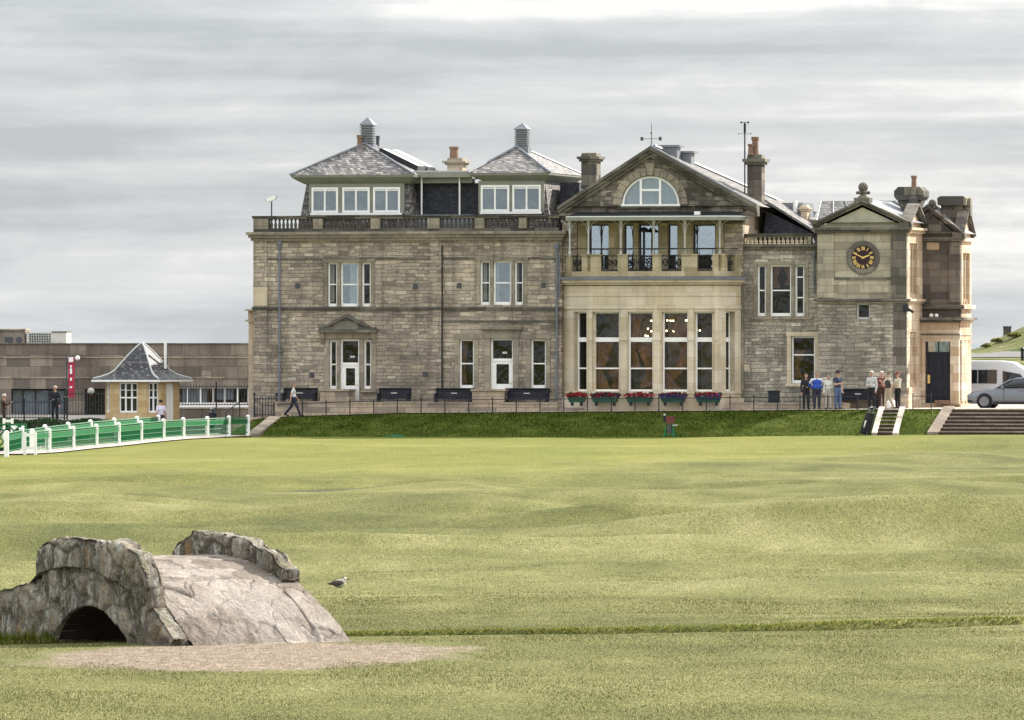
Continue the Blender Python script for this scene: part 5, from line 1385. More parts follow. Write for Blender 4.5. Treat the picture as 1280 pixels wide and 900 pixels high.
mb.prism(Fv(vw + 1.0), [(u0_, z0_), (u1_, z0_), (u1_ + .03, z1_ - .1), (u1_ - .12, z1_), (u0_ + .12, z1_), (u0_ - .03, z1_ - .1)], 0, 1.5); mb.build('chimney_cap', M['black'], c)
MB().box(Fv(vw + 1.4), U(1206, vw + 1.4), U(1213, vw + 1.4), 0, .5, zz(270, 1210, vw), zz(247, 1210, vw)).build('chimney_shaft', M['black'], c)
# porch
vp = vw - .55; pu0, pu1 = U(1149, vp), U(1198.5, vp); PD = 3.2
fp = Fv(vp); FPE = Fr((pu1, vp), (0, 1)); zpt = zz(402, 1180, vp)
door = op(1156.5, 1188, 427, 504, vp)
MB().wall(fp, pu0, pu1, .4, zpt, [door]).build('porch_wall', M['pink'], CL)
MB().box(FPE, .36, PD, .85, 1.1, .4, zpt).build('porch_wall', M['wing'], CL)  # dark back wall paints the shade behind the porch columns
MB().box(FPE, .001, PD, .0, .84, zz(425, 1205, vp), zpt).build('porch_entablature', M['pink'], CL)
for k, a in enumerate((.22, .95, 1.9, 2.75)):
    c_ = FPE.p(a, .2, 0); zb_ = zz(505, 1205, vp); zt_ = zz(425, 1205, vp)
    MB().lathe([(.24, 0), (.24, .14), (.18, .2), (.15, .3), (.125, zt_ - zb_ - .3), (.17, zt_ - zb_ - .18), (.22, zt_ - zb_ - .1), (.22, zt_ - zb_ - .002)], (c_[0], c_[1], zb_), 14).build('column', M['pink'], CL)
MB().box(FPE, .0, PD, -.1, .84, .4, zz(505, 1205, vp) - .003).build('porch_base', M['pink'], CL)
wrap2('porch_cornice', zz(403, 1180, vp), zz(400.5, 1180, vp), .12, 'wing', 'pink', fp, FPE, pu0, pu1, PD); wrap2('porch_cornice', zz(400.3, 1180, vp), zz(396.8, 1180, vp), .30, 'towerdark', 'towerdark', fp, FPE, pu0, pu1, PD)
MB().box(fp, pu0, pu1 + .1, 0, PD, zz(399, 1180, vp), zz(397, 1180, vp) - .01).build('flat_roof', M['lead'], CL)
wrap2('porch_band', zz(419, 1180, vp), zz(417, 1180, vp), .05, 'wing', 'pink', fp, FPE, pu0, pu1, PD)
mb = MB(); t = .14
mb.box(fp, door[0] - t, door[0], -.05, .1, door[2], door[3]); mb.box(fp, door[1], door[1] + t, -.05, .1, door[2], door[3]); mb.box(fp, door[0] - t, door[1] + t, -.06, .1, door[3] + .002, door[3] + t); mb.build('door_surround', M['pink'], CL)
dw = MB(); a0, a1, z0, z1 = door; d = .2; ztr = z0 + (z1 - z0) * .80
dw.box(fp, a0, a1, d, d + .06, z0, ztr); dw.box(fp, a0, a1, d - .03, d + .06, ztr + .002, ztr + .1); dw.box(fp, a0, a0 + .08, d - .02, d + .06, ztr + .1, z1); dw.box(fp, a1 - .08, a1, d - .02, d + .06, ztr + .1, z1); dw.box(fp, (a0 + a1) / 2 - .03, (a0 + a1) / 2 + .03, d - .02, d + .06, ztr + .1, z1)
for k in range(3):
    b0 = a0 + .14 + (a1 - a0 - .2) * k / 3; b1 = b0 + (a1 - a0 - .2) / 3 - .08
    for y0, y1 in ((z0 + .2, z0 + .85), (z0 + 1.05, ztr - .2)):
        dw.box(fp, b0, b0 + .035, d - .03, d - .001, y0, y1); dw.box(fp, b1 - .035, b1, d - .03, d - .001, y0, y1); dw.box(fp, b0 + .035, b1 - .035, d - .03, d - .001, y1 - .035, y1); dw.box(fp, b0 + .035, b1 - .035, d - .03, d - .001, y0, y0 + .035)
dd = dw.build('door', M['navy'], CL)
MB().box(fp, a0 + .08, a1 - .08, d + .02, d + .028, ztr + .1, z1 - .01).build('fanlight', M['glassmid'], dd)
MB().box(fp, a0 + .05, a1 - .05, d + .1, d + .12, ztr, z1).build('blind', M['blind'], dd)
MB().box(fp, a0 + .09, a0 + .2, d - .05, d - .002, z0 + .95, z0 + 1.35).build('push_plate', M['gold'], dd)
MB().box(fp, (a0 + a1) / 2 - .1, a1 - .02, -.3, -.06, z0 - .02, z0 + .15).build('door_mat_box', M['terracotta'], CL)
for px in (1163.5, 1170):
    mb = MB(); mb.ball((U(px, vp), vp + .1, zz(394.5, px, vp)), .1, 10, 6); mb.build('lamp_globe', M['white'], CL)
# ================================================================== BANK, PATH, TERRACE
def place(o, px, v, z=None, rz=0.0):
    x, y = L2W(U(px, v), v); o.location = (x, y, z if z is not None else zpath(U(px, v))); o.rotation_euler = (0, 0, -YAW + rz); return o
PATHZ = [(-13.6, .58), (-12.3, .66), (-9.5, .90), (-4, 1.08), (5, 1.17), (13.5, 1.25), (18, 1.30), (23, 1.34), (80, 1.36)]
def zpath(u): return float(np.interp(u, [p[0] for p in PATHZ], [p[1] for p in PATHZ]))
VT, VFt = -6.0, -10.0            # top and foot of the bank
def local(o): o.location = (0, OY, 0); o.rotation_euler = (0, 0, -YAW); return o
def zlawn(u, v): x, y = L2W(u, v); return h(x, y)
g = NG('bank_turf')
f = g.math('ADD', g.math('MULTIPLY', g.noise((.9, .9, 3), 5, .65), .6), g.math('MULTIPLY', g.noise((7, 7, 7), 4, .7), .4))
M['bank'] = g.fin(g.ramp(f, [(.3, (.020, .038, .004)), (.5, (.056, .078, .009)), (.7, (.135, .145, .029))]), .95, g.bump(f, .8, .12), 0, .1)
g = NG('pink_gravel')
M['path'] = g.fin(g.ramp(g.noise((3, 3, 3), 6, .7), [(.3, (.30, .245, .21)), (.7, (.42, .355, .31))]), .9, g.bump(g.noise(30, 3, .6), .3, .02), 0, .2)
g = NG('pale_paving')
M['plaza'] = g.fin(g.ramp(g.noise((2, 2, 2), 6, .7), [(.3, (.42, .36, .31)), (.7, (.54, .48, .42))]), .85, g.bump(g.noise(30, 3, .6), .2, .02), 0, .25)
ub0, ub1 = U(325, VT), U(1184, VT)
us = np.arange(ub0, ub1 + .01, .2); us[-1] = ub1; fs = np.linspace(0, 1, 16)
X = np.zeros((len(fs), len(us))); Y = X.copy(); Z = X.copy()
for j, f_ in enumerate(fs):
    for i, u in enumerate(us):
        ue = u - (.7 * (1 - f_) * max(0, 1 - (u - ub0) / 2.0) if True else 0)
        v = VFt + (VT - VFt) * f_
        zt, zf = zpath(u) - .012, zlawn(u, VFt) - .04
        prof = f_ + .10 * math.sin(f_ * math.pi) * (1 - 2 * (f_ < .0))
        X[j, i], Y[j, i] = L2W(ue, v); Z[j, i] = zf + (zt - zf) * prof + .04 * mnoise.noise(Vector((u * .8, v, 3))) * math.sin(f_ * math.pi)
tag(grid_obj('bank', X, Y, Z, M['bank']), kind='structure')
# longer grass on the bank
N = 40000
rr = rng.random(N); ii = rng.random(N)
u_ = ub0 + (ub1 - ub0) * ii; f_ = rr
zt_ = np.interp(u_, [p[0] for p in PATHZ], [p[1] for p in PATHZ]); v_ = VFt + (VT - VFt) * f_
lx_, ly_ = u_ * CY + v_ * SY, OY - u_ * SY + v_ * CY
fx_, fy_ = u_ * CY + VFt * SY, OY - u_ * SY + VFt * CY
zf_ = H(fx_, fy_) - .04; zb_ = zf_ + (zt_ - zf_) * (f_ + .1 * np.sin(f_ * np.pi))
hh_ = .025 + .04 * rng.random(N); th = rng.random(N) * np.pi
v = np.empty((N, 3, 3), np.float32); cx, sx_ = np.cos(th) * .02, np.sin(th) * .02
v[:, 0] = np.stack([lx_ - cx, ly_ - sx_, zb_ - .02], -1); v[:, 1] = np.stack([lx_ + cx, ly_ + sx_, zb_ - .02], -1); v[:, 2] = np.stack([lx_ + (rng.random(N) - .5) * .07, ly_ + (rng.random(N) - .6) * .07, zb_ + hh_], -1)
bl = v.reshape(-1, 3); me = bpy.data.meshes.new('bank_blades'); nv = len(bl)
me.vertices.add(nv); me.vertices.foreach_set('co', bl.ravel()); me.loops.add(nv); me.loops.foreach_set('vertex_index', np.arange(nv, dtype=np.int32))
me.polygons.add(nv // 3); me.polygons.foreach_set('loop_start', np.arange(0, nv, 3, dtype=np.int32)); me.polygons.foreach_set('loop_total', np.full(nv // 3, 3, np.int32)); me.update()
M['bblade'] = leafy('bank_blades', [(0, (.018, .036, .004)), (.6, (.058, .082, .01)), (1, (.145, .155, .034))])
me.materials.append(M['bblade']); o = bpy.data.objects.new('long_grass', me); COL.objects.link(o); tag(o, 'longer deep green grass on the bank below the clubhouse path', 'grass', kind='stuff')

def sheet(name, u0, u1, v0, v1, dz, m, step=.5):
    us = np.append(np.arange(u0, u1, step), u1); vs_ = np.linspace(v0, v1, 5)
    X = np.zeros((5, len(us))); Y = X.copy(); Z = X.copy()
    for j, v in enumerate(vs_):
        for i, u in enumerate(us):
            X[j, i], Y[j, i] = L2W(u, v); Z[j, i] = zpath(u) + dz
    return tag(grid_obj(name, X, Y, Z, m, False), kind='structure')
upz = U(1060, -3)
sheet('path', ub0 - .6, upz, VT - .15, -1.1, 0, M['path'])
sheet('plaza', upz, 70, VT - .15, 40, .0, M['plaza'], 1.0)
# low stone kerb wall between path and clubhouse, stepping with the path
mb = MB(); u = U(345, -1.3); lo = []
while u < U(1062, -1.3):
    u2 = min(u + 1.4, U(1062, -1.3)); um_ = (u + u2) / 2
    if not (U(699, -1.3) < um_ < U(930, -1.3)):
        zt = 1.57 + .02 * math.sin(u * 3); mb.box(F0, u + .004, u2 - .004, -1.45, -1.12, zpath(um_) - .4, zt - .08); mb.box(F0, u + .002, u2 - .002, -1.49, -1.08, zt - .078, zt)
    u = u2
lw = local(mb.build('low_wall', M['lowwall'])); tag(lw, 'low buff stone wall along the foot of the clubhouse beside the path', 'wall')
mb = MB().box(F0, U(318), U(1062), -1.1, -.12, .3, ZT); tag(local(mb.build('terrace', M['path'])), kind='structure')
# stone slab and steps at the west end of the bank
mb = MB(); 
for (u0, v0, z0), (u1, v1, z1) in (((U(309, VFt - .2), VFt - .2, zlawn(U(309, VFt - .2), VFt - .2)), (U(345, VT), VT - .3, zpath(U(345, VT)))),):
    mb.add([(u0, v0, z0 - .2), (u0 + .55, v0, z0 - .2), (u1 + .35, v1, z1 - .15), (u1 - .25, v1, z1 - .15), (u0, v0, z0 + .14), (u0 + .55, v0, z0 + .14), (u1 + .35, v1, z1 + .07), (u1 - .25, v1, z1 + .07)],
           [(0, 3, 2, 1), (4, 5, 6, 7), (0, 1, 5, 4), (1, 2, 6, 5), (2, 3, 7, 6), (3, 0, 4, 7)])
tag(local(mb.build('stone_ramp_edge', M['lowwall'])), 'sloping grey stone edging at the west end of the grass bank', 'kerb')
wst = thing('west_steps', (*L2W(U(302, -4.6), -4.6), .1), -YAW, 'short flight of stone steps with iron handrail beside the green fence end', 'steps')
mb = MB()
for k in range(5): mb.box(F0, -.2, 1.0, -2.2 + k * .4, .5, .08 + k * .13, .21 + k * .13)
mb.build('steps', M['lowwall'], wst)
mb = MB(); mb.tube((-.1, -2.3, .1), (-.1, -2.3, 1.0), .025); mb.tube((-.1, 0, .6), (-.1, 0, 1.5), .025); mb.tube((-.1, -2.3, 1.0), (-.1, 0, 1.5), .025); mb.tube((-.1, -1.15, .3), (-.1, -1.15, 1.25), .02)
mb.build('handrail', M['iron'], wst)

# iron railing along the top of the bank
rl = thing('path_railing', (0, OY, 0), -YAW, 'thin black iron railing along the edge of the path above the grass bank', 'railing')
pxs = [328, 342] + [378 + 29.7 * k for k in range(21)] + [1000, 1034.5, 1072, 1141, 1164]
vr_ = VT + .15; tops = []
pm = MB().tube((0, 0, -.05), (0, 0, .66), .027, n=6); pm.ball((0, 0, .67), .04, 6, 4)
post_me = None
for px in pxs:
    u = U(px, vr_)
    if post_me is None: o = pm.build('post', M['iron'], rl); post_me = o.data
    else: o = bpy.data.objects.new('post', post_me); COL.objects.link(o); o.parent = rl
    o.location = (u, vr_, zpath(u)); tops.append((u, vr_, zpath(u) + .60))
for run in (tops[:-2], tops[-2:]):
    mb = MB()
    for a, b in zip(run[:-1], run[1:]): mb.tube(a, b, .02, n=5)
    mb.build('rail', M['iron'], rl)

# steps cut in the bank
st = thing('bank_steps', (*L2W(U(1106, VFt), VFt), zlawn(U(1106, VFt), VFt)), -YAW, 'narrow flight of dark steps between pale stone sides in the grass bank', 'steps')
zr = zpath(U(1115, VT)) - zlawn(U(1106, VFt), VFt); dv = VT - VFt; du = U(1119, VT) - U(1106, VFt) - .15; n = 7
mb = MB(); mb2 = MB()
for k in range(n):
    f0 = k / n; mb.box(F0, -.33 + du * f0, .33 + du * f0, dv * f0, dv + .1, zr * f0 - .1, zr * (k + 1) / n - .035)
    mb2.box(F0, -.33 + du * f0, .33 + du * f0, dv * f0 - .03, dv * (k + 1) / n + .02, zr * (k + 1) / n - .034, zr * (k + 1) / n)
M['riser'] = plain('dark_riser', (.07, .05, .042), .9, 0, .3, 5); M['tread'] = plain('tread', (.26, .215, .175), .9, 0, .3, 5)
mb.build('riser', M['riser'], st); mb2.build('tread', M['tread'], st)
for sg in (-1, 1):
    mb = MB(); a = sg * .36; b = a + sg * .26
    q = lambda x, f, dz: (x + du * f, dv * f, zr * f + dz)
    V_ = [q(a, 0, -.1), q(b, 0, -.1), q(b, 1.02, -.1), q(a, 1.02, -.1), q(a, 0, .12), q(b, 0, .12), q(b, 1.02, .1), q(a, 1.02, .1)]
    mb.add(V_, [(0, 3, 2, 1), (4, 5, 6, 7), (0, 1, 5, 4), (1, 2, 6, 5), (2, 3, 7, 6), (3, 0, 4, 7)]).build('side_stone', M['plaza'], st)
u0 = U(1174, VFt)
st = thing('wide_steps', (*L2W(u0, VFt), zlawn(u0, VFt)), -YAW, 'wide flight of brown stone steps from the lawn up to the entrance forecourt', 'steps')
zr = zpath(u0 + 2) - zlawn(u0, VFt); n = 7; mb = MB(); mb2 = MB(); m3 = MB(); dv = VT - VFt - .05
for k in range(n):
    f0 = k / n; mb.box(F0, 0, 14, dv * f0, dv + .2, zr * f0 - .3 * (k == 0), zr * (k + 1) / n - .055); mb2.box(F0, 0, 14, dv * f0 - .04, dv * (k + 1) / n + .03, zr * (k + 1) / n - .054, zr * (k + 1) / n + (.002 if k == n - 1 else 0))
M['treadw'] = stone('step_stone', [(.20, .16, .125), (.26, .21, .165), (.31, .255, .20)], .9, 5, (.08, .065, .05), .012, .0, (.12, .1, .08), .5, .3)
mb.build('riser', M['riser'], st); mb2.build('tread', M['treadw'], st)
q = lambda x, f, dz: (x, dv * f, zr * f + dz); a, b = -.55, -.02
V_ = [q(a, -.02, -.3), q(b, -.02, -.3), q(b, 1.02, -.2), q(a, 1.02, -.2), q(a, -.02, .16), q(b, -.02, .16), q(b, 1.02, .1), q(a, 1.02, .1)]
MB().add(V_, [(0, 3, 2, 1), (4, 5, 6, 7), (0, 1, 5, 4), (1, 2, 6, 5), (2, 3, 7, 6), (3, 0, 4, 7)]).build('side_stone', M['treadw'], st)

# benches along the front
def bench(px0, px1, label, plaque=True):
    u0, u1 = U(px0, -.75), U(px1, -.75); w_ = u1 - u0
    b = thing('bench', (*L2W((u0 + u1) / 2, -.75), ZT), -YAW, label, 'bench', 'dark benches along the clubhouse front')
    mb = MB()
    for k in range(6): mb.box(F0, -w_ / 2, w_ / 2, .12 + .018 * k, .15 + .018 * k, .40 + k * .082, .476 + k * .082)
    mb.box(F0, -w_ / 2, w_ / 2, .08, .22, .885, .93); bk = mb.build('backrest', M['navy'], b)
    if plaque: MB().box(F0, -.18, .12, .095, .118, .66, .705).build('plaque', M['plate'], bk)
    mb = MB()
    for k in range(4): mb.box(F0, -w_ / 2, w_ / 2, -.34 + k * .12, -.24 + k * .12, .41, .445)
    mb.build('seat', M['navy'], b)
    for sg in (-1, 1):
        x = sg * (w_ / 2 - .08); mb = MB(); mb.box(F0, x - .04, x + .04, -.32, -.25, 0, .66); mb.box(F0, x - .04, x + .04, .10, .17, 0, .9); mb.box(F0, x - .045, x + .045, -.36, .14, .62, .67); mb.build('leg', M['navy'], b)
    return b
for a, b_, l in ((353, 396, 'dark navy bench behind the walking man near the west corner'), (472, 513, 'dark navy bench just right of the pedimented door'), (543.5, 592, 'dark navy bench between the stone block of the right-hand door and the corner strip'),
                 (631, 686, 'long dark navy bench under the narrow window left of the bay'), (1047, 1098, 'long dark navy bench behind the standing group below the clock')):
    bench(a, b_, l)
pb = thing('storage_box', (*L2W(U(967.5, -.8), -.8), ZT), -YAW, 'small square navy box against the wall right of the bay', 'box')
MB().box(F0, -.24, .24, -.2, .2, .04, .78).build('box_body', M['navy'], pb); MB().box(F0, -.27, .27, -.23, .23, .783, .84).build('lid', M['navy'], pb)

# flower troughs on the bay plinth
M['trough'] = plain('green_trough', (.012, .06, .036), .6, 0, .2, 4)
M['leafd'] = plain('dark_leaves', (.025, .05, .02), .9, 0, .4, 20)
fl = {'red': plain('red_petals', (.26, .012, .02), .8, 0, .3, 30), 'purple': plain('purple_petals', (.05, .012, .05), .8, 0, .4, 30), 'pinkp': plain('pink_petals', (.55, .18, .25), .8, 0, .3, 30), 'blue': plain('blue_petals', (.03, .04, .16), .8, 0, .3, 30)}
for px0, px1, cols, l in ((709, 733, 'red red red red', 'narrowest green trough of dark red flowers, at the left end of the bay'),
                          (739, 774, 'purple purple red red', 'green trough of dark purple and red flowers under the second bay window'),
                          (782, 817, 'red red red pinkp', 'green trough of red flowers at the middle of the bay'),
                          (825, 858, 'purple purple blue red', 'green trough of purple and blue flowers under the fourth bay window'),
                          (869, 902, 'red red red blue', 'green trough of red flowers and blue trailers, right end of the bay')):
    v0 = -1.55; u0, u1 = U(px0, v0), U(px1, v0); w_ = (u1 - u0) / 2; z0 = zz(503, px0, v0)
    t = thing('flower_trough', (*L2W((u0 + u1) / 2, v0), z0), -YAW, l, 'planter', 'flower troughs below the bay windows')
    MB().prism(F0, [(-w_ + .14, 0), (w_ - .14, 0), (w_ - .03, .26), (-w_ + .03, .26)], -.16, .16).build('trough', M['trough'], t)
    mb = MB().prism(F0, [(-w_ + .2, -.16), (-w_ + .3, -.16), (-w_ + .3, 0), (-w_ + .2, 0)], -.12, .12); mb.prism(F0, [(w_ - .3, -.16), (w_ - .2, -.16), (w_ - .2, 0), (w_ - .3, 0)], -.12, .12); mb.build('foot', M['iron'], t)
    rg = np.random.default_rng(int(px0)); mb = MB()
    for k in range(70):
        x = (rg.random() * 2 - 1) * w_; y = (rg.random() - .5) * .4; z = .26 + .18 * rg.random(); s_ = .05 + .04 * rg.random()
        a = rg.random() * 6.28; mb.add([(x, y, z - .05), (x + s_ * math.cos(a), y + s_ * math.sin(a), z), (x + .02, y, z + .1), (x - s_ * math.cos(a), y - s_ * math.sin(a), z)], [(0, 1, 2, 3)])
    mb.build('foliage', M['leafd'], t, fix=False)
    cl = cols.split(); mbs = {c: MB() for c in cl}
    for k in range(210):
        c = cl[int(rg.random() * len(cl))]; x = (rg.random() * 2 - 1) * (w_ + .03); y = (rg.random() - .55) * .5; z = .27 + .24 * rg.random() * (1 - .5 * abs(x) / w_)
        if c in ('blue',): z = .16 + .22 * rg.random(); y = -.2 - .06 * rg.random()
        r = .022 + .022 * rg.random()
        mbs[c].ball((x, y, z), r, 5, 3)
    for c, m_ in mbs.items(): m_.build('flowers', fl[c], t)

# camera mast at the west end of the roof
cm = thing('camera_mast', (*L2W(U(339.5, .6), .6), zz(292, 340, .6)), -YAW, 'white security camera on a thin dark mast at the west end of the roof balustrade', 'camera')
zt = zz(252, 340, .6) - zz(292, 340, .6)
MB().tube((0, 0, 0), (0, 0, zt), .035, n=8).build('mast', M['vent'], cm)
mb = MB(); mb.prism(Fr((0, -.1), (1, 0)), [(-.24, zt - .02), (.2, zt + .1), (.26, zt + .30), (-.05, zt + .24), (-.24, zt + .14)], 0, .24); mb.build('camera_housing', M['white'], cm)
mb = MB(); mb.prism(Fr((0, -.08), (1, 0)), [(-.27, zt - .01), (-.241, zt - .02), (-.241, zt + .12), (-.27, zt + .12)], 0, .2); mb.build('lens', M['iron'], cm)

# golf bags, tee marker stand, covers
def golf_bag(px, v, s_, lean, label, z=None):
    b = thing('golf_bag', (0, 0, 0), 0, label, 'golf bag'); place(b, px, v, z)
    d = Vector((math.sin(lean), -.05, math.cos(lean))); o0 = Vector((0, 0, .06))
    mb = MB(); prev = None
    prof = [(0, .12), (.06, .15), (.3, .16), (.62, .15), (.80, .14), (.86, .15)]
    for (h0, r0), (h1, r1) in zip(prof[:-1], prof[1:]): mb.tube(o0 + d * h0, o0 + d * h1, r0, r1, 12)
    mb.build('bag_body', M['iron'], b, smooth=False)
    mb = MB(); mb.tube(o0 + d * .2 + Vector((.02, -.14, 0)), o0 + d * .58 + Vector((.02, -.14, 0)), .085, .07, 10); mb.build('pocket', M['navy'], b)
    mb = MB(); c = o0 + d * .42 + Vector((-.01, -.2, 0)); e1 = d; e2 = Vector((math.cos(lean), 0, -math.sin(lean)))
    mb.add([c - e1 * .15 - e2 * .045, c - e1 * .13 + e2 * .06, c + e1 * .15 + e2 * .05, c + e1 * .12 - e2 * .06], [(0, 1, 2, 3)]); 
    mb.add([x + Vector((0, .02, 0)) for x in (c - e1 * .15 - e2 * .045, c - e1 * .13 + e2 * .06, c + e1 * .15 + e2 * .05, c + e1 * .12 - e2 * .06)], [(3, 2, 1, 0)]); mb.build('badge', M['white'], b)
    rg = np.random.default_rng(int(px)); 
    for k in range(7):
        a = k * .9; p = o0 + d * .8 + Vector((.07 * math.cos(a), .07 * math.sin(a), 0)); q_ = p + d * (.18 + .12 * rg.random()) + Vector(((rg.random() - .5) * .08, 0, 0))
        mb = MB(); mb.tube(p, q_, .012, n=5); mb.ball(q_, .05, 7, 5, (1, .7, .8)); mb.build('club_head', [M['vent'], M['plate'], M['navy']][k % 3], b)
    mb = MB(); t = o0 + d * .62; mb.tube(t, (-.24, .05, 0), .016, n=5); mb.tube(t, (.1, -.28, 0), .016, n=5); mb.ball((-.24, .05, .02), .03, 6, 4); mb.ball((.1, -.28, .02), .03, 6, 4); mb.build('stand_leg', M['iron'], b)
    b.scale = (s_ * 1.4, s_ * 1.4, s_)
    return b
zb = zlawn(U(1081, VFt - .3), VFt - .3)
golf_bag(1081, VFt - .3, 1.15, .22, 'black golf bag with white badge standing on its legs at the foot of the bank', zb)
x, y, z = at(262, 520, 346); gb = golf_bag(300, 0, 1.0, .15, 'black golf bag with pale stripe standing behind the green fence near its right end'); gb.location = (x, y, h(x, y) + .02)

M['sgreen'] = plain('bright_green_paint', (.012, .16, .06), .6, 0, .2, 4); M['maroon'] = plain('maroon_panel', (.16, .045, .04), .7, 0, .25, 5)
wsx = thing('ball_washer_stand', (0, 0, 0), 0, 'small green frame stand with maroon box on the shaded bank below the bay', 'stand'); place(wsx, 837, VFt - .2, zlawn(U(837, VFt - .2), VFt - .2))
mb = MB()
for sx in (-1, 1):
    mb.tube((sx * .24, -.2, 0), (sx * .14, 0, .62), .028, n=6); mb.tube((sx * .24, .2, 0), (sx * .14, 0, .62), .028, n=6); mb.tube((sx * .22, -.16, .12), (sx * .22, .16, .12), .02, n=5)
mb.tube((-.22, -.16, .12), (.22, -.16, .12), .02, n=5); mb.tube((-.14, 0, .6), (-.24, 0, 1.0), .03); mb.build('frame', M['sgreen'], wsx)
mb = MB().box(F0, -.14, .22, -.14, .14, .66, .97); mb.build('box', M['maroon'], wsx); MB().box(F0, -.28, -.145, -.1, .1, .72, 1.0).build('canister', M['navy'], wsx)
MB().tube((.16, -.1, .55), (.40, -.1, .56), .03).build('handle', M['plate'], wsx); MB().box(F0, -.08, .1, -.1, .1, .18, .6).build('bottle', M['vent'], wsx); MB().ball((-.24, 0, 1.03), .06, 8, 5).build('cap', M['plate'], wsx)
hb = thing('hole_cover', (0, 0, 0), 0, 'flat bright green mat lying at the foot of the shaded bank left of the doors', 'mat'); place(hb, 493, VFt - .35, zlawn(U(493, VFt - .35), VFt - .35) + .005)
mb = MB().box(F0, -.45, .5, -.3, .3, 0, .05, .03); mb.build('mat', plain('green_mat', (.012, .10, .03), .8, 0, .3, 6), hb); mb = MB().box(F0, -.2, .35, .1, .22, .052, .10, .02); mb.build('rolled_edge', M['fgreen'] if 'fgreen' in M else M['sgreen'], hb)
wb = thing('white_bag', (0, 0, 0), 0, 'rounded white bag on the path behind the man in khaki trousers', 'bag'); place(wb, 1113.5, -4.0)
mb = MB(); mb.lathe([(.2, 0), (.24, .06), (.25, .22), (.2, .36), (.1, .42), (.04, .43)], (0, 0, 0), 14, 'z', 1, .7); mb.build('bag_body', M['white'], wb, smooth=True); mb = MB()
for k in range(8): mb.tube((.1 * math.cos(math.pi * k / 8), 0, .41 + .1 * math.sin(math.pi * k / 8)), (.1 * math.cos(math.pi * (k + 1) / 8), 0, .41 + .1 * math.sin(math.pi * (k + 1) / 8)), .012, n=5)
mb.build('handle', M['plate'], wb)

# ================================================================== CAR AND VAN
def loft(rings, closed=True):
    mb = MB(); n = len(rings[0]); V_ = [p for r in rings for p in r]; Fc = []
    for j in range(len(rings) - 1):
        for i in range(n): Fc.append((j * n + i, j * n + (i + 1) % n, (j + 1) * n + (i + 1) % n, (j + 1) * n + i))
    Fc += [tuple(range(n - 1, -1, -1)), tuple(range((len(rings) - 1) * n, len(rings) * n))]
    return mb.add(V_, Fc)
g = NG('car_paint'); g.b.inputs['Coat Weight'].default_value = .6; g.b.inputs['Coat Roughness'].default_value = .05
M['carpaint'] = g.fin((.165, .172, .19), .28, None, .5, .5)
g = NG('car_glass'); M['carglass'] = g.fin((.012, .016, .022), .05, None, 0, .6)
M['tyre'] = plain('tyre_rubber', (.018, .018, .018), .85, 0, .2, 12); M['rim'] = plain('alloy_rim', (.2, .2, .215), .3, .7, .1, 5, .5)
g = NG('van_paint'); M['van'] = g.fin((.48, .49, .52), .35, None, 0, .4)
M['lens'] = plain('lamp_lens', (.55, .57, .6), .15, .2, .1, 4, .6)
def wheel(par, x, y, r, w_, side):
    wt = MB().lathe([(r * .62, 0), (r * .94, .0), (r, w_ * .15), (r, w_ * .85), (r * .94, w_), (r * .62, w_)], (0, 0, 0), 28, 'y').build('wheel', M['tyre'], par, smooth=False)
    wt.location = (x, y, r)
    mb = MB(); mb.lathe([(r * .64, .012), (r * .70, -.004), (r * .66, .02), (r * .60, .05)], (0, 0, 0), 28, 'y')
    for k in range(10):
        a = k * math.pi / 5; c_, s_ = math.cos(a), math.sin(a); t = .02
        mb.prism(F0, [(.05 * c_ - t * s_ * .6, .05 * s_ + t * c_ * .6), (.05 * c_ + t * s_ * .6, .05 * s_ - t * c_ * .6), (r * .66 * c_ + t * s_, r * .66 * s_ - t * c_), (r * .66 * c_ - t * s_, r * .66 * s_ + t * c_)], .004, .03)
    mb.lathe([(.06, -.005), (.06, .03)], (0, 0, 0), 10, 'y'); rim = mb.build('rim', M['rim'], wt); rim.location = (0, -.04, 0)
    if side > 0: rim.scale = (1, -1, 1); rim.location = (0, w_ + .04, 0)
    MB().lathe([(r * .63, w_ * .5), (r * .63, w_ * .52)], (0, 0, 0), 20, 'y').build('brake_disc', M['iron'], wt)
    return wt
car = thing('parked_car', (*L2W(U(1212, -1.2) + 2.35, -1.2), zpath(24)), -YAW, 'silver blue saloon car parked nose left on the forecourt by the entrance', 'car')
def cring(x, zb, zs, hw, hz):
    # lower body section: sill, flank, shoulder, deck
    return [(x, -hw * .90, zb), (x, -hw * .985, zb + .12), (x, -hw, zb + .3), (x, -hw * .985, (zb + zs) / 2 + .12), (x, -hw * .95, zs - .03), (x, -hw * .86, zs + hz * .6), (x, -hw * .4, zs + hz), (x, hw * .4, zs + hz), (x, hw * .86, zs + hz * .6), (x, hw * .95, zs - .03), (x, hw * .985, (zb + zs) / 2 + .12), (x, hw, zb + .3), (x, hw * .985, zb + .12), (x, hw * .90, zb)]
secs = [(-2.36, .34, .52, .55, .02), (-2.33, .25, .60, .74, .03), (-2.2, .20, .68, .84, .05), (-1.9, .19, .76, .89, .06), (-1.4, .18, .84, .91, .07), (-.95, .18, .91, .915, .05), (-.3, .18, .93, .92, .03), (.8, .18, .95, .92, .03), (1.5, .18, .96, .91, .03), (1.9, .19, .97, .89, .05), (2.2, .24, .95, .84, .05), (2.33, .34, .90, .76, .03)]
cb = loft([cring(*s_) for s_ in secs]).build('body', M['carpaint'], car, smooth=True)
cb.data.set_sharp_from_angle(angle=R(38))
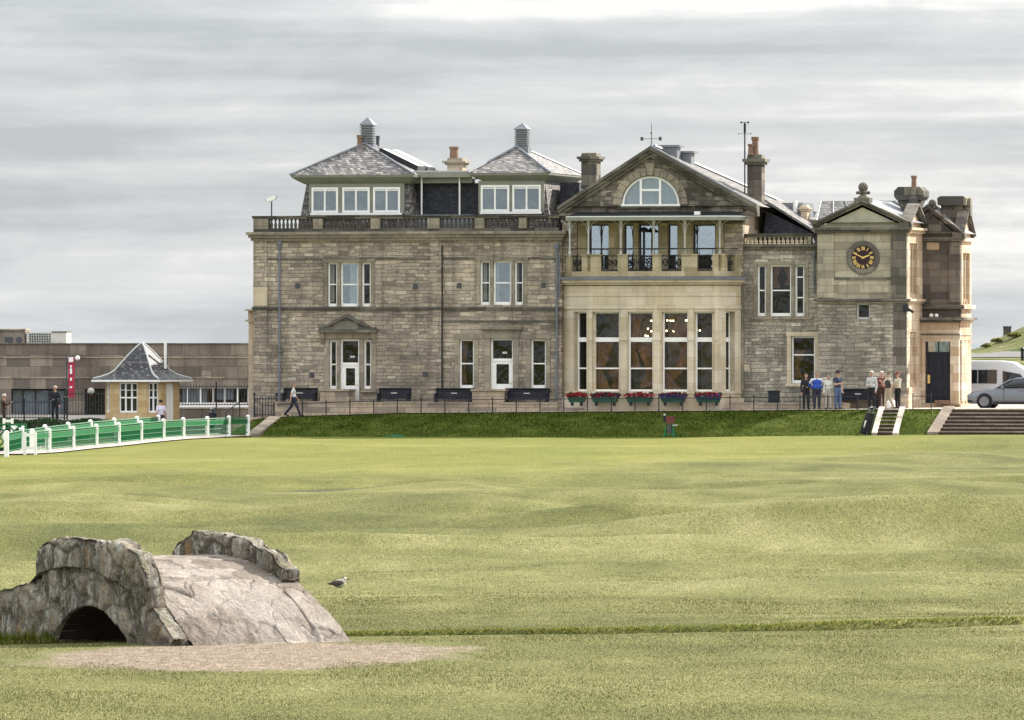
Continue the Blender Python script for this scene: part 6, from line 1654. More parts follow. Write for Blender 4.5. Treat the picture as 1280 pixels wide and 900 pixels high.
def gring(x, zb, zt, wb, wt_): return [(x, -wb, zb), (x, -(wb * .35 + wt_ * .65), zb + (zt - zb) * .7), (x, -wt_, zt - .02), (x, -wt_ * .8, zt), (x, wt_ * .8, zt), (x, wt_, zt - .02), (x, (wb * .35 + wt_ * .65), zb + (zt - zb) * .7), (x, wb, zb)]
gs = [(-1.0, .88, .90, .80, .78), (-.55, .90, 1.18, .82, .66), (-.15, .91, 1.375, .83, .60), (.4, .92, 1.44, .83, .60), (1.0, .93, 1.42, .83, .60), (1.5, .93, 1.28, .82, .60), (2.0, .96, 1.0, .78, .66)]
loft([gring(*s_) for s_ in gs]).build('window_glass', M['carglass'], car, smooth=True)
rs = [(-.28, 1.33, .60), (-.05, 1.40, .605), (.4, 1.452, .61), (1.0, 1.432, .61), (1.35, 1.35, .61)]
loft([[(x, -w_, z - .07), (x, -w_ - .01, z - .02), (x, -w_ * .75, z + .012), (x, w_ * .75, z + .012), (x, w_ + .01, z - .02), (x, w_, z - .07)] for x, z, w_ in rs]).build('roof', M['carpaint'], car, smooth=True)
for sg in (-1, 1):
    mb = MB(); mb.tube((-1.02, sg * .82, .89), (-.26, sg * .62, 1.36), .035, n=6); mb.tube((1.9, sg * .80, .98), (1.33, sg * .62, 1.36), .05, n=6); mb.build('pillar', M['carpaint'], car)
    mb = MB(); mb.tube((.45, sg * .835, .93), (.45, sg * .64, 1.40), .03, n=6); mb.tube((1.35, sg * .835, .93), (1.28, sg * .64, 1.36), .03, n=6); mb.build('door_pillar', M['iron'], car)
    MB().box(F0, -.95, 1.75, sg * .915 - .012, sg * .915 + .012, .905, .925).build('trim_strip', M['rim'], car)
    mb = MB().ball((-.62, sg * 1.0, .98), .1, 10, 6, (.7, 1, .75)); mb.build('door_mirror', M['carpaint'], car, smooth=True)
    mb = MB().ball((-2.12, sg * .70, .64), .12, 10, 6, (1.5, .9, .6)); mb.build('headlight', M['lens'], car, smooth=True)
    mb = MB().ball((2.22, sg * .66, .82), .1, 10, 6, (.8, 1.3, .8)); mb.build('tail_light', M['maroon'], car, smooth=True)
    for x in (-.55, .45, 1.3):
        MB().box(F0, x - .008, x + .008, sg * .924 - .004, sg * .924 + .004, .32, .9).build('door_gap', M['iron'], car)
    for x in (.25, 1.15): MB().box(F0, x - .09, x + .09, sg * .935 - .012, sg * .935 + .012, .80, .83).build('door_handle', M['rim'], car)
    for x in (-1.47, 1.45):
        mb = MB().lathe([(.375, 0), (.375, .02), (0, .02)], (x, sg * .915 - (.0 if sg > 0 else .02), .33), 28, 'y'); mb.build('wheel_arch', M['iron'], car)
        wheel(car, x, -.965 if sg < 0 else .735, .325, .23, sg)
MB().box(F0, -2.385, -2.30, -.35, .35, .36, .52).build('grille', M['iron'], car)
for sg in (-1, 1):
    MB().box(F0, -1.05, 1.05, sg * .885 - .03, sg * .885 + .03, .17, .30).build('sill', M['iron'], car)
    MB().box(F0, -2.30, -1.92, sg * .80 - .05, sg * .80 + .05, .28, .38).build('fog_lamp', M['iron'], car)

van = thing('minibus', (*L2W(U(1222, 11) + 1.2, 11), zpath(30) + .02), -YAW, 'white high-roofed minibus parked behind the silver car', 'van')
def vring(x, zb, zt, hw, r): return [(x, -hw, zb), (x, -hw, zb + .5), (x, -hw * .98, 1.1), (x, -hw * .90, zt - r), (x, -hw * .78, zt - .03), (x, -hw * .4, zt), (x, hw * .4, zt), (x, hw * .78, zt - .03), (x, hw * .90, zt - r), (x, hw * .98, 1.1), (x, hw, zb + .5), (x, hw, zb)]
vs_ = [(-3.4, .4, 2.3, .9, .2), (-3.3, .3, 2.42, .97, .22), (-2.6, .28, 2.5, 1.0, .22), (.0, .28, 2.5, 1.0, .22), (.7, .28, 2.42, 1.0, .25), (1.3, .28, 2.05, 1.0, .3), (1.75, .28, 1.62, .99, .3), (1.95, .28, 1.32, .98, .2), (2.6, .3, 1.1, .93, .12), (2.75, .38, .85, .85, .1)]
vs_ = [(x, zb, zt * 1.0, hw, r) for x, zb, zt, hw, r in vs_]
vb_ = loft([vring(*s_) for s_ in vs_]).build('body', M['van'], van, smooth=True); vb_.data.set_sharp_from_angle(angle=R(40))
for sg in (-1, 1):
    for x0, x1 in ((-3.1, -2.15), (-2.1, -1.15), (-1.1, -.1)):
        mb = MB(); f_ = 1.0
        V_ = [(x0, sg * .965, 1.22), (x1, sg * .965, 1.22), (x1, sg * .925, 1.98), (x0, sg * .925, 1.98)]; V2 = [(x, y + sg * .035, z) for x, y, z in V_]
        mb.add(V_ + V2, [(0, 1, 2, 3), (7, 6, 5, 4), (0, 4, 5, 1), (1, 5, 6, 2), (2, 6, 7, 3), (3, 7, 4, 0)]); mb.build('window', M['carglass'], van)
    V_ = [(.22, sg * .965, 1.22), (1.55, sg * .965, 1.22), (1.15, sg * .94, 1.74), (.22, sg * .925, 1.92)]; V2 = [(x, y + sg * .035, z) for x, y, z in V_]
    MB().add(V_ + V2, [(0, 1, 2, 3), (7, 6, 5, 4), (0, 4, 5, 1), (1, 5, 6, 2), (2, 6, 7, 3), (3, 7, 4, 0)]).build('window', M['carglass'], van)
    for x in (-2.2, 1.75): wheel(van, x, -1.01 if sg < 0 else .78, .34, .23, sg)
    MB().box(F0, -3.2, 1.5, sg * 1.005 - .01, sg * 1.005 + .01, .62, .72).build('side_strip', M['vent'], van)
    MB().ball((1.5, sg * 1.12, 1.35), .13, 8, 6, (.6, .8, 1.2)).build('door_mirror', M['iron'], van)

# ================================================================== HILL on the right
g = NG('hill_turf'); f = g.noise((.18, .18, .3), 6, .65)
M['hill'] = g.fin(g.ramp(f, [(.35, (.06, .085, .022)), (.47, (.12, .135, .045)), (.55, (.18, .17, .08)), (.64, (.28, .24, .15))]), .95, g.bump(g.noise(2.2, 6, .7), .8, .4), 0, .1)
hx = np.arange(26, 130, .8); hy = np.arange(395, 560, 1.5); HX, HY = np.meshgrid(hx, hy)
def hillz(X, Y):
    s_ = X - 34.0 * Y / 520 
    z = 1.9 + 2.3 * sstep(430, 492, Y) + np.clip((X * 516 / Y - 32.6) * .46, 0, 3.4) * sstep(492, 516, Y) * (1 - .6 * sstep(520, 550, Y))
    return z + .35 * fbm(X / 3.5, Y / 6, 4) * sstep(470, 500, Y) + .02
tag(grid_obj('hill', HX, HY, hillz(HX, HY) - .6, M['hill']), kind='structure')
rx = np.arange(30, 120, 1.0); RX = np.stack([rx] * 5); RY = np.stack([480 + 4 * k + 0 * rx for k in range(5)]) ; RZ = hillz(RX, RY) - .6 + .05
tag(grid_obj('hill_road', RX, RY, RZ, plain('hill_asphalt', (.13, .125, .12), .9, 0, .15, .5)), kind='structure')
# gorse and scrub on its crest
M['scrub'] = leafy('scrub_leaves', [(0, (.11, .13, .035)), (.6, (.22, .23, .08)), (1, (.34, .30, .15))], .6)
for px, yy, s_, l in ((1233, 507, .22, 'low olive scrub at the left foot of the far hill'), (1246, 508, .26, 'rounded olive bush just below the stone post on the far hill'), (1268, 508, .34, 'larger olive bush on the far hill crest at the right edge')):
    x = (px - 640) * yy / F; z = float(hillz(np.array([x]), np.array([yy]))[0]) - .65
    b = thing('bush', (x, yy, z), 0, l, 'bush'); mb = MB(); rg = np.random.default_rng(px)
    for k in range(700):
        a, q, r = rg.random() * 6.28, rg.random(), rg.random() ** .4
        p = (1.6 * s_ * r * math.cos(a) * math.sqrt(1 - q * q), 1.2 * s_ * r * math.sin(a), .75 * s_ * q * r + .1); t = .09 + .08 * rg.random(); w_ = rg.random() * 6.28
        mb.add([p, (p[0] + t * math.cos(w_), p[1] + t * math.sin(w_), p[2] + t * .4), (p[0] + t * .3, p[1], p[2] + t)], [(0, 1, 2)])
    mb.build('foliage', M['scrub'], b, fix=False); mb = MB()
    for k in range(5): mb.tube((0, 0, -.1), (.5 * s_ * math.cos(k * 1.3), .4 * s_ * math.sin(k * 1.3), .4 * s_), .04, .015, 5)
    mb.build('stem', M['terracotta'], b)
van.scale = (.92, .9, .87)
x, y, z = at(1259, 416, 519); z = float(hillz(np.array([x]), np.array([y]))[0]) - .6; sp = thing('stone_post', (x, y, z - .1), 0, 'square dark stone stack standing on the crest of the far hill', 'stone post')
MB().box(F0, -.27, .27, -.25, .25, 0, .62).build('shaft', M['wing'], sp); MB().box(F0, -.31, .31, -.29, .29, .622, .70).build('cap', M['black'], sp)
x, y, z = at(1278, 447, 455); sp = thing('bollard', (x, y, z - .2), 0, 'short dark round post beside the hill road at the right edge', 'post')
MB().lathe([(.10, 0), (.10, .62), (.14, .66), (.14, .76), (.07, .84)], (0, 0, 0), 12).build('shaft', M['iron'], sp)

# ================================================================== MUSEUM BLOCK on the left
M['bluerefl'] = plain('blue_sky_reflection', (.30, .37, .45), .8, 0, .15, 1)  # blue-grey sheets behind the museum glass stand in for reflected sky
YM = 392.0
mus = thing('museum_building', (0, YM, 0), 0, 'long low flat-roofed brown stone block building behind the hut on the left', 'building')
X_ = lambda px, Y=YM: (px - 640) * Y / F
Zm = lambda py, Y=YM: EYE - (py - HOR) * Y / F
wl = (X_(14), X_(85.5), Zm(524), Zm(486)); wr = (X_(222), X_(311), Zm(506.5), Zm(483.5)); we = (X_(106), X_(132), Zm(524), Zm(486))
MB().wall(F0, X_(-180), X_(330), .2, Zm(430), [wl, wr, we], 0, .4).build('wall', M['museum'], mus)
MB().box(F0, X_(-180), X_(330), .41, 16, Zm(430) - .3, Zm(430) - .01).build('roof', M['lead'], mus)
for z_, py in ((0, 446.5), (0, 472)): MB().box(F0, X_(-180), X_(330), -.05, .02, Zm(py + 1), Zm(py - 1)).build('string_course', M['lowwall'], mus)
MB().box(F0, X_(-180), X_(330), -.08, .3, Zm(430) + .002, Zm(428.8)).build('coping', M['towerdark'], mus)
window(F0, *wl, curt=[(0, .95, .03, 1, 'bluerefl')], d=.2, rails=(), mull=(.2, .42, .66), fw=.08, sill=.08, gl='glass', par=mus, mat=M['iron'], room=2)  # blue sheet here is the sky's reflection put into colour
window(F0, *wr, curt=[(.05, .4, .03, 1, 'bluerefl'), (.55, .8, .3, 1, 'bluerefl')], d=.2, rails=(), mull=(.14, .32, .5, .66, .84), fw=.08, sill=.14, gl='glass', par=mus, room=2)  # two more blue sheets imitating sky mirrored in the glass
window(F0, *we, d=.3, rails=(), fw=.08, sill=.06, gl='glass', par=mus, mat=M['iron'], room=2)
MB().box(F0, X_(222), X_(311), -.12, .1, wr[2] - .2, wr[2] - .005).build('window_sill', M['white'], mus)
MB().box(F0, X_(252), X_(264), -.04, .02, Zm(472.5), Zm(463)).build('wall_panel', M['lowwall'], mus)
mb = MB().ball((X_(114), -.25, Zm(489)), .2, 10, 7); mb.tube((X_(114), -.2, Zm(489)), (X_(114), .02, Zm(489)), .05); mb.build('wall_lamp', M['blind'], mus)
# plant rooms on its roof
MB().box(F0, X_(-60), X_(27), 3, 7, Zm(431), Zm(412.5)).build('plant_room', M['museum'], mus)
MB().box(F0, X_(-60), X_(27.5), 2.9, 7.1, Zm(412.5) + .002, Zm(411)).build('coping', M['lowwall'], mus)
pr = MB().box(F0, X_(28.5), X_(79), 3, 7, Zm(431), Zm(415.5)).build('plant_room', M['blind'], mus)
MB().box(F0, X_(60), X_(79.6), 2.95, 7.1, Zm(415.5) + .002, Zm(414)).build('coping', M['towerdark'], mus)
mb = MB()
for r_ in range(4):
    for k in range(9): mb.box(F0, X_(32 + k * 3.1), X_(32 + k * 3.1) + .085, 2.97, 2.999, Zm(417.5 + r_ * 3) - .06, Zm(417.5 + r_ * 3) + .03)
mb.build('louvre', M['vent'], pr)
mb = MB()
for px in (8, 19): mb.lathe([(.16, 0), (.16, -.05), (.08, -.05)], (X_(px), 2.99, Zm(424.5)), 16, 'y')
mb.box(F0, X_(1), X_(5), 2.96, 2.995, Zm(427), Zm(421)); mb.build('roof_fan', M['vent'], mus)

# red banner on a pole
x, y, z = at(90, 512, 384); bn = thing('banner', (x, y, h(x, y)), 0, 'tall narrow red banner on a pole in front of the museum wall', 'banner')
zt = Zm(443, 384) - h(x, y)
MB().tube((-.28, 0, 0), (-.28, 0, zt), .05, n=8).build('pole', M['vent'], bn)
M['banner'] = plain('crimson_cloth', (.42, .035, .075), .8, 0, .12, 1)
V_ = []; n = 24
for j in range(n + 1):
    zf = Zm(447, 384) - h(x, y) + (Zm(497, 384) - Zm(447, 384)) * j / n
    for i in range(5): V_.append((-.20 + .34 * i / 4, .03 * math.sin(j * .5 + i), zf))
q = [(j * 5 + i, j * 5 + i + 1, (j + 1) * 5 + i + 1, (j + 1) * 5 + i) for j in range(n) for i in range(4)]
V2 = [(a, b + .012, c) for a, b, c in V_]; q2 = [tuple(i + len(V_) for i in f_[::-1]) for f_ in q]
MB().add(V_ + V2, q + q2).build('cloth', M['banner'], bn, smooth=True, fix=False)
mb = MB(); 
for py, w_, hh_ in ((449.5, .24, .26), (458, .10, .12), (464, .12, .3), (474, .10, .16), (484, .12, .1)): mb.box(F0, -.05 - w_ / 2, -.05 + w_ / 2, -.06, -.045, Zm(py, 384) - h(x, y) - hh_ / 2, Zm(py, 384) - h(x, y) + hh_ / 2)
mb.build('emblem', M['white'], bn)
MB().ball((.30, -.2, Zm(447.5, 384) - h(x, y)), .13, 10, 7).build('lamp_globe', M['white'], bn)

# ================================================================== STARTER'S HUT
YH = 352.0
xh, yh, _ = at(178, 520, YH); zh0 = h(xh, yh)
hut = thing('hut', (xh, yh, zh0), R(-24), 'small square sandstone hut with white windows and a bell-cast slate pyramid roof', 'hut')
hr = 1.52; ztop = EYE - (474 - HOR) * YH / F - zh0
ops = [(-1.0, -.24, ztop - 1.62, ztop - .12), (.30, .94, ztop - 1.62, ztop - .12)]
ch = .52                       # canted corners
oct_ = [(-hr + ch, -hr), (hr - ch, -hr), (hr, -hr + ch), (hr, hr - ch), (hr - ch, hr), (-hr + ch, hr), (-hr, hr - ch), (-hr, -hr + ch)]
for k in range(8):
    a, b = oct_[k], oct_[(k + 1) % 8]; L_ = math.hypot(b[0] - a[0], b[1] - a[1]); fr_ = Fr(a, (b[0] - a[0], b[1] - a[1]))
    o_ = [(L_ / 2 - .50, L_ / 2 + .50, ztop - 1.62, ztop - .16)] if k in (0,) else ([(.12, L_ - .12, ztop - 1.62, ztop - .16)] if k in (1, 7) else ([(L_ / 2 - .42, L_ / 2 + .42, 0.02, ztop - .2)] if k == 2 else []))
    MB().wall(fr_, 0, L_, -.4, ztop, o_, 0, .16).build('wall', M['hutwall'], hut)
    if o_ and k != 2:
        w_ = window(fr_, *o_[0], d=.05, rails=(.5, (.75, .03)), mull=((1 / 3, 2 / 3) if k == 0 else (.5,)), fw=.06, sill=.09, par=hut, room=.0, rw=.07)
        MB().box(fr_, o_[0][0], o_[0][1], .145, .15, o_[0][2], o_[0][3]).build('blind', M['room'], w_)
    if k == 2:
        mb = MB(); a0, a1, z0, z1 = o_[0]; mb.box(fr_, a0, a0 + .08, .06, .14, z0, z1); mb.box(fr_, a1 - .08, a1, .06, .14, z0, z1); mb.box(fr_, a0 + .08, a1 - .08, .06, .14, z1 - .08, z1); mb.box(fr_, a0 + .08, a1 - .08, .09, .13, z0, z1 - .08); mb.build('door', M['white'], hut)
prof = [(1.84, -.02), (1.78, .04), (1.48, .14), (1.2, .27), (1.0, .44), (.78, .78), (.5, 1.20), (.2, 1.60), (.0, 1.80)]
V_ = []; 
for r_, z_ in prof: V_ += [(-r_, -r_, ztop + z_), (r_, -r_, ztop + z_), (r_, r_, ztop + z_), (-r_, r_, ztop + z_)]
Fc = [(3, 2, 1, 0)] + [(j * 4 + i, j * 4 + (i + 1) % 4, (j + 1) * 4 + (i + 1) % 4, (j + 1) * 4 + i) for j in range(len(prof) - 1) for i in range(4)]
rf = MB().add(V_, Fc).build('roof', M['slatehut'], hut)
mb = MB()
for i in range(4):
    for j in range(1, len(prof) - 1): mb.tube(V_[j * 4 + i], V_[(j + 1) * 4 + i], .05, n=6)
mb.build('hip_lead', M['plate'], rf)
MB().box(F0, -1.85, 1.85, -1.85, 1.85, ztop - .12, ztop - .023).build('fascia', M['white'], hut)
x, y, z = at(196, 430, 362)
MB().tube((.95, .6, ztop + .5), (.95, .6, ztop + 1.85), .07).build('flue', M['white'], hut)

# ================================================================== RAILINGS AND FENCES on the left
def iron_fence(x0, y0, x1, y1, hgt, zoff, label, pitch=.14, nm='iron_fence'):
    t = thing(nm, (x0, y0, h(x0, y0) + zoff), 0, label, 'railing')
    L_ = math.hypot(x1 - x0, y1 - y0); n_ = int(L_ / pitch); mb = MB(); rl_ = MB(); dx, dy = (x1 - x0), (y1 - y0); pp_ = MB()
    for k in range(n_ + 1):
        f_ = k / n_; p = (dx * f_, dy * f_, h(x0 + dx * f_, y0 + dy * f_) - h(x0, y0))
        if k % 14 == 0 or k == n_:
            pp_ = MB(); pp_.tube(p, (p[0], p[1], p[2] + hgt + .12), .045, n=6); pp_.ball((p[0], p[1], p[2] + hgt + .15), .06, 6, 4); pp_.build('post', M['iron'], t)
        else: mb.tube((p[0], p[1], p[2] + .1), (p[0], p[1], p[2] + hgt + .05), .016, n=5)
    za, zb = 0, h(x1, y1) - h(x0, y0)
    for q in (.14, hgt - .08): rl_.tube((0, 0, za + q), (dx, dy, zb + q), .022, n=5)
    mb.build('bars', M['iron'], t); rl_.build('rail', M['iron'], t); return t
a, b = at(84, 0, 372), at(141, 0, 372); iron_fence(a[0], a[1], b[0], b[1], 1.3, .05, 'black iron railings before the museum, left of the hut')
a, b = at(221, 0, 366), at(316, 0, 366)
wl_ = thing('garden_wall', (a[0], a[1], h(a[0], a[1])), 0, 'low brown stone wall carrying railings between the hut and the clubhouse', 'wall')
MB().box(F0, 0, b[0] - a[0], 0, .35, -.4, Zm(509, 366) - h(a[0], a[1]) - .08).build('wall', M['museum'], wl_); MB().box(F0, -.04, b[0] - a[0] + .04, -.04, .39, Zm(509, 366) - h(a[0], a[1]) - .078, Zm(509, 366) - h(a[0], a[1])).build('coping', M['lowwall'], wl_)
iron_fence(a[0], a[1] + .17, b[0], b[1] + .17, Zm(481.5, 366) - Zm(509, 366), Zm(509, 366) - h(a[0], a[1]), 'black iron railings on the low wall between the hut and the clubhouse')
a, b = L2W(U(318, -1.2), -1.2), L2W(U(346, -1.2), -1.2); t = iron_fence(a[0], a[1], b[0], b[1], 1.0, .55, 'short black iron railing at the west corner of the clubhouse')
a, b = at(-20, 0, 362), at(84, 0, 362); iron_fence(a[0], a[1], b[0], b[1], 1.0, 0, 'low black iron railings along the left edge before the museum window')

# the gravel road between the two green fences
FP = []
for px, py in ((40, 568), (61, 566.8), (91, 563.6), (120, 560.5), (148, 557.8), (176, 554.6), (204, 551.8), (229, 549.6), (259, 548), (286, 546.7), (310, 545.6)):
    Y_ = gY(py, 0.02)
    for _ in range(6):
        x_ = (px - 640) * Y_ / F; Y_ = gY(py, h(x_, Y_))
    FP.append(((px - 640) * Y_ / F, Y_))
FB_ = []
for px, Y_ in ((8, 279), (27, 289), (56, 299), (85, 309), (113, 318), (142.5, 326), (171, 333), (198, 339)): FB_.append(((px - 640) * Y_ / F, Y_))
mp = []
for k in range(40):
    f_ = k / 39; Yc = 270 + f_ * 72
    xa = np.interp(Yc, [p[1] for p in FP], [p[0] for p in FP]) if Yc < FP[-1][1] else FP[-1][0] + .2
    if Yc < FP[0][1]: xa = FP[0][0] + .3 - (FP[0][1] - Yc) * .8
    xb = np.interp(Yc, [p[1] for p in FB_], [p[0] for p in FB_]) if Yc > FB_[0][1] else FB_[0][0] - (FB_[0][1] - Yc) * .13
    mp.append((Yc, xb - 1.0, xa + .28))
X = np.zeros((len(mp), 9)); Y = X.copy()
for j, (yc, xa, xb) in enumerate(mp): X[j] = np.linspace(xa, xb, 9); Y[j] = yc
tag(grid_obj('road', X, Y, H(X, Y) + .05, M['plaza']), kind='structure')
M['fgreen'] = plain('green_fence_paint', (.002, .125, .036), .5, 0, .2, 3)
def green_fence(PTS, hgt, label, pn=24):
    x0, y0 = PTS[0]; z0 = h(x0, y0)
    t = thing('green_fence', (x0, y0, z0), 0, label, 'fence', 'green fences along the road')
    for k, (x, y) in enumerate(PTS):
        p = (x - x0, y - y0, h(x, y) - z0); w_ = .09
        mb = MB().box(Fr((p[0], p[1])), -w_, w_, -w_, w_, p[2] - .1, p[2] + hgt); mb.add([(p[0] - w_, p[1] - w_, p[2] + hgt + .002), (p[0] + w_, p[1] - w_, p[2] + hgt + .002), (p[0] + w_, p[1] + w_, p[2] + hgt + .002), (p[0] - w_, p[1] + w_, p[2] + hgt + .002), (p[0], p[1], p[2] + hgt + .05)], [(0, 3, 2, 1), (0, 1, 4), (1, 2, 4), (2, 3, 4), (3, 0, 4)])
        mb.build('post', M['white'], t)
        if k + 1 < len(PTS):
            x2, y2 = PTS[k + 1]; q = (x2 - x0, y2 - y0, h(x2, y2) - z0); mb = MB(); L_ = math.hypot(x2 - x, y2 - y)
            A_, B_ = Vector(p), Vector(q); n_ = max(4, int(L_ / .2))
            for i in range(1, n_): c = A_.lerp(B_, i / n_); mb.tube(c + Vector((0, 0, .16)), c + Vector((0, 0, hgt - .06)), .014, n=4)
            for zz_, r_ in ((.20, .02), (.42, .014), (.62, .016), (.82, .016), (hgt - .08, .026)): mb.tube(A_ + Vector((0, 0, zz_)), B_ + Vector((0, 0, zz_)), r_, n=5)
            dxy = Vector((B_.x - A_.x, B_.y - A_.y, 0)).normalized()
            for i in range(1):
                zl, zh_ = .64, .80
                nn_ = Vector((-dxy.y, dxy.x, 0)) * .012
                V_ = [A_ + Vector((0, 0, zl)) - nn_, B_ + Vector((0, 0, zl)) - nn_, B_ + Vector((0, 0, zh_)) - nn_, A_ + Vector((0, 0, zh_)) - nn_]; V2 = [v + nn_ * 2 for v in V_]
                mb.add(V_ + V2, [(0, 1, 2, 3), (7, 6, 5, 4), (0, 4, 5, 1), (1, 5, 6, 2), (2, 6, 7, 3), (3, 7, 4, 0)])
            mb.build('panel', M['fgreen'], t)
    return t
green_fence(FP, .98, 'green barred fence with white posts along the lawn side of the road')
green_fence(FB_, .98, 'green barred fence with white posts along the far side of the road')
# lattice hurdles and white frames at the near end
for px, py, w_, l in ((28, 568, 4.2, 'green crossed lattice hurdle at the left edge beside the white gate frames'),):
    Y_ = gY(py - 4, .02); x1 = (32 - 640) * Y_ / F; x0 = x1 - 2.4
    t = thing('lattice_hurdle', (x1, Y_, h(x1, Y_)), 0, l, 'hurdle'); mb = MB()
    for s_ in (-1, 1):
        for k in range(-3, 9):
            a0 = -2.4 + k * .42; q0 = (a0, 0) if s_ > 0 else (a0 + .95, 0); q1 = (a0 + .95, .95) if s_ > 0 else (a0, .95)
            def clip(p, q_):
                (xa, za), (xb, zb) = p, q_; r = []
                for t_ in np.linspace(0, 1, 25):
                    x_, z_ = xa + (xb - xa) * t_, za + (zb - za) * t_
                    if -2.4 <= x_ <= 0: r.append((x_, z_))
                return r
            r = clip(q0, q1)
            if len(r) > 1: mb.tube((r[0][0], .02 * s_, r[0][1] + .15), (r[-1][0], .02 * s_, r[-1][1] + .15), .035, n=4)
    for z_ in (.15, 1.1): mb.tube((-2.4, 0, z_), (0, 0, z_), .04, n=5)
    mb.tube((-2.4, 0, 0), (-2.4, 0, 1.15), .04, n=5); mb.tube((0, 0, 0), (0, 0, 1.15), .04, n=5)
    mb.build('lattice', M['fgreen'], t)
    mb = MB(); mb.box(F0, -2.3, -.1, .3, .5, .0, .12); mb.build('foot_board', M['iron'], t)
for px, pyb, pyt, w_, l in ((37.5, 568, 540, .42, 'white timber gate frame at the near end of the lawn-side fence'), (23.5, 560, 531, .34, 'white timber frame behind the lattice hurdle'), (10, 553, 523, .36, 'white timber frame farthest back at the left edge')):
    Y_ = gY(pyb, .02); x_ = (px - 640) * Y_ / F; hh_ = (pyb - pyt) * Y_ / F
    t = thing('gate_frame', (x_, Y_, h(x_, Y_) + .02), 0, l, 'gate frame', 'white frames at the near end of the fences')
    for sg in (-1, 1): MB().box(F0, sg * w_ / 2 - .055, sg * w_ / 2 + .055, -.05, .05, -.1, hh_).build('post', M['white'], t)
    for z_ in (hh_ - .12, hh_ * .28): MB().box(F0, -w_ / 2 + .057, w_ / 2 - .057, -.04, .04, z_ - .05, z_ + .06).build('crossbar', M['white'], t)
# yard and clipped hedge between the road and the museum
X, Y = np.meshgrid(np.arange(-48, -12.5, 1.0), np.arange(341, 393, 1.5))
g = NG('yard_asphalt'); M['yard'] = g.fin(g.ramp(g.noise(.6, 6, .7), [(.3, (.085, .08, .075)), (.7, (.14, .13, .12))]), .9, g.bump(g.noise(15, 4, .7), .3, .02), 0, .2)
tag(grid_obj('yard', X, Y, H(X, Y) + .012, M['yard']), kind='structure')
M['hedge'] = plain('hedge_leaves', (.03, .06, .02), .9, 0, .5, 6)
x0, y0 = at(-10, 0, 346)[:2]; x1 = at(132, 0, 346)[0]
hd = thing('hedge', (x0, y0, h(x0, y0)), 0, 'low dark green clipped hedge behind the far green fence, left of the hut', 'hedge')
rg = np.random.default_rng(77); mb = MB(); L_ = x1 - x0
for k in range(5200):
    x = rg.random() * L_; s_ = rg.random(); y = (rg.random() - .5) * .7; z = .05 + .62 * rg.random() ** .6 + .05 * math.sin(x * 3)
    t = .05 + .05 * rg.random(); a = rg.random() * 6.28
    mb.add([(x, y, z), (x + t * math.cos(a), y + t * math.sin(a), z + t * .3), (x + t * .3 * math.sin(a), y, z + t)], [(0, 1, 2)])
mb.build('foliage', M['hedge'], hd, fix=False); mb = MB()
for k in range(24): mb.tube((L_ * (k + .5) / 24, 0, 0), (L_ * (k + .5) / 24 + .1, 0, .6), .03, .01, 5)
mb.build('stem', M['terracotta'], hd)
# the grey bay beyond the links, down to the horizon
g = NG('sea_water'); M['sea'] = g.fin((.10, .13, .15), .35, g.bump(g.noise((.05, .12, .1), 5, .6), .4, 1.0), 0, .4)
tag(MB().add([(-4000, 700, -.2), (4000, 700, -.2), (4000, 9000, -.2), (-4000, 9000, -.2)], [(0, 1, 2, 3)]).build('sea', M['sea'], fix=False), kind='structure')
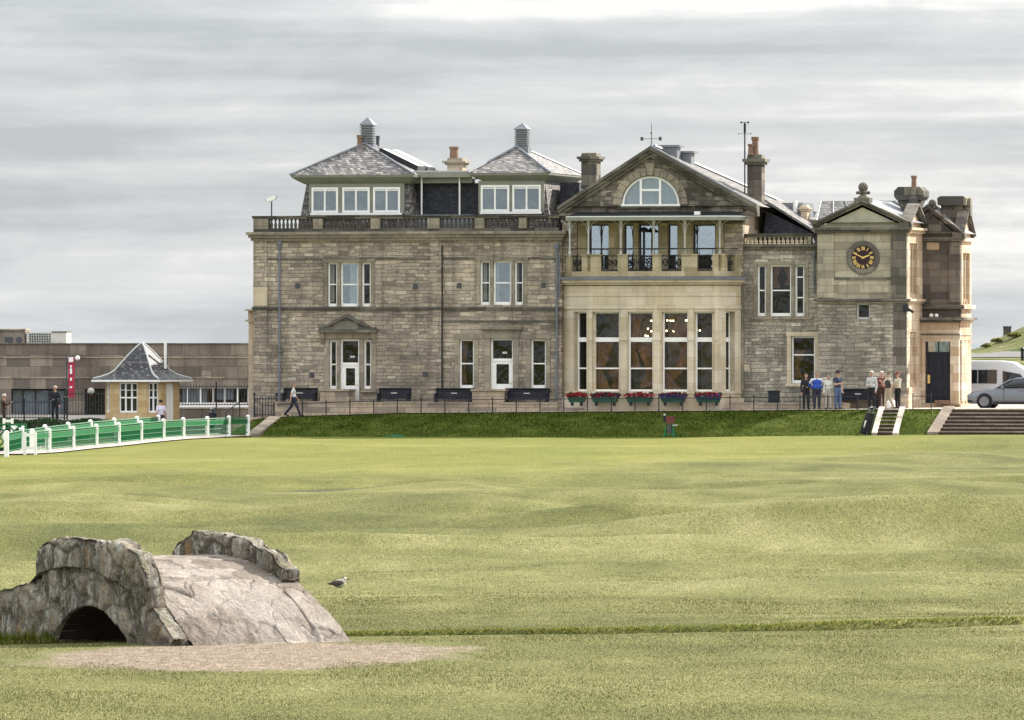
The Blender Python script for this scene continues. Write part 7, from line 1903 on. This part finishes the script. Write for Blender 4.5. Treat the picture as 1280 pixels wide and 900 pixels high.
# ================================================================== PEOPLE
MC = {}
def cloth(c):
    if c not in MC: MC[c] = plain('cloth_%d' % len(MC), c, .85, 0, .12, 8)
    return MC[c]
SKIN = plain('skin', (.46, .27, .19), .6, 0, .08, 9)
def person(label, loc, face, top, bottom, shoe=(.03, .03, .03), hair=(.08, .05, .03), sleeve='short', arms=('down', 'down'), stride=0.0, hgt=1.76, wide=1.0, cap=None, yoke=None, female=False, lean=0.0, group='people on the path by the clubhouse', hand_item=None, girth=1.0):
    k = hgt / 1.76
    p = thing('person', loc, face, label, 'person', group)
    S = []            # (p0, r0, p1, r1, tag)
    hipz = .90
    def seg(a, ra, b, rb, t): S.append((Vector(a), ra, Vector(b), rb, t))
    w = wide; hw = .095 * w
    ft = []
    for sg in (-1, 1):
        st = stride * sg
        kn = (sg * .11, st * .20 + .03, .48 + abs(stride) * .0); an = (sg * .115, st * .40 - (.10 if st < 0 else 0), .085 + (.05 if st < 0 else 0))
        seg((sg * hw, 0, hipz), .105 * w, kn, .072 * w, 'bottom'); seg(kn, .072 * w, an, .058, 'bottom')
        toe = (an[0] + sg * .02, an[1] + .17, .04 + (.0 if st < 0 else 0))
        seg((an[0], an[1] - .03, an[2] - .035), .045, toe, .036, 'shoe'); ft.append(toe)
    seg((-.06 * w, 0, hipz + .05), .115 * w * girth, (.06 * w, 0, hipz + .05), .115 * w * girth, 'bottom')
    L_ = lean
    seg((-.05 * w, L_ * .1 + .015, 1.06), .118 * w * girth, (.05 * w, L_ * .1 + .015, 1.06), .118 * w * girth, 'top')
    seg((-.08 * w, L_ * .35, 1.28), .112 * w, (.08 * w, L_ * .35, 1.28), .112 * w, 'top')
    seg((-.13 * w, L_ * .45, 1.40), .065, (.13 * w, L_ * .45, 1.40), .065, 'yoke' if yoke else 'top')
    seg((0, L_ * .2, 1.12), .12 * w * girth, (0, L_ * .35, 1.30), .12 * w, 'top')
    if female: seg((-.06, L_ * .3 + .07, 1.24), .06, (.06, L_ * .3 + .07, 1.24), .06, 'top')
    seg((0, L_ * .45, 1.42), .052, (0, L_ * .5 + .01, 1.54), .05, 'skin')
    hc = Vector((0, L_ * .55 + .025, 1.64))
    seg(hc + Vector((0, -.015, .02)), .092, hc + Vector((0, .012, -.015)), .082, 'skin'); seg(hc + Vector((0, .03, -.07)), .052, hc + Vector((0, .045, -.085)), .042, 'skin')
    hands = []
    for i, sg in enumerate((-1, 1)):
        sh = Vector((sg * .19 * w, L_ * .45, 1.39)); a = arms[i]
        if a == 'down': el = sh + Vector((sg * .05, -.03 - stride * sg * .12, -.29)); wr = el + Vector((0, .07 - stride * sg * .10, -.25))
        elif a == 'hip': el = sh + Vector((sg * .16, -.08, -.24)); wr = Vector((sg * .17, .05, 1.02))
        elif a == 'front': el = sh + Vector((sg * .04, .02, -.28)); wr = Vector((sg * .05, .20, 1.08))
        elif a == 'fold': el = sh + Vector((sg * .03, .10, -.26)); wr = Vector((-sg * .07, .21, 1.17 + .03 * sg))
        elif a == 'up': el = sh + Vector((sg * .04, .14, -.20)); wr = el + Vector((-sg * .05, .18, .12))
        elif a == 'face': el = sh + Vector((sg * .05, .15, -.18)); wr = hc + Vector((sg * .06, .17, -.04))
        elif a == 'back': el = sh + Vector((sg * .06, -.10, -.26)); wr = Vector((sg * .06, -.16, 1.0))
        seg(sh, .062 * w, sh.lerp(el, .62), .054, 'yoke2' if yoke else 'top')
        seg(sh.lerp(el, .62), .054 if sleeve == 'long' else .046, el, .045 if sleeve == 'long' else .04, 'top' if sleeve == 'long' else 'skin')
        seg(el, .045 if sleeve == 'long' else .04, wr, .038 if sleeve == 'long' else .029, 'top' if sleeve == 'long' else 'skin')
        d = (wr - el).normalized(); pm = wr + d * .055
        seg(wr, .026, pm, .034, 'skin'); hands.append((wr, pm, d, sg))
    mb = MB()
    for a, ra, b, rb, t in S:
        mb.tube(a, b, ra, rb, 12); mb.ball(a, ra, 12, 8); mb.ball(b, rb, 12, 8)
    mb.ball(hc + Vector((0, .095, -.015)), .017, 8, 6, (.8, 1.1, 1.3))
    for sg in (-1, 1): mb.ball(hc + Vector((sg * .088, -.005, -.01)), .022, 8, 6, (.5, .8, 1.2))
    me = bpy.data.meshes.new('tmp'); me.from_pydata(mb.V, [], mb.Fc); to = bpy.data.objects.new('tmp', me); COL.objects.link(to)
    md = to.modifiers.new('r', 'REMESH'); md.mode = 'VOXEL'; md.voxel_size = .017
    m2 = to.modifiers.new('s', 'SMOOTH'); m2.factor = .5; m2.iterations = 2
    dg = bpy.context.evaluated_depsgraph_get(); dg.update(); ev = to.evaluated_get(dg); bm_ = bpy.data.meshes.new_from_object(ev)
    bpy.data.objects.remove(to)
    vco = np.empty(len(bm_.vertices) * 3); bm_.vertices.foreach_get('co', vco); base = vco.reshape(-1, 3)
    fcs = [tuple(f_.vertices) for f_ in bm_.polygons]
    V_ = [tuple(x) for x in base]; nb = len(fcs)
    hm = MB()
    for wr, pm, d, sg in hands:       # four curled fingers and a thumb on each hand
        t = Vector((0, 0, 1)) if abs(d.z) < .8 else Vector((0, 1, 0)); s_ = d.cross(t).normalized(); nrm = s_.cross(d).normalized()
        for q in range(4):
            o = pm + s_ * (.022 * (q - 1.5)) + d * .012; ln = (.030, .036, .034, .026)[q]; prev = o; dd = d.copy()
            for m_ in range(3): dd = (dd + nrm * .35 * (1 if d.z < 0 else -1)).normalized(); nx = prev + dd * ln * (1, .75, .6)[m_]; hm.tube(prev, nx, .0095 - .001 * m_, .0088 - .001 * m_, 6); prev = nx
            hm.ball(prev, .007, 6, 4)
        o = wr + d * .03 + s_ * (-sg * .028); q1 = o + (d * .6 - s_ * sg * .8).normalized() * .035; q2 = q1 + (d * .9 - s_ * sg * .2).normalized() * .028; hm.tube(o, q1, .012, .010, 6); hm.tube(q1, q2, .010, .008, 6); hm.ball(q2, .008, 6, 4)
    off = len(V_); V_ += hm.V; fcs += [tuple(i + off for i in f_) for f_ in hm.Fc]
    out = bpy.data.meshes.new('body'); out.from_pydata([(x * k, y * k, z * k) for x, y, z in V_], [], fcs)
    mats = {'skin': SKIN, 'top': cloth(top), 'bottom': cloth(bottom), 'shoe': cloth(shoe), 'yoke': cloth(yoke or top), 'yoke2': cloth(yoke or top)}
    order = list(mats)
    for t in order: out.materials.append(mats[t])
    cen = np.array([np.mean([V_[i] for i in f_], axis=0) for f_ in fcs[:nb]])
    best = np.full(nb, 1e9); idx = np.zeros(nb, int)
    for a, ra, b, rb, t in S:
        A_, B_ = np.array(a), np.array(b); ab = B_ - A_; l2 = max(1e-9, ab @ ab)
        q = np.clip(((cen - A_) @ ab) / l2, 0, 1); dd = np.linalg.norm(cen - A_ - q[:, None] * ab, axis=1) - (ra + (rb - ra) * q)
        m_ = dd < best; best[m_] = dd[m_]; idx[m_] = order.index(t)
    idx = np.concatenate([idx, np.zeros(len(fcs) - nb, int)]); out.polygons.foreach_set('material_index', idx.astype(np.int32)); out.polygons.foreach_set('use_smooth', [True] * len(fcs)); out.update()
    bd = bpy.data.objects.new('body', out); COL.objects.link(bd); bd.parent = p
    # eyes, brows and mouth
    mb = MB()
    for sg in (-1, 1): mb.ball((hc + Vector((sg * .033, .082, .008))) * k, .0105 * k, 8, 5); mb.tube((hc + Vector((sg * .018, .09, .028))) * k, (hc + Vector((sg * .05, .078, .028))) * k, .005 * k, n=5)
    mb.build('eyes', cloth((.05, .03, .025)), p); mb = MB(); mb.tube((hc + Vector((-.025, .082, -.058))) * k, (hc + Vector((.025, .082, -.058))) * k, .007 * k, n=6); mb.build('mouth', cloth((.30, .11, .09)), p)
    # hair as a cap of the skull
    mb = MB(); n, m = 16, 8; V2 = []
    c = hc + Vector((0, -.018, .028))
    low = -.55 if not female else -1.0
    for j in range(m + 1):
        for i in range(n):
            az = 2 * math.pi * i / n; back = .5 - .5 * math.sin(az)
            tmin = .42 - (.42 - low) * back ** 1.2; zt = 1 - (1 - tmin) * j / m; r = math.sqrt(max(0, 1 - max(-.95, zt) ** 2)) if zt > 0 else 1 - .12 * zt * zt
            V2.append(((c.x + .097 * r * math.cos(az)) * k, (c.y + .108 * r * math.sin(az)) * k, (c.z + .092 * zt) * k))
    mb.add(V2, [(j * n + i, j * n + (i + 1) % n, (j + 1) * n + (i + 1) % n, (j + 1) * n + i) for j in range(m) for i in range(n)]); mb.build('hair', cloth(hair), p, smooth=True)
    if cap:
        mb = MB(); c = hc + Vector((0, -.01, .045)); mb.lathe([(.112, -.01), (.110, .03), (.09, .07), (.04, .092), (0, .095)], tuple(x * k for x in c), 14)
        mb.add([tuple((c + Vector(q)) * k) for q in ((-.075, .085, -.005), (.075, .085, -.005), (.06, .19, -.022), (-.06, .19, -.022), (-.075, .085, .008), (.075, .085, .008), (.06, .19, -.010), (-.06, .19, -.010))], [(0, 3, 2, 1), (4, 5, 6, 7), (0, 1, 5, 4), (1, 2, 6, 5), (2, 3, 7, 6), (3, 0, 4, 7)])
        mb.build('cap', cloth(cap), p, smooth=False)
    return p
WHITE_HAIR = (.62, .60, .56); DARK = (.045, .03, .022); GREYH = (.28, .26, .24)
def on_path(px, v=-4.4): u = U(px, v); x, y = L2W(u, v); return (x, y, zpath(u) + .002)
TOCAM = math.pi          # facing the lens
person('man in white shirt and dark trousers striding along the path at the west end', on_path(367, -4.6), R(-90) , (.62, .61, .58), (.02, .022, .04), hair=(.2, .13, .09), sleeve='short', stride=.85, hgt=1.62, group='people on the path by the clubhouse')
person('man in all black clothing, leftmost of the group before the ground-floor window', on_path(1007.5), TOCAM + .2, (.02, .02, .024), (.022, .022, .028), hair=(.16, .11, .08), sleeve='long', arms=('front', 'down'), hgt=1.70)
person('stout man in bright blue sweater with white shoulders', on_path(1021), TOCAM, (.03, .07, .36), (.03, .032, .05), hair=(.25, .16, .12), sleeve='long', arms=('hip', 'hip'), wide=1.18, yoke=(.62, .63, .68), hgt=1.76, girth=1.15)
person('woman in white jacket and pale grey trousers between two men', on_path(1035.5), TOCAM - .2, (.60, .60, .55), (.36, .34, .31), hair=(.30, .20, .13), sleeve='long', arms=('front', 'down'), hgt=1.64, wide=.92, female=True)
person('man in navy polo shirt, blue jeans and black cap', on_path(1047), TOCAM + .6, (.025, .04, .075), (.07, .11, .20), hair=DARK, arms=('down', 'fold'), hgt=1.80, cap=(.015, .015, .018))
person('white-haired man in pale grey shirt and black trousers', on_path(1089.5), TOCAM - .5, (.46, .46, .46), (.016, .016, .018), hair=WHITE_HAIR, sleeve='long', arms=('down', 'front'), hgt=1.80)
person('white-haired man in brown patterned jumper and dark trousers', on_path(1102, -3.9), TOCAM + .3, (.15, .065, .05), (.05, .028, .024), hair=WHITE_HAIR, sleeve='long', arms=('back', 'front'), hgt=1.78, wide=1.05)
person('man in black waistcoat and khaki trousers at the top of the small steps', on_path(1110.5, -5.0), TOCAM - .9, (.05, .045, .04), (.36, .30, .21), shoe=(.2, .15, .1), hair=DARK, arms=('down', 'up'), hgt=1.72, stride=.25, yoke=(.50, .47, .42))
person('person in cream jumper, black trousers and maroon cap, rightmost on the path', on_path(1122.5, -4.7), TOCAM - 1.0, (.56, .50, .38), (.014, .014, .016), hair=WHITE_HAIR, sleeve='long', arms=('fold', 'fold'), hgt=1.72, cap=(.18, .04, .06))
x, y, z = at(69, 528, 356); person('man in dark suit with pale tie standing before the museum window', (x, y, h(x, y)), TOCAM - .3, (.016, .018, .026), (.016, .018, .024), hair=(.55, .42, .34), sleeve='long', arms=('down', 'front'), hgt=1.80, group='people by the fences')
x, y, z = at(5, 528, 350); person('person in dark brown coat half cut off at the left edge', (x, y, h(x, y)), R(-90), (.06, .03, .022), (.04, .025, .02), hair=(.55, .5, .45), sleeve='long', arms=('down', 'up'), hgt=1.74, group='people by the fences')
x, y, z = at(201, 534, 343); person('dark-haired person in pale lavender shirt seen from behind beside the hut', (x, y, h(x, y)), .5, (.60, .54, .66), (.05, .045, .05), hair=(.02, .015, .014), sleeve='short', arms=('down', 'down'), hgt=1.70, group='people by the fences')
